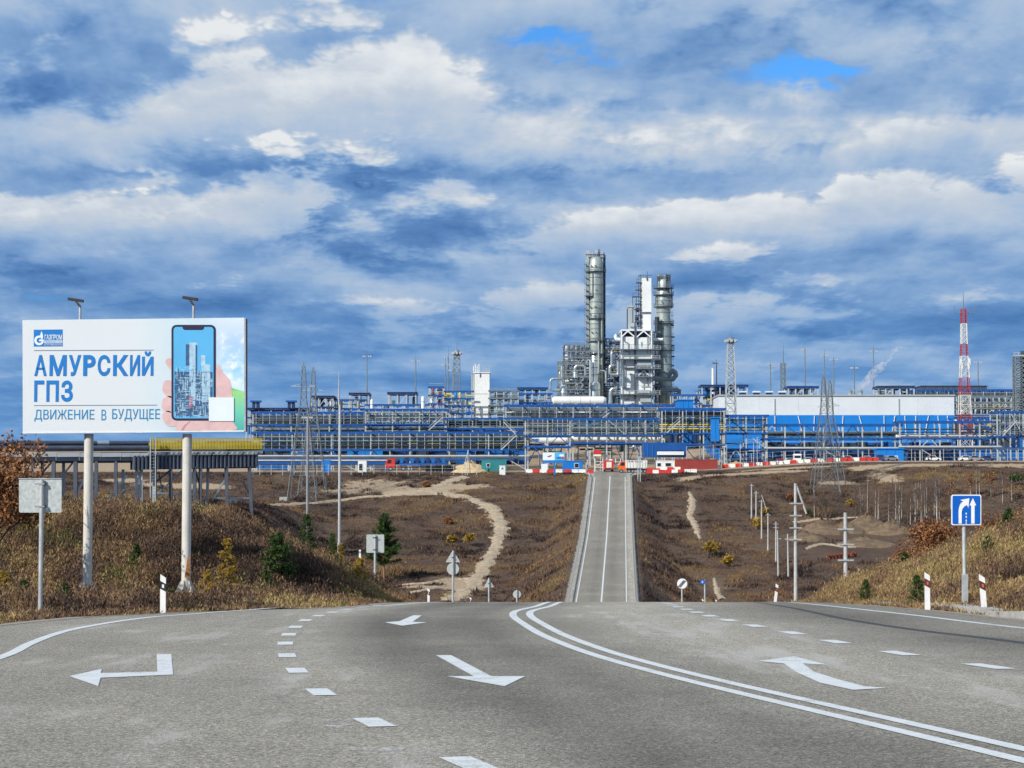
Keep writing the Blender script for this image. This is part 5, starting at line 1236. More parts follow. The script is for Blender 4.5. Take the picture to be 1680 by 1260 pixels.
# grey column right
t = column('stout grey column at the right of the cold box with many platforms', 1089.5, [(13, 668), (13, 560), (12.6, 540), (12.2, 531), (11, 518), (11.6, 508), (12.2, 503), (12.2, 482), (10.5, 478), (9.6, 472), (9.6, 464), (8, 459), (4, 456), (1, 455)], 704,
           bands=[(y, 13) for y in (648, 634, 612, 598, 586, 566, 552)] + [(y, 12.2) for y in (494, 488)] + [(528, 11.9), (513, 11.3)], plats=[(473, 9.8, 1.5), (484, 12.2, 1.0), (503.5, 12.2, .9), (531, 12.2, 1.0), (575, 13, 1.0), (640, 13, 2.0)])
for px, y0, y1 in ((1101.5, 470, 506), (1103, 482, 503), (1076, 483, 500), (1078.5, 452, 470), (1097, 450, 480), (1093, 449, 480), (1099.5, 450, 470)): upipe('riser_pipe', t, at(px, y1, 702), at(px, y0, 702), .18, 'gunmetal', 'rod')
for px, w_ in ((1080, 1), (1084, 1.3), (1091, 1), (1095, 1.6)): ubox('top_equipment', t, at(px, 455, 703), (w_, 1, PR.uniform(1.2, 2.4)), PR.choice(('steel_dull', 'clad_grey', 'gunmetal')))
ubar('top_rail', t, at(1078, 454, 702), at(1098, 454, 702), .15, .25, 'gunmetal')
for px, y in ((1103, 534), (1104, 553), (1104, 567), (1104, 585), (1103, 600)): ubox('nozzle', t, at(px, y, 704), (1.2, .5, .5), 'gunmetal')
ladder(t, 1103.5, 640, 510, 703, .5, 'gunmetal')
for px, y in ((1086, 495), (1087, 538), (1090, 610), (1085, 550)): upipe('nozzle', t, at(px, y, 702), at(px, y, 700.8), .24, 'gunmetal', 'rod')
upipe('side_duct', t, at(1078, 660, 700), at(1078, 520, 700), .8, 'pipe_dark')
# ---------------- masts and lattice towers
def mast(px, yt, yb, label, Y=690, cross=None, cw=6, rod=True):
    b = at(px, yb, Y); t = thing('floodlight_mast', label, 'mast', b, 'slim lighting masts over the plant')
    yc = cross or yt + 10; c = at(px, yc, Y); top = at(px, yt, Y)
    mb = MB(); mb.cyl((b.x, b.y, b.z - 8), c, .30, .16, n=8); mb.build('shaft', 'steel_dull', t)
    if rod: mb = MB(); mb.cyl(c, top, .09, .03, n=6); mb.build('lightning_rod', 'steel_dull', t)
    a = at(px - cw, yc, Y); d = at(px + cw, yc, Y); ubar('lamp_bar', t, a, d, .2, .25, 'steel_dull')
    for s in (-cw, -cw * .5, cw * .5, cw): ubox('floodlight', t, at(px + s, yc - .3, Y), (.5, .5, .5), 'steel_grey')
    return t
for px, yt, yc, yb, lb in ((602, 569, 585, 668, 'slim light mast above the left truss frames, tallest on the left'), (682, 578, 593, 664, 'slim light mast at the right end of the raised truss frame'),
        (731, 582, 599, 660, 'short slim mast just left of the grey lattice tower'), (735.5, 568, 587, 660, 'tall slim mast close left of the grey lattice tower'), (743, 592, 608, 660, 'faint low mast touching the grey lattice tower'),
        (1175.5, 588, 596, 640, 'slim light mast beside the white chimney'), (1264, 590, 599, 650, 'light mast on the skyline over the hall, first from the left'), (1320.5, 560, 574, 650, 'tallest light mast on the skyline over the hall'),
        (1352.5, 572, 584, 650, 'light mast directly behind the right pylon tip'), (1367.5, 585, 590.5, 648, 'light mast just right of the right pylon tip'), (1401.5, 592, 604, 648, 'small light mast left of the steam plume'),
        (1433, 565, 576.5, 655, 'light mast crossing the steam plume'), (1604.5, 592, 595, 640, 'lone light mast right of the red and white mast')):
    mast(px, yt, yb, lb, 720, yc, 5.5 if px > 1000 else 6)
def lattice(name, label, cat, px, prof, Y, mats, panels, leg=.28, br=.14, group=None, base=None):
    """four legged lattice mast; prof = (half width px, y px) from foot up; mats per panel"""
    k = Y / F; b = at(px, prof[0][1], Y); t = thing(name, label, cat, b, group)
    def hw(z): return float(np.interp(z, [pz(y, Y) for w_, y in prof], [w_ * k for w_, y in prof]))
    z0, z1 = pz(prof[0][1], Y), pz(prof[-1][1], Y); zz = [z0]
    while zz[-1] < z1 - .5:
        h = max(1.5, hw(zz[-1]) * panels); zz.append(min(z1, zz[-1] + h))
    n = len(zz) - 1; x = b.x; names = []; mi = []; CN = [(-1, -1), (1, -1), (1, 1), (-1, 1)]
    for i in range(n):
        m_ = mats(i, n, (zz[i] + zz[i + 1]) / 2)
        if m_ not in names: names.append(m_)
        mi.append(names.index(m_))
    for s, d in CN:
        L = MB(); L.cur = mi; L.sweep([(x + s * hw(z), Y + d * hw(z), z) for z in zz], leg); L.build('leg', names, t)
    B = MB()
    for i in range(n):
        a, c = zz[i], zz[i + 1]; ra, rc = hw(a), hw(c); B.cur = mi[i]
        ca = [(x + s * ra, Y + d * ra) for s, d in CN]; cc = [(x + s * rc, Y + d * rc) for s, d in CN]
        for q in range(4):
            r = (q + 1) % 4; B.bar((*ca[q], a), (*cc[r], c), br)
            if q in (0, 2): B.bar((*ca[r], a), (*cc[q], c), br)
            B.bar((*cc[q], c), (*cc[r], c), br)
    props(B.build('bracing', names, t), kind='stuff')
    return t
lattice('lattice_tower', 'grey lattice floodlight tower left of the white square tower', 'lattice tower', 749.5, [(6, 660), (4.6, 582)], 690, lambda i, n, z: 'steel_dull', 1.9)
def crown(t, px, y, Y, r, rod_y):
    c = at(px, y, Y); mb = MB(); mb.lathe(c, [(r * .5, -.9), (r, -.2), (r, .5), (r * .5, 1.2)], 12); mb.build('lamp_ring', 'steel_dull', t)
    mb = MB(); mb.cyl(c, at(px, rod_y, Y), .14, .04, n=6); mb.build('lightning_rod', 'steel_dull', t)
    for k in range(8): a = k * math.pi / 4; ubox('floodlight', t, (c.x + math.cos(a) * r * 1.3, c.y + math.sin(a) * r * 1.3, c.z + .1), (.7, .7, .8), 'steel_grey')
crown(COL.objects['lattice_tower'], 749.5, 580, 690, 1.2, 561)
t = lattice('lattice_tower', 'tall grey lattice floodlight tower in front of the hall left end', 'lattice tower', 1199, [(8.5, 690), (7.5, 640), (4.6, 562)], 600, lambda i, n, z: 'steel_grey', 1.7)
crown(t, 1199, 560, 600, 1.2, 538)
t = lattice('lattice_tower', 'square lattice mast with a rod over the hall', 'lattice tower', 1285, [(3.7, 650), (3.7, 596)], 700, lambda i, n, z: 'steel_dull', 2.2)
mb = MB(); mb.cyl(at(1285, 596, 700), at(1285, 562, 700), .2, .04, n=6); mb.build('lightning_rod', 'steel_dull', t)
plain('mast_red', srgb(172, 58, 60), .6, var=.2, scale=1)
def rw(i, n, z):
    py = 810 - (z - CAMZ) / 590 * F
    return 'mast_red' if (507 < py < 532 or 562 < py < 588 or 622 < py < 648 or 682 < py < 715) else 'barrier_white'
t = lattice('telecom_mast', 'red and white banded lattice mast right of the hall', 'telecom mast', 1583.5, [(10, 735), (9, 690), (6.8, 620), (4.4, 560), (3.7, 507)], 590, rw, 1.9, .20, .085)
mb = MB(); mb.cyl(at(1580.5, 507, 590), at(1580.5, 480, 590), .18, .05, n=6); mb.build('lightning_rod', 'steel_dull', t)
for s in (-1, 1):
    mb = MB(); mb.tube([tuple(at(1583 + s * 5, 513, 590)), tuple(at(1583 + s * 14, 514, 590)), tuple(at(1583 + s * 17, 512, 590)), tuple(at(1583 + s * 17, 502, 590))], .1, 6); mb.build('antenna_arm', 'steel_dull', t)
for px, y in ((1576.5, 594), (1590.5, 593), (1578, 600), (1589, 600)): ubox('panel_antenna', t, at(px, y, 588), (.5, .5, 1.9), 'barrier_white')
t = lattice('stair_tower', 'dark lattice stair tower at the right picture edge', 'tower', 1673, [(8, 680), (8, 585)], 640, lambda i, n, z: 'steel_dull', 1.0, .4, .2)
ubox('top_deck', t, at(1673, 584, 640), (3.6, 3.6, .5), 'clad_grey'); ubar('handrail', t, at(1664, 579, 640), at(1684, 579, 640), .15, .15, 'steel_grey'); upipe('column_inside', t, at(1679, 680, 640), at(1679, 576, 640), .9, 'pipe_dark')
for px in (1664, 1671, 1678): ubar('rail_post', t, at(px, 584, 640), at(px, 577, 640), .12, .12, 'steel_grey')
# pylons in the valley (in front of the plant)
plain('pylon_steel', srgb(122, 130, 134), .5, .3, var=.2, scale=.6)
def pylon(label, px, prof, Y, arms=()):
    t = lattice('power_pylon', label, 'pylon', px, prof, Y, lambda i, n, z: 'pylon_steel', 1.8, .15, .065, 'lattice power pylons in the valley')
    for y, w_ in arms:
        for s in (-1, 1):
            mb = MB(); a = at(px + s * 3.4, y, Y); b = at(px + s * w_, y - .5, Y); mb.bar(a, b, .14); mb.bar(at(px + s * 3.4, y - 4, Y), b, .1); mb.build('cross_arm', 'galvanized', t)
    return t
p = hit(497, 823, 200); YA = p.y
pylon('left pylon of the pair behind the grey pole, taller tip', 497, [(24, 823), (9.5, 690), (4.6, 655), (3.6, 620), (2.6, 603), (.6, 595)], YA, ((634, 20),))
pylon('right pylon of the left pair, slightly shorter tip', 513, [(24, 824), (9.5, 700), (4.4, 660), (3.6, 626), (2.6, 610), (.6, 602)], YA + 8, ((641, 16),))
p = hit(1357, 808, 200); YB = p.y
pylon('left pylon of the right hand pair in front of the hall', 1353, [(22, 808), (10, 705), (5, 672), (4, 645), (2.6, 622), (.6, 614)], YB, ((668, 12),))
pylon('right pylon of the right hand pair in front of the hall', 1363.5, [(22, 808), (10, 712), (4.6, 680), (3.6, 654), (2.4, 632), (.6, 623)], YB + 9, ((666, 14),))
t = thing('chimney', 'slim white chimney left of the hall roof', 'chimney', at(1169.5, 645, 700)); mb = MB(); a = at(1169.5, 645, 700); b = at(1169.5, 604, 700); mb.cyl((a.x, a.y, a.z - 6), b, .50, .42, n=14); mb.build('shaft', 'clad_white', t)
mb = MB(); mb.cyl(b, (b.x, b.y, b.z + .2), .5, n=14); mb.build('rim', 'clad_grey', t)
for i, (px, y0, y1, w_) in enumerate(((610, 655, 672, 5), (694, 650, 668, 6))):
    p = at(px, y1, 630); t = thing('pale_tank', ('small pale upright tank on the left plant roofs', 'pale upright tank left of the dark cooler stack')[i], 'tank', p, 'pale upright tanks'); k = 630 / F
    mb = MB(); mb.lathe((p.x, p.y, 0), [(w_ / 2 * k, pz(y1 + 8, 630)), (w_ / 2 * k, pz(y0 + 2, 630)), (w_ / 2.6 * k, pz(y0 + .6, 630)), (.1, pz(y0, 630))], 16); mb.build('shell', 'clad_white', t)
    mb = MB(); c = pz((y0 + y1) / 2, 630); mb.lathe((p.x, p.y, c), [(w_ / 2 * k, -.1), (w_ / 2 * k + .08, -.1), (w_ / 2 * k + .08, .1), (w_ / 2 * k, .1)], 16); mb.build('band', 'clad_grey', t)
for i, px in enumerate((420, 478)):
    p = at(px, 668, 624); t = thing('roof_vent', ('left of two hooded vents on the dark long shed roof', 'right of two hooded vents on the dark long shed roof')[i], 'roof vent', p, 'hooded vents on the shed')
    for s in (-3.2, 3.2): ubox('leg', t, at(px + s, 664, 624), (.9, 2, 2.2), 'steel_navy')
    ubox('core', t, at(px, 664, 624), (.7, 1.6, 2.0), 'clad_white'); ubox('hood', t, at(px, 658.6, 624), (3.2, 3, .5), 'steel_blue')

# ---------------- pipe bridge on the left
def bridge():
    Y0, Y1 = 368.0, 394.0; Xa, Xb = (46 - 840) / F * Y0, (431 - 840) / F * Y1; m_ = (Xb - Xa) / (Y1 - Y0)
    def yd(px): return (Xa - m_ * Y0) / ((px - 840) / F - m_)
    def q(px, py, off=0.0):
        Y = yd(px); p = at(px, py, Y); n = Vector((1, -m_, 0)).normalized() if True else 0
        dirv = Vector((m_, 1, 0)).normalized(); nv = Vector((dirv.y, -dirv.x, 0)); return p - nv * off
    t = thing('pipe_bridge', 'elevated pipe bridge with two fat pipes and yellow railing behind the billboard', 'pipe bridge', q(240, 830))
    for y0, y1, r, off in ((727, 727.5, .52, 1.6), (736, 735, .55, .3)):
        px = -25
        while px < 428:
            nx_ = min(px + PR.uniform(16, 30), 430); f = lambda p_: y0 + (y1 - y0) * (p_ - 46) / 385 + (p_ - 46) * .0
            upipe('pipe_length', t, q(px, f(px), off), q(nx_, f(nx_), off), r * PR.uniform(.985, 1.015), PR.choice(('gunmetal', 'gunmetal', 'gunmetal', 'pipe_silver') if px > 100 else ('gunmetal', 'gunmetal'))); px = nx_
    for a, b in ((-15, 24), (25, 59), (60, 92), (93, 130), (131, 165), (165.6, 198), (198.6, 214), (214.6, 228), (228.6, 242)):
        ubar('edge_girder', t, q(a, 746.5, -.15), q(b, 746, -.15), .25, .75, 'clad_white')
        ubar('under_girder', t, q(a, 752.5), q(b - 1, 752, 0), .4, .9, 'gunmetal')
    ubar('long_beam', t, q(-20, 758.5, .5), q(232, 757, .5), .5, .5, 'pipe_dark'); ubar('deck', t, q(-20, 745, 2.2), q(430, 741, 2.2), 4.2, .3, 'gunmetal')
    ubar('edge_girder', t, q(243, 744.5, -.2), q(430, 741.5, -.2), .3, .6, 'clad_grey')
    for i in range(22): px = 246 + i * 8.3; ubar('bracket', t, q(px, 746, -.4), q(px + 3.2, 742, -.4), .3, .3, 'clad_grey' if i % 3 else 'gunmetal')
    # corrugated side wall: upright half-round sheets
    for i in range(32):
        px = 217 + i * 6.45; y0, y1 = 747.5 - i * .06, 771 - i * .17; mb = MB(); a, b = q(px, y1), q(px, y0)
        d = (q(px + 6.2, y0) - b); d.z = 0; wd = d.length; d.normalize(); nv = Vector((d.y, -d.x, 0)); vs = []
        for zq in (a.z, b.z):
            for j in range(6):
                aa = math.pi * j / 5; vs.append((b.x + d.x * (wd / 2 - math.cos(aa) * wd / 2) + nv.x * math.sin(aa) * .45, b.y + d.y * (wd / 2 - math.cos(aa) * wd / 2) + nv.y * math.sin(aa) * .45, zq))
        mb.add(vs, [(j, j + 1, 7 + j, 6 + j) for j in range(5)]); mb.add(vs, [tuple(range(5, -1, -1)), tuple(range(6, 12))]); mb.build('corrugated_sheet', 'gunmetal', t)
    ubar('sheet_back', t, q(217, 759, .9), q(424, 756.5, .9), .2, 2.7, 'pipe_dark')
    # yellow balustrade
    for a, b in ((246, 428),):
        for y in (718.5, 728, 736.5): ubar('yellow_rail', t, q(a, y, -.3), q(b, y + (1.2 if y < 720 else 0), -.3), .12, .12, 'rail_yellow')
        n = 74
        for i in range(n + 1): px = a + (b - a) * i / n; ubar('baluster', t, q(px, 737, -.3), q(px, 719, -.3), .18, .10, 'rail_yellow')
        ubar('toe_sheet', t, q(a, 730, .5), q(b, 730, .5), .1, .9, 'rail_yellow')
    mb = MB(); A = [(243.5, 822), (243.5, 718)], [(252, 822), (252, 718)]
    for (x0, ya), (x1, yb) in A: mb.bar(q(x0, ya, -.9), q(x1, yb, -.9), .14)
    for y in range(722, 822, 5): mb.bar(q(243.5, y, -.9), q(252, y, -.9), .1)
    mb.build('ladder', 'steel_grey', t)
    # legs and braces
    for px, top, bot, w_, mt, lean, off in ((54, 757, 835, .62, 'gunmetal', 0, 0), (79, 757, 835, .5, 'steel_dull', 0, 3), (88, 757, 835, .68, 'gunmetal', 0, 0), (114, 757, 835, .5, 'clad_grey', 0, 3), (124, 757, 838, .7, 'gunmetal', 0, 0), (158, 757, 838, .62, 'gunmetal', 0, 0),
            (190, 757, 838, .6, 'gunmetal', 0, 0), (212, 770, 836, .5, 'clad_grey', 0, 3), (228, 770, 836, .6, 'steel_grey', 0, 1), (235, 770, 836, .6, 'steel_grey', 0, 1), (256, 770, 838, .5, 'clad_grey', 0, 1), (266, 770, 836, .4, 'clad_grey', 0, 3), (280, 768, 836, .6, 'gunmetal', 0, 0),
            (319, 766, 838, .62, 'gunmetal', 1, 0), (329, 766, 838, .62, 'gunmetal', -1, 0), (352, 766, 836, .5, 'clad_grey', -2, 3), (371, 766, 836, .62, 'gunmetal', 3, 0), (409, 765, 848, .62, 'gunmetal', 5, 0)):
        ubar('leg', t, q(px + lean, bot + 12, off), q(px, top, off), w_, w_, mt)
    for a, b, w_, mt in (((58, 790), (86, 758), .3, 'pipe_dark'), ((88, 800), (120, 760), .28, 'steel_dull'), ((124, 812), (150, 772), .35, 'clad_grey'), ((163, 838), (210, 780), .35, 'clad_grey'), ((190, 810), (215, 800), .25, 'clad_grey'), ((255, 792), (280, 772), .3, 'pipe_dark'), ((260, 810), (300, 772), .25, 'steel_dull'), ((262, 776), (268, 808), .25, 'pipe_dark'),
                        ((260, 809), (296, 809), .3, 'clad_grey'), ((318, 812), (322, 768), .3, 'pipe_dark'), ((322, 770), (330, 800), .25, 'pipe_dark'), ((352, 817), (372, 785), .28, 'clad_grey'), ((352, 817), (410, 817), .28, 'clad_grey'), ((376, 825), (384, 819), .25, 'clad_grey'), ((384, 819), (389, 826), .25, 'clad_grey'), ((400, 790), (411, 812), .25, 'gunmetal')):
        ubar('brace', t, q(*a, .4), q(*b, .4), w_, w_, mt)
bridge()

# ---------------- gate area: barriers, cabins, vehicles
def barrier(px, Y, L, mat, label):
    x = pxx(px, Y); z = gz(x, Y); t = thing('road_barrier', label, 'barrier', (x, Y, z), 'red and white road barriers along the plant edge')
    mb = MB(); poly = [(-.30, 0), (.30, 0), (.30, .22), (.14, .42), (.10, .95), (-.10, .95), (-.14, .42), (-.30, .22)]
    mb.prism(poly, -L / 2 + .04, L / 2 - .04, o=(x, Y, z), ux=(0, 1, 0), uy=(0, 0, 1), un=(1, 0, 0)); mb.build('block', mat, t)
    for s in (-1, 1): mb = MB(); mb.box((x + s * L * .28, Y, z + .04), (L * .2, .64, .1)); mb.build('foot_slot', 'pipe_dark', t)
ORD = ['first', 'second', 'third', 'fourth', 'fifth', 'sixth', 'seventh', 'eighth', 'ninth', 'tenth', 'eleventh', 'twelfth', 'thirteenth', 'fourteenth', 'fifteenth', 'sixteenth', 'seventeenth', 'eighteenth', 'nineteenth', 'twentieth', 'twenty-first', 'twenty-second', 'twenty-third', 'twenty-fourth', 'twenty-fifth', 'twenty-sixth', 'twenty-seventh', 'twenty-eighth']
seq = [(868, 'w'), (879.5, 'r'), (891, 'w'), (902.5, 'r'), (917, 'w'), (931, 'r'), (943.5, 'w'), (955, 'w'), (968, 'r')]
for i, (px, c) in enumerate(seq): barrier(px, 512, 1.75, 'signal_red' if c == 'r' else 'barrier_white', ('red' if c == 'r' else 'white') + ' barrier, ' + ORD[i] + ' from the left in the row left of the gate road')
seq = 'rrwrwrwrwrwrwrwrwrwwwrwwrw'; 
for i, c in enumerate(seq):
    px = 1066 + i * 11.2; barrier(px, 520 + i * .5, 1.72, 'signal_red' if c == 'r' else 'barrier_white', ('red' if c == 'r' else 'white') + ' barrier, ' + ORD[i] + ' from the gate in the long right row')
for i, c in enumerate('rwrrwrrr'):
    px = 1362 + i * 10.5; barrier(px, 534 + i * .5, 1.72, 'signal_red' if c == 'r' else 'barrier_white', ('red' if c == 'r' else 'white') + ' barrier, ' + ORD[i] + ' from the pylon in the upper right row')
for i, c in enumerate('rwrrwrww'):
    px = 1065 + i * 10.4; barrier(px, 510.5, 1.6, 'signal_red' if c == 'r' else 'barrier_white', ('red' if c == 'r' else 'white') + ' barrier, ' + ORD[i] + ' in the short front row right of the gate road')

def cabin(label, x0, x1, h, Y, depth, mat, name='cabin', cat='cabin', windows=(), roof=None, corr=0, zoff=0):
    xa, xb = pxx(x0, Y), pxx(x1, Y); z = gz((xa + xb) / 2, Y) + zoff; t = thing(name, label, cat, ((xa + xb) / 2, Y, z))
    ubox('walls', t, ((xa + xb) / 2, Y + depth / 2, z + h / 2), (xb - xa, depth, h), mat); ubox('roof', t, ((xa + xb) / 2, Y + depth / 2, z + h + .06), (xb - xa + .2, depth + .2, .12), roof or mat)
    for i in range(corr): x = xa + (xb - xa) * (i + .5) / corr; ubox('corrugation', t, (x, Y - .03, z + h / 2), ((xb - xa) / corr * .45, .06, h - .3), mat)
    for px, w_, hh, zc in windows:
        f = ubox('window_frame', t, (pxx(px, Y), Y - .04, z + zc), (w_ + .2, .08, hh + .2), 'clad_white'); g = ubox('pane', t, (pxx(px, Y), Y - .09, z + zc), (w_, .04, hh), 'glass_dark')
    return t
cabin('dark red shipping container beside the white cabin', 1107, 1177, 2.6, 522, 2.4, 'brick_red', 'shipping_container', 'container', corr=24)
cabin('white site cabin with two dark windows left of the red container', 1077, 1106.6, 2.6, 522, 2.4, 'clad_white', windows=((1081, .9, .8, 1.6), (1094, .8, .8, 1.6), (1098, .8, .8, 1.6)))
cabin('blue site cabin with one window left of the gate', 923, 956, 2.7, 516, 2.4, 'panel_blue', windows=((946, 1.0, 1.0, 1.6),), corr=8)
cabin('teal container left of the gate', 797, 831, 3.0, 520, 2.4, 'teal_panel', 'shipping_container', 'container', corr=10)
cabin('green booth with white frame by the rubble heap', 790, 804, 3.2, 514, 2.2, 'teal_panel', windows=((801, .7, .8, 1.8),))
cabin('white portable toilet cabin left of the gate', 819.5, 829, 2.3, 508, 1.4, 'clad_white', 'toilet_cabin', windows=((824, .35, .35, 1.7),))
cabin('bright blue portable cabin behind the left pylon', 529, 542, 3.0, 514, 1.6, 'panel_blue', 'toilet_cabin')
cabin('white booth with blue door right of the slender mast', 587.5, 601.5, 3.2, 512, 1.8, 'clad_white', 'toilet_cabin', windows=((592, .8, 1.6, 1.5),))
# checkpoint with blue canopy
t = thing('gate_house', 'deep blue gate house with long flat front right of the gate', 'gate house', (pxx(1090, 532), 532, gnd(1090, 532)))
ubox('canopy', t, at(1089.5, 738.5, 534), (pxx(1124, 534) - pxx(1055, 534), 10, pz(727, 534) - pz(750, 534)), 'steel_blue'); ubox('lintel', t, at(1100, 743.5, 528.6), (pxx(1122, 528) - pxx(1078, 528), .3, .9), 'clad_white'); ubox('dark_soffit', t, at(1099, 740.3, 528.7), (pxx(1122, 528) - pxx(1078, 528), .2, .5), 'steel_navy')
for px in (1062, 1071): ubox('corner_strip', t, at(px, 739, 528.9), (.14, .1, 3.4), 'panel_blue')
for px in (1058, 1076, 1122): ubar('leg', t, at(px, 750, 536), (pxx(px, 536), 536, gnd(px, 536) - .2), .3, .3, 'steel_grey')
# gate information board
z = gnd(922, 506); t = thing('information_board', 'white and blue information board on posts left of the gate road', 'sign board', (pxx(922, 506), 506, z))
def bpan(name, x0, y0, x1, y1, m_, d=0, par=None): a, b = at(x0, y1, 506), at(x1, y0, 506); return ubox(name, par or t, ((a.x + b.x) / 2, 506 + d, (a.z + b.z) / 2), (b.x - a.x, .1, b.z - a.z), m_)
w1 = bpan('white_panel', 890.5, 742.5, 910, 755, 'print_white'); b1 = bpan('picture_panel', 910.3, 742.5, 927, 755, 'print_screen'); bpan('blue_band', 890.5, 755.3, 927, 759.5, 'panel_blue')
bpan('pole', 908.6, 759, 911, 779, 'panel_blue', .1); bpan('lower_plate', 888, 761, 898, 772, 'print_white', .05)
for (x0, y0, x1, y1, m_) in ((898, 748, 903, 749.6, 'print_red'), (901, 746.6, 905, 748, 'print_grey'), (913, 749.5, 920, 752.5, 'print_blue'), (918, 745.5, 925, 749, 'print_white'), (921, 750, 926, 753, 'print_red')): bpan('print', x0, y0, x1, y1, m_, -.07)
# barrier gate and red sign
t = thing('boom_gate', 'white barred gate across the road to the plant', 'gate', (pxx(1000, 524), 524, gnd(1000, 524)))
for px in (976, 989, 1010, 1018): ubar('gate_post', t, (pxx(px, 524), 524, gnd(px, 524) - .1), at(px, 752, 524), .16, .16, 'clad_white')
for y in (757, 762, 767): ubar('gate_bar', t, at(976, y, 524), at(1018, y, 524), .1, .1, 'clad_white')
ubar('gate_brace', t, at(976, 768, 523.8), at(989, 757, 523.8), .1, .1, 'clad_white'); ubar('gate_brace', t, at(1010, 768, 523.8), at(1018, 757, 523.8), .1, .1, 'clad_white')
t = thing('warning_board', 'round topped red board above the gate road', 'sign board', (pxx(980, 526), 526, gnd(980, 526)))
panel(t, 'board', [(973.5, 745), (973.5, 740.5), (976, 738), (984, 738), (986.5, 740.5), (986.5, 745)], 526, 0, .15, 'signal_red'); panel(t, 'white_foot', [(974, 748.5), (974, 745.6), (986, 745.6), (986, 748.5)], 526, 0, .12, 'barrier_white')
for px in (975, 985): ubar('leg', t, at(px, 747, 526.2), (pxx(px, 526), 526.2, gnd(px, 526) - .1), .14, .14, 'steel_grey')

def wheel(t, x, y, z, r, wd=.3):
    mb = MB(); mb.cyl((x, y - wd / 2, z + r), (x, y + wd / 2, z + r), r, n=14); w_ = mb.build('wheel', 'tyre', t)
    mb = MB(); mb.cyl((x, y - wd / 2 - .02, z + r), (x, y - wd / 2, z + r), r * .55, n=12); mb.build('rim', 'car_silver', w_)
def extr(t, name, poly, x0, z0, y0, y1, mat, sx=1):
    mb = MB(); mb.prism([(u * sx, v) for u, v in poly], y0, y1, o=(x0, 0, z0)); return mb.build(name, mat, t)
# fire engine from behind
Y = 519; x = pxx(999, Y); z = gz(x, Y)
t = thing('fire_engine', 'red fire engine seen from behind at the gate', 'fire engine', (x, Y, z))
extr(t, 'body', [(-1.22, .7), (1.22, .7), (1.22, 2.85), (1.05, 3.0), (-1.05, 3.0), (-1.22, 2.85)], x, z, Y, Y + 6.5, 'signal_red'); extr(t, 'cab', [(-1.2, .6), (1.2, .6), (1.2, 2.6), (1.0, 2.9), (-1.0, 2.9), (-1.2, 2.6)], x, z, Y + 6.6, Y + 8.4, 'signal_red')
ubox('rear_door', t, (x, Y - .03, z + 1.9), (1.3, .06, 1.5), 'barrier_white'); ubox('bumper', t, (x, Y - .1, z + .75), (2.4, .3, .35), 'pipe_dark'); ubox('roof_ladder', t, (x - .5, Y + 3, z + 3.15), (.6, 5.5, .18), 'clad_grey'); ubox('roof_box', t, (x + .5, Y + 2.5, z + 3.2), (.8, 3, .35), 'clad_white')
for s in (-1, 1):
    ubox('tail_lamp', t, (x + s * 1.05, Y - .05, z + 1.1), (.2, .06, .3), 'orange_paint')
    for yy in (1.6, 7.2): mb = MB(); mb.cyl((x + s * 1.2, Y + yy, z + .5), (x + s * .85, Y + yy, z + .5), .5, n=14); mb.build('wheel', 'tyre', t)
# tipper truck, side on, facing left
Y = 513.5; xc = pxx(1018, Y); z = gz(pxx(1040, Y), Y); k = Y / F
t = thing('tipper_truck', 'truck with orange cab and long white trailer by the gate', 'truck', (pxx(1040, Y), Y, z))
extr(t, 'cab', [(0, .8), (2.0, .8), (2.0, 3.0), (.5, 3.0), (.12, 2.2), (0, 1.8)], pxx(1015, Y), z, Y, Y + 2.4, 'orange_paint'); extr(t, 'cab_window', [(.35, 1.9), (1.5, 1.9), (1.5, 2.75), (.62, 2.75)], pxx(1015, Y), z, Y - .03, Y, 'glass_dark')
a, b = pxx(1026, Y) - pxx(1015, Y), pxx(1061, Y) - pxx(1015, Y)
extr(t, 'trailer_body', [(a, 1.35), (b, 1.35), (b + .15, 3.25), (a, 3.25)], pxx(1015, Y), z, Y - .05, Y + 2.45, 'barrier_white'); extr(t, 'chassis', [(.3, .75), (b, .75), (b, 1.1), (.3, 1.1)], pxx(1015, Y), z, Y + .5, Y + 1.9, 'pipe_dark')
for px, w_ in ((1032, 2.2), (1037, 3), (1042, 1.6), (1046, 3), (1051, 2.6)): ubox('dark_mark', t, (pxx(px, Y), Y - .08, pz(757.4, Y)), (w_ / F * Y, .03, .26), 'print_navy')
for i in range(7): ubox('side_rib', t, (pxx(1026, Y) + (b - a) * (i + .5) / 7, Y - .09, z + 2.3), (.1, .08, 1.8), 'clad_grey')
for px in (1019, 1032, 1037.5, 1052, 1057.5): wheel(t, pxx(px, Y), Y + .1, z, .5); 
# red truck with blue trailer behind the fence
Y = 524; z = gnd(680, Y); x0 = pxx(632, Y); L = lambda px: pxx(px, Y) - x0
t = thing('flatbed_truck', 'red cab truck with long blue flatbed behind the left fence', 'truck', (pxx(680, Y), Y, z))
extr(t, 'cab', [(0, .9), (L(648), .9), (L(648), 3.2), (.7, 3.2), (.15, 2.3), (0, 1.9)], x0, z, Y, Y + 2.4, 'signal_red'); extr(t, 'cab_window', [(.5, 2.0), (1.6, 2.0), (1.6, 2.9), (.8, 2.9)], x0, z, Y - .03, Y, 'glass_dark')
extr(t, 'chassis', [(L(646), .8), (L(734), 1.1), (L(734), 1.3), (L(646), 1.1)], x0, z, Y + .4, Y + 2, 'brick_red'); extr(t, 'flatbed', [(L(655), 1.3), (L(735), 1.4), (L(735), 2.1), (L(655), 2.0)], x0, z, Y - .05, Y + 2.5, 'steel_blue')
for i in range(9): ubox('load_frame', t, (pxx(659 + i * 8.6, Y), Y + 1, z + 2.75), (.9, 2.0, 1.3), 'steel_navy' if i % 2 else 'panel_blue_deep')
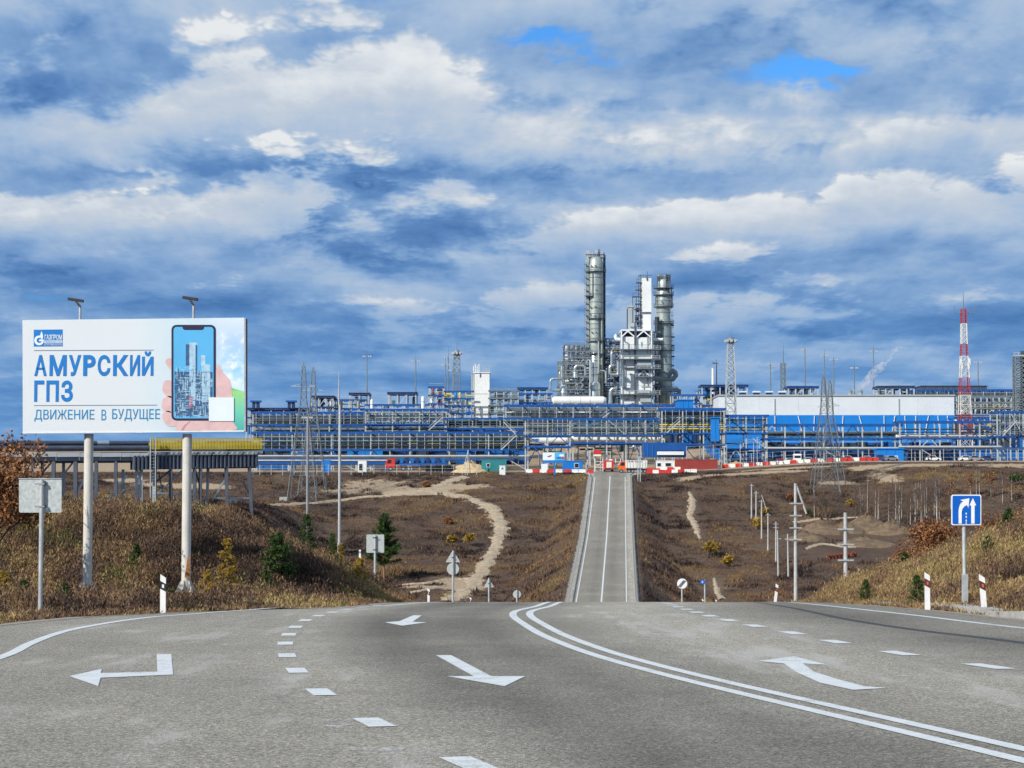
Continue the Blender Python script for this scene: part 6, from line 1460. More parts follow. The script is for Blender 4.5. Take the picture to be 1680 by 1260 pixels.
for px in (641, 662, 671, 716, 725): wheel(t, pxx(px, Y), Y + .1, z, .55)
# cars and a van in the lot
def car(px, Y, mat, label, L=4.3, rot=0.0, van=False, suv=False):
    x = pxx(px, Y); z = gz(x, Y); t = thing('parked_van' if van else 'parked_car', label, 'van' if van else 'car', (x, Y, z), 'vehicles parked before the plant')
    h = 2.5 if van else (1.75 if suv else 1.45); wd = 2.0 if van else 1.78
    if van: body = [(-.5, .28), (.5, .28), (.5, .85), (.42, 1.0), (.36, 2.4), (-.46, 2.45), (-.5, 2.2)]; glass = [(.05, 1.25), (.38, 1.25), (.33, 2.1), (.05, 2.1)]
    else: body = [(-.5, .32), (.5, .32), (.5, .62), (.46, .78), (.24, .90), (.12, h), (-.26, h), (-.44, .95), (-.5, .85)]; glass = [(.19, .95), (.10, h - .07), (-.24, h - .07), (-.38, .97)]
    def pr(name, poly, y0, y1, m_, par):
        ca, sa = math.cos(rot), math.sin(rot); mb = MB(); mb.prism([(u * L, v) for u, v in poly], y0, y1, o=(x, Y, z), ux=(ca, sa, 0), un=(-sa, ca, 0)); return mb.build(name, m_, par)
    b = pr('body', body, -wd / 2, wd / 2, mat, t); pr('side_window', glass, -wd / 2 - .02, -wd / 2 - .004, 'glass_dark', b); pr('side_window', glass, wd / 2 + .004, wd / 2 + .02, 'glass_dark', b)
    if van: g2 = [(-.503, 1.3), (-.5, 1.3), (-.5, 2.0), (-.503, 2.0)]
    else: g2 = [(-.452, .97), (-.44, .97), (-.262, h - .06), (-.274, h - .06)]
    pr('rear_window', g2, -wd / 2 + .15, wd / 2 - .15, 'glass_dark', b)
    for u in (-.31, .31):
        for s in (-1, 1):
            ca, sa = math.cos(rot), math.sin(rot); wx, wy = x + u * L * ca - s * (wd / 2 - .1) * sa, Y + u * L * sa + s * (wd / 2 - .1) * ca; mb = MB()
            ax = Vector((-sa, ca, 0)) * .12; c = Vector((wx, wy, z + .32)); mb.cyl(c - ax, c + ax, .32, n=12); mb.build('wheel', 'tyre', t)
    for s in (-1, 1): pr('tail_lamp', [(-.506, .65), (-.5, .65), (-.5, .82), (-.506, .82)], s * (wd / 2 - .3) - .15, s * (wd / 2 - .3) + .15, 'signal_red', b)
    return t
for px, Y, m_, lb, kw in ((1246, 548, 'car_blue', 'dark blue car, leftmost in the parking row', {}), (1262, 549, 'car_black', 'black off-road car left of the white van in the parking row', dict(suv=True, rot=1.5)), (1279, 549, 'car_red', 'dark red car between the black car and the white car', dict(rot=1.5)),
        (1297, 550, 'car_white', 'white car half hidden behind the white van', {}), (1307, 544, 'car_white', 'tall white van seen from behind in the parking row', dict(van=True, rot=1.5, L=5)), (1325, 550, 'car_silver', 'silver car just right of the white van', dict(rot=1.5)),
        (1377, 551, 'car_silver', 'pale car behind the legs of the right pylon', {}), (1391, 552, 'car_white', 'white car right of the right pylon', {}), (1424, 552, 'car_silver', 'silver car at the middle right of the parking row', dict(rot=1.2)), (1443, 548, 'car_blue', 'dark off-road car right of the pylon on the gravel', dict(suv=True, rot=1.5)),
        (1461, 547, 'car_silver', 'silver car in front of the blue low block', dict(rot=.4)), (1466, 553, 'car_white', 'white car behind the silver car by the low block', dict(rot=1.5)), (1530, 552, 'car_white', 'white car beside the standing people', {}),
        (1585, 552, 'car_white', 'white car in the right of the lot, left one of two', {}), (1600, 551, 'car_silver', 'pale car in the right of the lot, right one of two', {}), (1619, 552, 'car_blue', 'dark blue car farthest right in the lot', {})):
    car(px, Y, m_, lb, **kw)
# people standing in the lot
def person(px, Y, mat, label, seed):
    rn = random.Random(seed); x = pxx(px, Y); z = gz(x, Y); t = thing('person', label, 'person', (x, Y, z), 'people standing in the parking lot')
    V = [(0, 0, .95), (0, 0, 1.2), (0, 0, 1.42), (0, 0, 1.52), (0, -.01, 1.62), (0, 0, 1.74), (-.19, 0, 1.40), (-.25, .02, 1.12), (-.24, -.08, .86), (.19, 0, 1.40), (.25, .02, 1.12), (.24, -.08, .86),
         (-.1, 0, .88), (-.12, -.02, .48), (-.13, .02, .07), (-.13, -.12, .04), (.1, 0, .88), (.12, -.02, .48), (.13, .02, .07), (.13, -.12, .04)]
    E = [(0, 1), (1, 2), (2, 3), (3, 4), (4, 5), (2, 6), (6, 7), (7, 8), (2, 9), (9, 10), (10, 11), (0, 12), (12, 13), (13, 14), (14, 15), (0, 16), (16, 17), (17, 18), (18, 19)]
    Rd = [.16, .16, .17, .06, .10, .085, .08, .06, .045, .08, .06, .045, .10, .075, .055, .05, .10, .075, .055, .05]
    me = bpy.data.meshes.new('body'); me.from_pydata(V, E, []); o = bpy.data.objects.new('body', me); COL.objects.link(o)
    md = o.modifiers.new('skin', 'SKIN'); me.skin_vertices[0].data[0].use_root = True
    for i, r in enumerate(Rd): me.skin_vertices[0].data[i].radius = (r, r * .8)
    md2 = o.modifiers.new('sub', 'SUBSURF'); md2.levels = 1; md2.render_levels = 1; me.materials.append(MATS[mat]); o.rotation_euler = (0, 0, rn.uniform(-1, 1))
    o.parent = t
    mb = MB(); mb.ball((x, Y + .01, z + 1.71), .105, 10); mb.build('cap', 'car_black', t)
person(1517, 545, 'car_black', 'standing person in dark clothes, leftmost of the three', 1); person(1522, 545.5, 'car_blue', 'standing person in dark blue clothes, middle of the three', 2); person(1527.5, 545, 'car_black', 'standing person in dark clothes, rightmost of the three', 3)
# fences
def fence(label, x0, x1, Y, h, step, mat='steel_grey', wires=3):
    t = thing('wire_fence', label, 'fence', (pxx((x0 + x1) / 2, Y), Y, gnd((x0 + x1) / 2, Y)), 'post fences at the plant edge'); px = x0; P = []
    while px <= x1: x = pxx(px, Y); P.append((x, Y, gz(x, Y))); px += step
    for p in P: ubar('fence_post', t, (p[0], p[1], p[2] - .2), (p[0], p[1], p[2] + h), .13, .13, mat)
    for k in range(wires):
        mb = MB(); hh = h * (k + 1) / wires - .08
        for a, b in zip(P[:-1], P[1:]): mb.bar((a[0], a[1], a[2] + hh), (b[0], b[1], b[2] + hh), .05)
        mb.build('fence_wire', mat, t)
fence('pale post fence below the left racks', 408, 792, 508, 2.6, 18.7)
fence('pale post fence behind the parked cars', 1180, 1690, 557, 3.4, 17.5)
fence('rail fence of pale tubes right of the gate house', 1126, 1262, 526, 6.2, 22, wires=3)
# rubble heap and earth heaps
def heap(label, px, Y, rx, ry, h, mat='rubble', seed=1, name='rubble_heap'):
    rn = np.random.RandomState(seed); x0 = pxx(px, Y); n, m_ = 26, 9; V = []; z0 = gz(x0, Y)
    for j in range(m_):
        r = j / (m_ - 1)
        for i in range(n):
            a = 2 * math.pi * i / n; x = x0 + rx * r * math.cos(a); y = Y + ry * r * math.sin(a)
            V.append((x, y, (z0 if r < .9 else min(z0, gz(x, y))) - .1 + h * (1 - r ** .9) * (1 + rn.uniform(-.25, .25)) + rn.uniform(-.05, .05) * h - (.3 if j == m_ - 1 else 0)))
    Fc = [(j * n + i, j * n + (i + 1) % n, (j + 1) * n + (i + 1) % n, (j + 1) * n + i) for j in range(m_ - 1) for i in range(n)]
    o = numpy_mesh(name, V, [f[::-1] for f in Fc], mat, nside=4); props(o, label, 'heap'); return o
heap('pale sand heap left of the green booth', 770, 516, 6.5, 4, 2.9, seed=2)
heap('pale rubble heap right of the red container', 1207, 530, 7, 3, 1.5, seed=3)
for i, px in enumerate((706, 722, 738)):
    p = (pxx(px, 514), 514, gnd(px, 514)); t = thing('scrap_pile', 'dark pile of tyres behind the left fence, ' + ('left', 'middle', 'right')[i] + ' one of three', 'tyre pile', p, 'tyre piles behind the fence')
    for k in range(3):
        for j in range(3 - k // 2): mb = MB(); xx = p[0] - .8 + j * .8 + (k % 2) * .2; mb.cyl((xx, 513.6, p[2] + .5 + k * .55), (xx, 514.4, p[2] + .5 + k * .55), .45, n=10); mb.build('tyre', 'tyre', t)
t = thing('tripod_frame', 'pale tripod of poles in front of the sand heap', 'tripod', at(765, 778, 509))
for x0, x1 in ((758, 768), (772, 768), (767, 768)): ubar('leg', t, (pxx(x0, 509), 509 - (1 if x0 == 767 else 0), gnd(x0, 509) - .2), at(x1, 738, 509), .16, .16, 'steel_grey')
ubar('cross_bar', t, at(761, 768, 509), at(771, 768, 509), .1, .1, 'steel_grey')
t = thing('light_pole', 'pale pole standing right of the gate in front of the truck', 'pole', at(1047, 800, 498))
for px, y0, y1 in ((1046.5, 742, 800), (1050.5, 748, 815)): ubar('shaft', t, (at(px, y1, 498).x, 498, gz(pxx(px, 498), 498) - .5), at(px, y0, 498), .22, .22, 'steel_grey')
for y in (745, 751, 757): ubar('rung', t, at(1043, y, 497.8), at(1054, y, 497.8), .12, .12, 'steel_grey')
for (px, h, lb) in ((1242, 7.5, 'thin pale post left of the hall in the lot'), (866, 6, 'thin pale post at the left end of the barrier row')):
    z = gnd(px, 520); t = thing('lamp_post', lb, 'post', (pxx(px, 520), 520, z)); ubar('shaft', t, (pxx(px, 520), 520, z - .2), (pxx(px, 520), 520, z + h), .14, .14, 'steel_grey'); ubox('lamp_head', t, (pxx(px, 520) + .2, 520, z + h), (.6, .3, .15), 'clad_grey')
plain('rust_red', (.20, .055, .035), .8, var=.3, scale=3)
# red machine parts lying in the dug earth (right valley)
for i in range(9):
    p = hit(1357 + i * 5.6, 918 - i * .6, 150); t = thing('red_frame', 'rusty red steel frame lying in the dug earth, ' + ORD[i] + ' from the left', 'steel frame', p, 'red steel frames in the dug earth'); k = p.y / F
    mb = MB(); mb.bar((p.x, p.y, p.z), (p.x + .6 * k * 4, p.y, p.z + 9 * k), .35); mb.bar((p.x + 3.4 * k, p.y, p.z), (p.x + 2.8 * k, p.y, p.z + 8 * k), .3); mb.build('side_bars', 'rust_red', t); mb = MB(); mb.bar((p.x - .2, p.y, p.z + 4 * k), (p.x + 4 * k, p.y, p.z + 5 * k), .3); mb.build('cross_bar', 'rust', t)
p = hit(465, 822, 200); t = thing('concrete_block', 'pale concrete block beside the left pylon foot', 'block', p); mb = MB(); mb.box((p.x, p.y, p.z + .5), (1.9, 1, .9), taper=.94); mb.build('block', 'concrete', t)
mb = MB(); mb.box((p.x, p.y, p.z + .02), (1.4, .8, .5)); mb.build('footing', 'gunmetal', t)

# ---------------- steam
def steam():
    m = bpy.data.materials.new('steam'); m.use_nodes = True; n = NT(m.node_tree); n.n.clear(); MATS['steam'] = m
    out = n.node('ShaderNodeOutputMaterial'); v = n.node('ShaderNodeVolumePrincipled'); v.inputs['Color'].default_value = (.95, .96, .97, 1); v.inputs['Anisotropy'].default_value = .1
    pos = n.node('ShaderNodeNewGeometry').outputs['Position']; nz = n.noise(pos, .6, 4, .65)
    n.l.new(n.mr(nz, .42, .68, 0, .55), v.inputs['Density']); n.l.new(v.outputs[0], out.inputs['Volume'])
    pts = [(1391, 643, 1.5), (1399, 641, 3.0), (1408, 637, 6), (1419, 629, 8), (1428, 618, 9.5), (1437, 608, 10), (1446, 602, 8.5), (1452, 592, 6.5), (1460, 588, 4.5), (1466, 577, 5.5), (1473, 571, 5), (1479, 569, 2)]; Y = 690; V = []; N = 12
    for x, y, r in pts:
        c = at(x, y, Y); k = Y / F
        for i in range(N): a = 2 * math.pi * i / N; V.append((c.x + math.cos(a) * r * k * .58, c.y + math.sin(a) * r * k, c.z - math.cos(a) * r * k * .58))
    Fc = [(j * N + i, j * N + (i + 1) % N, (j + 1) * N + (i + 1) % N, (j + 1) * N + i) for j in range(len(pts) - 1) for i in range(N)]
    me = bpy.data.meshes.new('steam_plume'); me.from_pydata(V, [], Fc + [tuple(range(N))[::-1], tuple(range(len(V) - N, len(V)))]); me.materials.append(m)
    bmx = bmesh.new(); bmx.from_mesh(me); bmesh.ops.recalc_face_normals(bmx, faces=bmx.faces); bmx.to_mesh(me); bmx.free()
    o = link('steam_plume', me); props(o, 'white steam drifting up to the right over the hall roof', 'steam', kind='stuff')
steam()
# ================================================================== VEGETATION
BR = [(0.0, (.028, .019, .014)), (.16, (.080, .052, .039)), (.30, (.142, .094, .068)), (.45, (.21, .125, .068)), (.60, (.28, .190, .090)), (.74, (.36, .268, .125)), (.86, (.37, .285, .10)), (.93, (.10, .12, .035)), (1.0, (.05, .085, .025))]
mat_leaf('dry_weeds', BR)
mat_leaf('far_brush', [(0.0, (.024, .017, .017)), (.2, (.062, .042, .036)), (.38, (.110, .073, .057)), (.52, (.172, .100, .056)), (.66, (.22, .138, .062)), (.78, (.26, .175, .075)), (.88, (.27, .20, .07)), (.95, (.09, .11, .035)), (1.0, (.05, .085, .025))])
mat_leaf('oak_leaves', [(0, (.05, .022, .012)), (.35, (.15, .062, .026)), (.65, (.27, .115, .045)), (1, (.38, .19, .08))], .6)
mat_leaf('pine_needles', [(0, (.010, .022, .008)), (.4, (.028, .055, .016)), (.75, (.06, .105, .026)), (1, (.13, .17, .045))], .6)
mat_leaf('larch_needles', [(0, (.12, .07, .012)), (.5, (.30, .19, .03)), (1, (.45, .32, .07))], .6)
plain('bark', (.10, .075, .055), .9, var=.35, scale=6); plain('pine_bark', (.26, .15, .085), .9, var=.3, scale=5); plain('birch_bark', (.52, .49, .44), .8, var=.2, scale=3, dirt=((.16, .13, .11), .8)); plain('twig', (.12, .085, .065), .9, var=.3, scale=3)
plain('soil_heap', (.17, .12, .075), .95, var=.5, scale=.9, bump=1, dirt=((.09, .06, .04), .7))
VR = np.random.RandomState(11)

def tri_cloud(C, size, up, tint, name, mat, parent=None, flat=.0):
    """loose leaf-sized triangles, one per centre"""
    n = len(C); A = VR.normal(size=(n, 3)); B = VR.normal(size=(n, 3)); A /= np.linalg.norm(A, axis=1)[:, None]
    B -= (A * B).sum(1)[:, None] * A; B /= np.linalg.norm(B, axis=1)[:, None]; s = np.asarray(size).reshape(-1, 1) * np.ones((n, 1))
    V = np.stack([C - A * s * .5, C + A * s * .5 + B * s * .15, C + B * s * .9], 1).reshape(-1, 3); V[2::3, 2] += up
    return numpy_mesh(name, V, np.arange(3 * n).reshape(-1, 3), mat, {'tint': np.repeat(tint, 3)}, parent)

def blades(P, h, wd, lean, tint):
    n = len(P); a = VR.uniform(0, 2 * np.pi, n); dx, dy = np.cos(a), np.sin(a)
    la = VR.uniform(0, 2 * np.pi, n); l = VR.uniform(.2, 1, n) * lean * h
    tip = P + np.stack([np.cos(la) * l, np.sin(la) * l, h], 1); mid = P + np.stack([np.cos(la) * l * .3, np.sin(la) * l * .3, h * .55], 1)
    side = np.stack([dx * wd, dy * wd, np.zeros(n)], 1)
    V = np.stack([P - side, P + side, mid + side * .8, mid - side * .8, tip], 1).reshape(-1, 3)
    b = np.arange(n)[:, None] * 5
    Fc = np.concatenate([b + np.array([0, 1, 2]), b + np.array([0, 2, 3]), b + np.array([3, 2, 4])])
    return V, Fc, np.repeat(tint, 5)
def join(parts):
    V, Fs, T, o = [], [], [], 0
    for v, f, t in parts: V.append(v); Fs.append(f + o); T.append(t); o += len(v)
    return np.concatenate(V), np.concatenate(Fs), np.concatenate(T)
def tint_at(x, y, n, s1, s2):
    return .46 + vnoise(x, y, s1) * .62 + vnoise(x + 71, y + 13, s2) * .46 + VR.normal(0, .07, n)

def bank(name, label, xr_, yr_, n, keep):
    x = VR.uniform(*xr_, n); y = VR.uniform(*yr_, n); d = np.maximum(segdist(x, y, LEDGE), -segdist(x, y, REDGE))
    px = 840 + x / y * F; m_ = (d > .55 + VR.exponential(.25, n)) & (((px > -60) & (px < 1740)) | ((VR.rand(n) < .4) & (px > -700) & (px < 2600))) & keep(x, y); x, y, d = x[m_], y[m_], d[m_]; n = len(x)
    z = ground_z(x, y) - .03; P = np.stack([x, y, z], 1)
    tall = np.clip((d - .6) / 2.5, .15, 1); clump = np.clip(.55 + vnoise(x, y, 1.1) * 1.3 + vnoise(x, y, .45) * .7, .15, 1.5)
    t = np.clip(tint_at(x, y, n, 3.5, .8) + (-.03 if xr_[0] < 0 else .0), .05, .87); t = np.where(d < 1.6, np.clip(t + .16, 0, .88), t)
    gpatch = vnoise(x + 300, y + 40, 1.6) > .31; t = np.where(gpatch & (VR.rand(n) < .5), VR.uniform(.90, .99, n), t)
    h = (.20 + .55 * VR.beta(2, 3, n)) * tall * clump + .05
    for bx_ in (143, 305, 66):
        q_ = at(bx_, 968, 54.2 if bx_ != 66 else 41.6); h = np.where((np.abs(x - q_.x) < .55) & (y > q_.y - 2.2) & (y < q_.y + .35), h * .3, h)
    parts = [blades(P, h, .002 + .006 * VR.rand(n), .42, t)]
    # weeds: seed heads and dry leaves on the taller stalks
    k = VR.rand(n) < .30; Pk = P[k]; hk = h[k]; tk = t[k]; q = 7
    C = np.repeat(Pk, q, 0) + VR.normal(0, .05, (len(Pk) * q, 3)); C[:, 2] = np.repeat(Pk[:, 2], q) + np.repeat(hk, q) * VR.uniform(.35, 1.15, len(C))
    an = VR.uniform(0, 2 * np.pi, len(C)); A = np.stack([np.cos(an), np.sin(an), VR.normal(0, .25, len(C))], 1); B = VR.normal(0, .45, C.shape); B[:, 2] = 1
    s = VR.uniform(.008, .022, (len(C), 1)); V = np.stack([C - A * s, C + A * s, C + B * s * VR.uniform(2.5, 6, (len(C), 1))], 1).reshape(-1, 3)
    parts.append((V, np.arange(len(V)).reshape(-1, 3), np.repeat(np.clip(np.repeat(tk, q) + VR.normal(-.02, .1, len(C)), 0, 1), 3)))
    V, Fs, T = join(parts); o = numpy_mesh(name, V, Fs, 'dry_weeds', {'tint': T}); props(o, label, 'grass', kind='stuff')
bank('dry_grass', 'dry brown grass and weeds covering the left bank', (-19, -2.2), (26, 72), 310000, lambda x, y: x < cx(y))
bank('dry_grass', 'dry brown grass and weeds covering the right bank', (7.5, 27), (20, 80), 350000, lambda x, y: x > cx(y))

def brush():
    n = 330000; y = 285 + 230 * VR.rand(n) ** .8; x = VR.uniform(-.30, .30, n) * y
    d = np.maximum(segdist(x, y, LEDGE), -segdist(x, y, REDGE)); s = sand_mask(x, y) + vnoise(x, y, 1.5) * 1.1 + vnoise(x, y, 4) * .5
    m_ = (d > 1.0) & (s < .42) & (y < 511 - vnoise(x, y, 5) * 8); dens = vnoise(x, y, 7) + vnoise(x, y, 2.5) * .8 > -.55; m_ &= dens
    for dx_, dy_, rx_, ry_ in DUG: m_ &= ((x - dx_) / rx_) ** 2 + ((y - dy_) / ry_) ** 2 + vnoise(x, y, 3) * 1.2 > .9
    for pts in TRACKS: m_ &= np.abs(segdist(x, y, pts)) > 1.5 + vnoise(x, y, 2)
    x, y, d = x[m_], y[m_], d[m_]; n = len(x); z = ground_z(x, y)
    t = .31 + vnoise(x, y, 26) * .42 + vnoise(x, y, 6) * .42 + vnoise(x + 9, y, 2) * .34 + VR.normal(0, .06, n)
    emb = (d < 14) & (y > 300); t = np.where(emb, t + np.where(x < cx(y), .17, -.10) * (1 - d / 14), t); t = np.clip(t, .02, .88)
    och = vnoise(x + 140, y + 500, 15) + vnoise(x, y, 4) * .3 > .22; t = np.where(och, np.clip(t + .28, 0, .89), t); ru = vnoise(x + 410, y + 77, 9) > .22; t = np.where(ru, np.clip(t + .15, 0, .7), t); g = (vnoise(x - 50, y + 90, 4) > .40) & (VR.rand(n) < .3); t = np.where(g, VR.uniform(.9, 1, n), t)
    hs = (.18 + .55 * VR.beta(1.5, 3.2, n)) * np.clip(.75 + vnoise(x, y, 3) * 1.1, .35, 1.6); q = 3
    cl = np.clip(vnoise(x + 31, y + 17, 3.6) * 2.6 + vnoise(x, y + 5, 9) * 1.6 - .25, 0, 1); hs = hs * (1 + 1.5 * cl); t = np.clip(t - .16 * cl * (VR.rand(n) < .8), .02, 1)
    P = np.repeat(np.stack([x, y, z - .05], 1), q, 0); hh = np.repeat(hs, q); P[:, :2] += VR.normal(0, .28, (len(P), 2)); an = VR.uniform(0, np.pi, len(P)); wd = (.05 + .16 * hh * VR.rand(len(P)))
    sd = np.stack([np.cos(an) * wd, np.sin(an) * wd, np.zeros(len(P))], 1); tip = P + np.stack([VR.normal(0, .3, len(P)) * hh, VR.normal(0, .3, len(P)) * hh, hh * VR.uniform(.6, 1.1, len(P))], 1)
    V = np.stack([P - sd, P + sd, tip], 1).reshape(-1, 3)
    o = numpy_mesh('dry_brush', V, np.arange(len(V)).reshape(-1, 3), 'far_brush', {'tint': np.repeat(np.clip(np.repeat(t, q) + VR.normal(0, .06, len(P)), 0, 1), 3)})
    props(o, 'dark brown dry brush covering the far valley slopes', 'brush', kind='stuff')
brush()

# ---------------- trees
def branches(mb, p, d, L, r, depth, rn, out, spread=.7, kids=3):
    e = p + d * L; mb.cyl(p, e, r, r * .62, n=6, caps=False)
    out.append((e, d, r))
    if depth == 0: return
    for _ in range(kids):
        a = Vector((rn.gauss(0, 1), rn.gauss(0, 1), rn.gauss(0, .6))); nd = (d + a.normalized() * spread).normalized(); nd.z = nd.z * .8 + .15
        branches(mb, p.lerp(e, rn.uniform(.45, 1)), nd.normalized(), L * rn.uniform(.55, .8), r * .58, depth - 1, rn, out, spread, kids)
def leafy(name, label, cat, base, h, rad, nleaf, leaf, mat, seed, bark='bark', squash=1.0, group=None, low=.25, twigs=True, dx=0.0):
    rn = random.Random(seed); t = thing(name, label, cat, base, group); mb = MB(); out = []
    for k in range(3 if h < 4 else 2):
        branches(mb, Vector(base) + Vector((rn.uniform(-.1, .1), rn.uniform(-.1, .1), -.2)), Vector((rn.gauss(0, .25), rn.gauss(0, .25), 1)).normalized(), h * .42, h * .016 + .01, 4 if twigs else 3, rn, out, .75, 3)
    mb.build('trunk', bark, t)
    ends = np.array([tuple(o_[0]) for o_ in out if o_[2] < h * .012]); b = np.array(base)
    c = ends[VR.randint(len(ends), size=nleaf)] + VR.normal(0, rad * .16, (nleaf, 3)); rel = c - b; rel[:, 2] -= h * .58
    ok = ((rel[:, 0] / rad) ** 2 + (rel[:, 1] / rad) ** 2 + (rel[:, 2] / (h * .45 * squash)) ** 2 < 1.15) & (c[:, 2] > b[2] + h * low * .5); c = c[ok]
    tri_cloud(c, VR.uniform(.6, 1.2, len(c)) * leaf, -.02, np.clip(VR.normal(.5, .2, len(c)) + vnoise(c[:, 0], c[:, 2], rad * .3) * .5, 0, 1), 'crown', mat, t)
    return t
def conifer(name, label, base, h, rad, seed, mat='pine_needles', bark='pine_bark', clear=.12, dens=1.0, group=None, irregular=.25):
    rn = np.random.RandomState(seed); t = thing(name, label, 'tree', base, group); mb = MB(); b = Vector(base)
    mb.cyl(b - Vector((0, 0, .3)), b + Vector((0, 0, h * .97)), h * .018 + .008, h * .003, n=8); C, T = [], []
    nw = int(10 + 5 * dens)
    for i in range(nw):
        f = clear + (1 - clear) * i / nw; z = h * f; L0 = rad * (1 - ((f - clear) / (1 - clear)) ** 1.25) ** .8 + rad * .06
        for k in range(rn.randint(4, 7)):
            a = rn.uniform(0, 2 * math.pi); L = L0 * rn.uniform(1 - irregular * 1.6, 1 + irregular * .5); up = rn.uniform(.15, .5)
            e = Vector((math.cos(a) * L, math.sin(a) * L, z + L * up)); mb.cyl(b + Vector((0, 0, z)), b + e, h * .005, h * .002, n=4, caps=False)
            m_ = int(60 * dens); f2 = rn.uniform(.3, 1.05, m_) ** .8; pts = np.outer(f2, [e.x, e.y, e.z - z]) + [0, 0, z] + rn.normal(0, rad * .06, (m_, 3)); C.append(pts + np.array(base)); T.append(.30 + .34 * f2 + rn.normal(0, .13, m_))
    mb.build('trunk', bark, t); C = np.concatenate(C); T = np.clip(np.concatenate(T), 0, 1)
    tri_cloud(C, VR.uniform(.6, 1.3, len(C)) * rad * .085, .02 * h / 5, T, 'crown', mat, t)
    return t
def on(px, py, Y): p = at(px, py, Y); return (p.x, p.y, gz(p.x, p.y) - .02)
p = hit(630, 956, 200); s_ = p.y / F
conifer('pine_tree', 'dark green pine tree behind the square sign in the valley', tuple(p), 111 * s_, 25 * s_, 3, clear=.28, dens=3.4, irregular=.45)
leafy('oak_tree', 'brown leaved oak tree at the left picture edge', 'tree', on(0, 800, 51), 4.9, 1.25, 15000, .09, 'oak_leaves', 4, squash=.92, low=.1)
leafy('oak_bush', 'rust brown oak bush left of the blue lane sign', 'bush', on(1530, 800, 76), 1.9, 1.25, 3600, .10, 'oak_leaves', 5, squash=1.1, low=.05)
leafy('oak_bush', 'low rust brown oak bush sloping down toward the dug earth', 'bush', on(1494, 800, 74), 1.15, .8, 2000, .09, 'oak_leaves', 6, squash=1.1, low=.05)
leafy('oak_bush', 'rust brown oak bush showing right of the blue lane sign', 'bush', on(1628, 800, 84), 2.0, .85, 1500, .10, 'oak_leaves', 7, low=.1)
leafy('oak_bush', 'sparse orange brown bush at the right picture edge', 'bush', on(1668, 800, 82), 1.7, .8, 1100, .10, 'oak_leaves', 8, low=.1)
for i, (px, py, Y, h, r, lb) in enumerate(((504, 893, 64, .95, .28, 'young green pine on the left bank below the grey pole'), (545, 915, 66, .72, .22, 'slim young pine on the left bank left of the slender mast'), (455, 935, 57, .75, .42, 'broad young pine in the middle of the left bank'),
        (436, 960, 53, .5, .25, 'small young pine low on the left bank right of the billboard leg'), (225, 868, 57, .42, .2, 'tiny green pine high on the bank between the billboard legs'), (40, 925, 50, .4, .22, 'small green shrub pine left of the near sign post'), (105, 968, 47, .35, .2, 'small green pine at the foot of the left bank beside the left billboard leg'),
        (1505, 968, 50, .42, .2, 'small green pine left of the left marker post on the right bank'), (1622, 945, 56, .45, .2, 'small green pine on the right bank right of the lane sign'), (1655, 868, 70, .5, .28, 'green pine high on the right bank near the picture edge'), (1420, 945, 58, .35, .18, 'tiny green pine on the right bank left of the marker post'), (1483, 890, 70, .4, .22, 'small green pine below the rust brown oak bush'))):
    conifer('young_pine', lb, on(px, py, Y), h * 1.55 + .15, r * 1.4, 20 + i, dens=1.3, group='young pines on the banks', clear=.05)
for i, (px, py, Y, h, r, lb) in enumerate(((372, 975, 54, 1.15, .34, 'golden young larch right of the right billboard leg'), (558, 918, 68, .6, .25, 'golden young larch at the foot of the slender mast'), (340, 972, 52, .5, .25, 'low yellow larch beside the right billboard leg'), (590, 935, 62, .5, .3, 'low yellow larch left of the square sign'), (5, 940, 46, .5, .3, 'yellow larch bush at the left picture edge'))):
    conifer('young_larch', lb, on(px, py, Y), h * 1.45 + .2, r * 1.2, 60 + i, 'larch_needles', dens=1.1, group='golden larches on the left bank', clear=.05)
# bare trees and birches on the right slope
def birch(px, py, hpx, label, seed, lean=0.0, mat='birch_bark', gold=False):
    rn = random.Random(seed); p = hit(px, py, 200); s_ = p.y / F; h = hpx * s_; t = thing('birch_tree', label, 'tree', p, 'bare birches on the right valley slope')
    mb = MB(); a = Vector(p) - Vector((0, 0, .3)); b = Vector(p) + Vector((lean * h, 0, h)); mb.cyl(a, b, .075, .02, n=6, caps=False); mb.build('trunk', mat, t); mb = MB()
    for k in range(16):
        f = rn.uniform(.3, .97); q = a.lerp(b, f); an = rn.uniform(0, 6.28); L = h * .2 * (1.2 - f); mb.cyl(q, q + Vector((math.cos(an) * L, math.sin(an) * L * .5, L * 1.5)), .04, .015, n=4, caps=False)
    mb.build('branches', 'twig', t)
    if gold:
        c = np.array([tuple(a.lerp(b, rn.uniform(.5, 1))) for _ in range(160)]) + VR.normal(0, h * .06, (160, 3)); tri_cloud(c, .35, 0, VR.uniform(.3, .8, 160), 'crown', 'oak_leaves', t)
rn = random.Random(77)
for i in range(64):
    px = rn.uniform(1400, 1550); py = rn.uniform(843, 862); birch(px, py, rn.uniform(40, 74), 'thin bare pale birch in the thicket behind the earth heaps', 100 + i, rn.uniform(-.05, .05), 'birch_bark' if rn.random() < .42 else 'twig')
for i, (px, py, h, gold, lb) in enumerate(((1560, 836, 50, True, 'birch with orange leaves above the left corner of the lane sign'), (1602, 820, 46, False, 'white birch pair left trunk right above the lane sign'), (1607, 821, 48, False, 'white birch pair right trunk right above the lane sign'), (1592, 815, 36, True, 'orange topped birch left of the white pair'), (1626, 815, 40, True, 'orange topped birch right of the white pair'),
        (1645, 826, 42, False, 'single white birch trunk near the right picture edge'), (1336, 850, 50, False, 'lone thin birch left of the right pylon feet'), (1476, 844, 52, False, 'brightest white birch trunk in the middle of the thicket'), (1660, 822, 40, False, 'thin pale birch at the right picture edge'))):
    birch(px, py, h, lb, 200 + i, 0, gold=gold)
p = hit(1356, 851, 200)
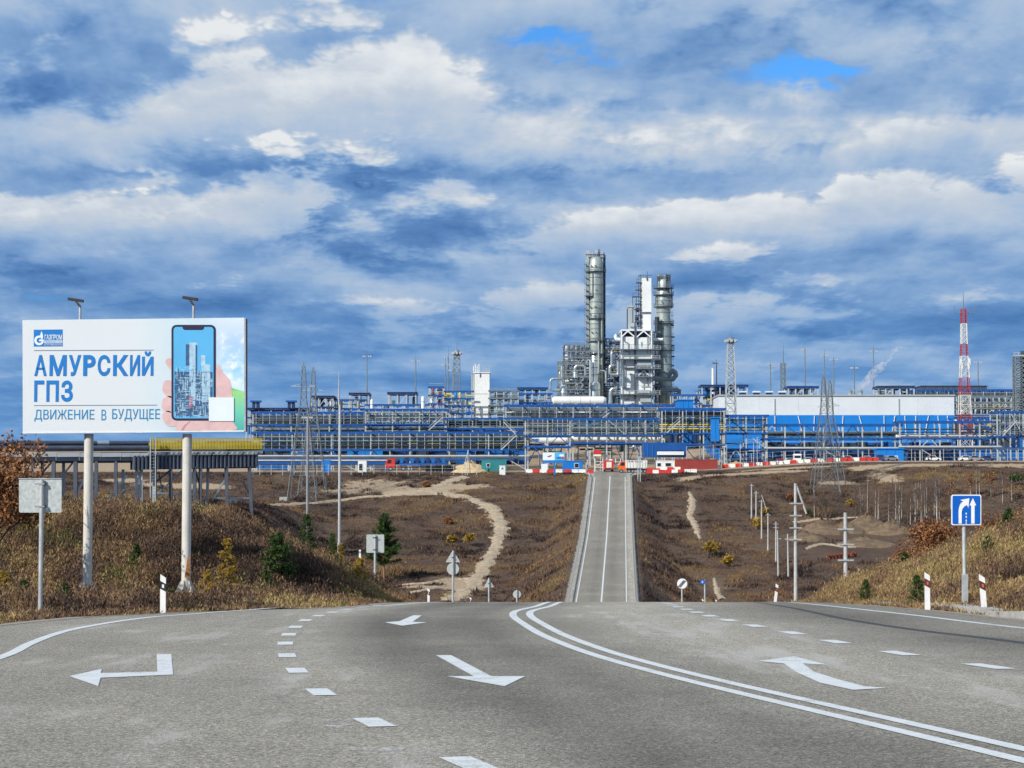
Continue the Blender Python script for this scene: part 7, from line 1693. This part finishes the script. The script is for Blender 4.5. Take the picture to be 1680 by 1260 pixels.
t = thing('bare_tree', 'dark bare tree with several stems below the right pylon', 'tree', p); mb = MB(); out = []; rn = random.Random(9)
for k in range(5): branches(mb, Vector(p) + Vector((rn.uniform(-.8, .8), 0, -.3)), Vector((rn.gauss(0, .3), rn.gauss(0, .2), 1)).normalized(), 3.2, .14, 3, rn, out, .6, 3)
mb.build('trunk', 'bark', t)
for i, (px, py, hp, rp, m_, lb) in enumerate(((1242, 868, 16, 20, 'larch_needles', 'wide orange bush left of the concrete pole row'), (1168, 915, 26, 16, 'larch_needles', 'yellow green bush on the right slope beside the road'), (1255, 845, 12, 10, 'larch_needles', 'small orange bush behind the second concrete pole'), (1196, 930, 18, 12, 'larch_needles', 'low ochre bush at the foot of the right slope'), (1300, 822, 10, 14, 'oak_leaves', 'brown bush left of the tallest concrete pole'),
        (1325, 848, 12, 5, 'pine_needles', 'tiny green conifer right of the leaning strut'), (770, 895, 18, 14, 'larch_needles', 'yellowish bush left of the dirt track bend'), (740, 890, 10, 12, 'larch_needles', 'low ochre bush in the valley left of the track'), (1668, 800, 22, 12, 'pine_needles', 'green pine bush on the slope at the right picture edge'), (700, 800, 8, 10, 'oak_leaves', 'brown bush above the dirt track fork'), (735, 860, 9, 12, 'oak_leaves', 'rust bush in the middle of the left valley'), (1395, 832, 10, 9, 'larch_needles', 'ochre bush right of the bare tree'))):
    p = hit(px, py, 250); s_ = p.y / F; leafy('valley_bush', lb, 'bush', tuple(p), hp * s_ * 1.25, rp * s_, 700, .42, m_, 300 + i, low=.02, twigs=False, group='bushes in the valley')
# earth heaps thrown up by digging
def earth(px, py, rx, ry, h, label, seed):
    p = hit(px, py, 200); heap(label, px, p.y, rx, ry, h, 'soil_heap', seed, 'earth_heap')
for i, (px, py, rx, ry, h, lb) in enumerate(((1345, 872, 6, 4, 2.6, 'brown earth heap left of the grey three arm pole'), (1420, 868, 7, 4, 3.2, 'highest brown earth heap right of the grey three arm pole'), (1460, 874, 6, 4, 2.6, 'brown earth heap at the right end of the dug ground'), (1385, 872, 5, 4, 2.2, 'earth heap directly behind the grey three arm pole'), (1320, 885, 5, 3.5, 1.7, 'low earth heap nearest the tallest concrete pole'), (1415, 893, 8, 4, 1.6, 'long low earth heap in front of the high one'))):
    earth(px, py, rx, ry, h, lb, 40 + i)
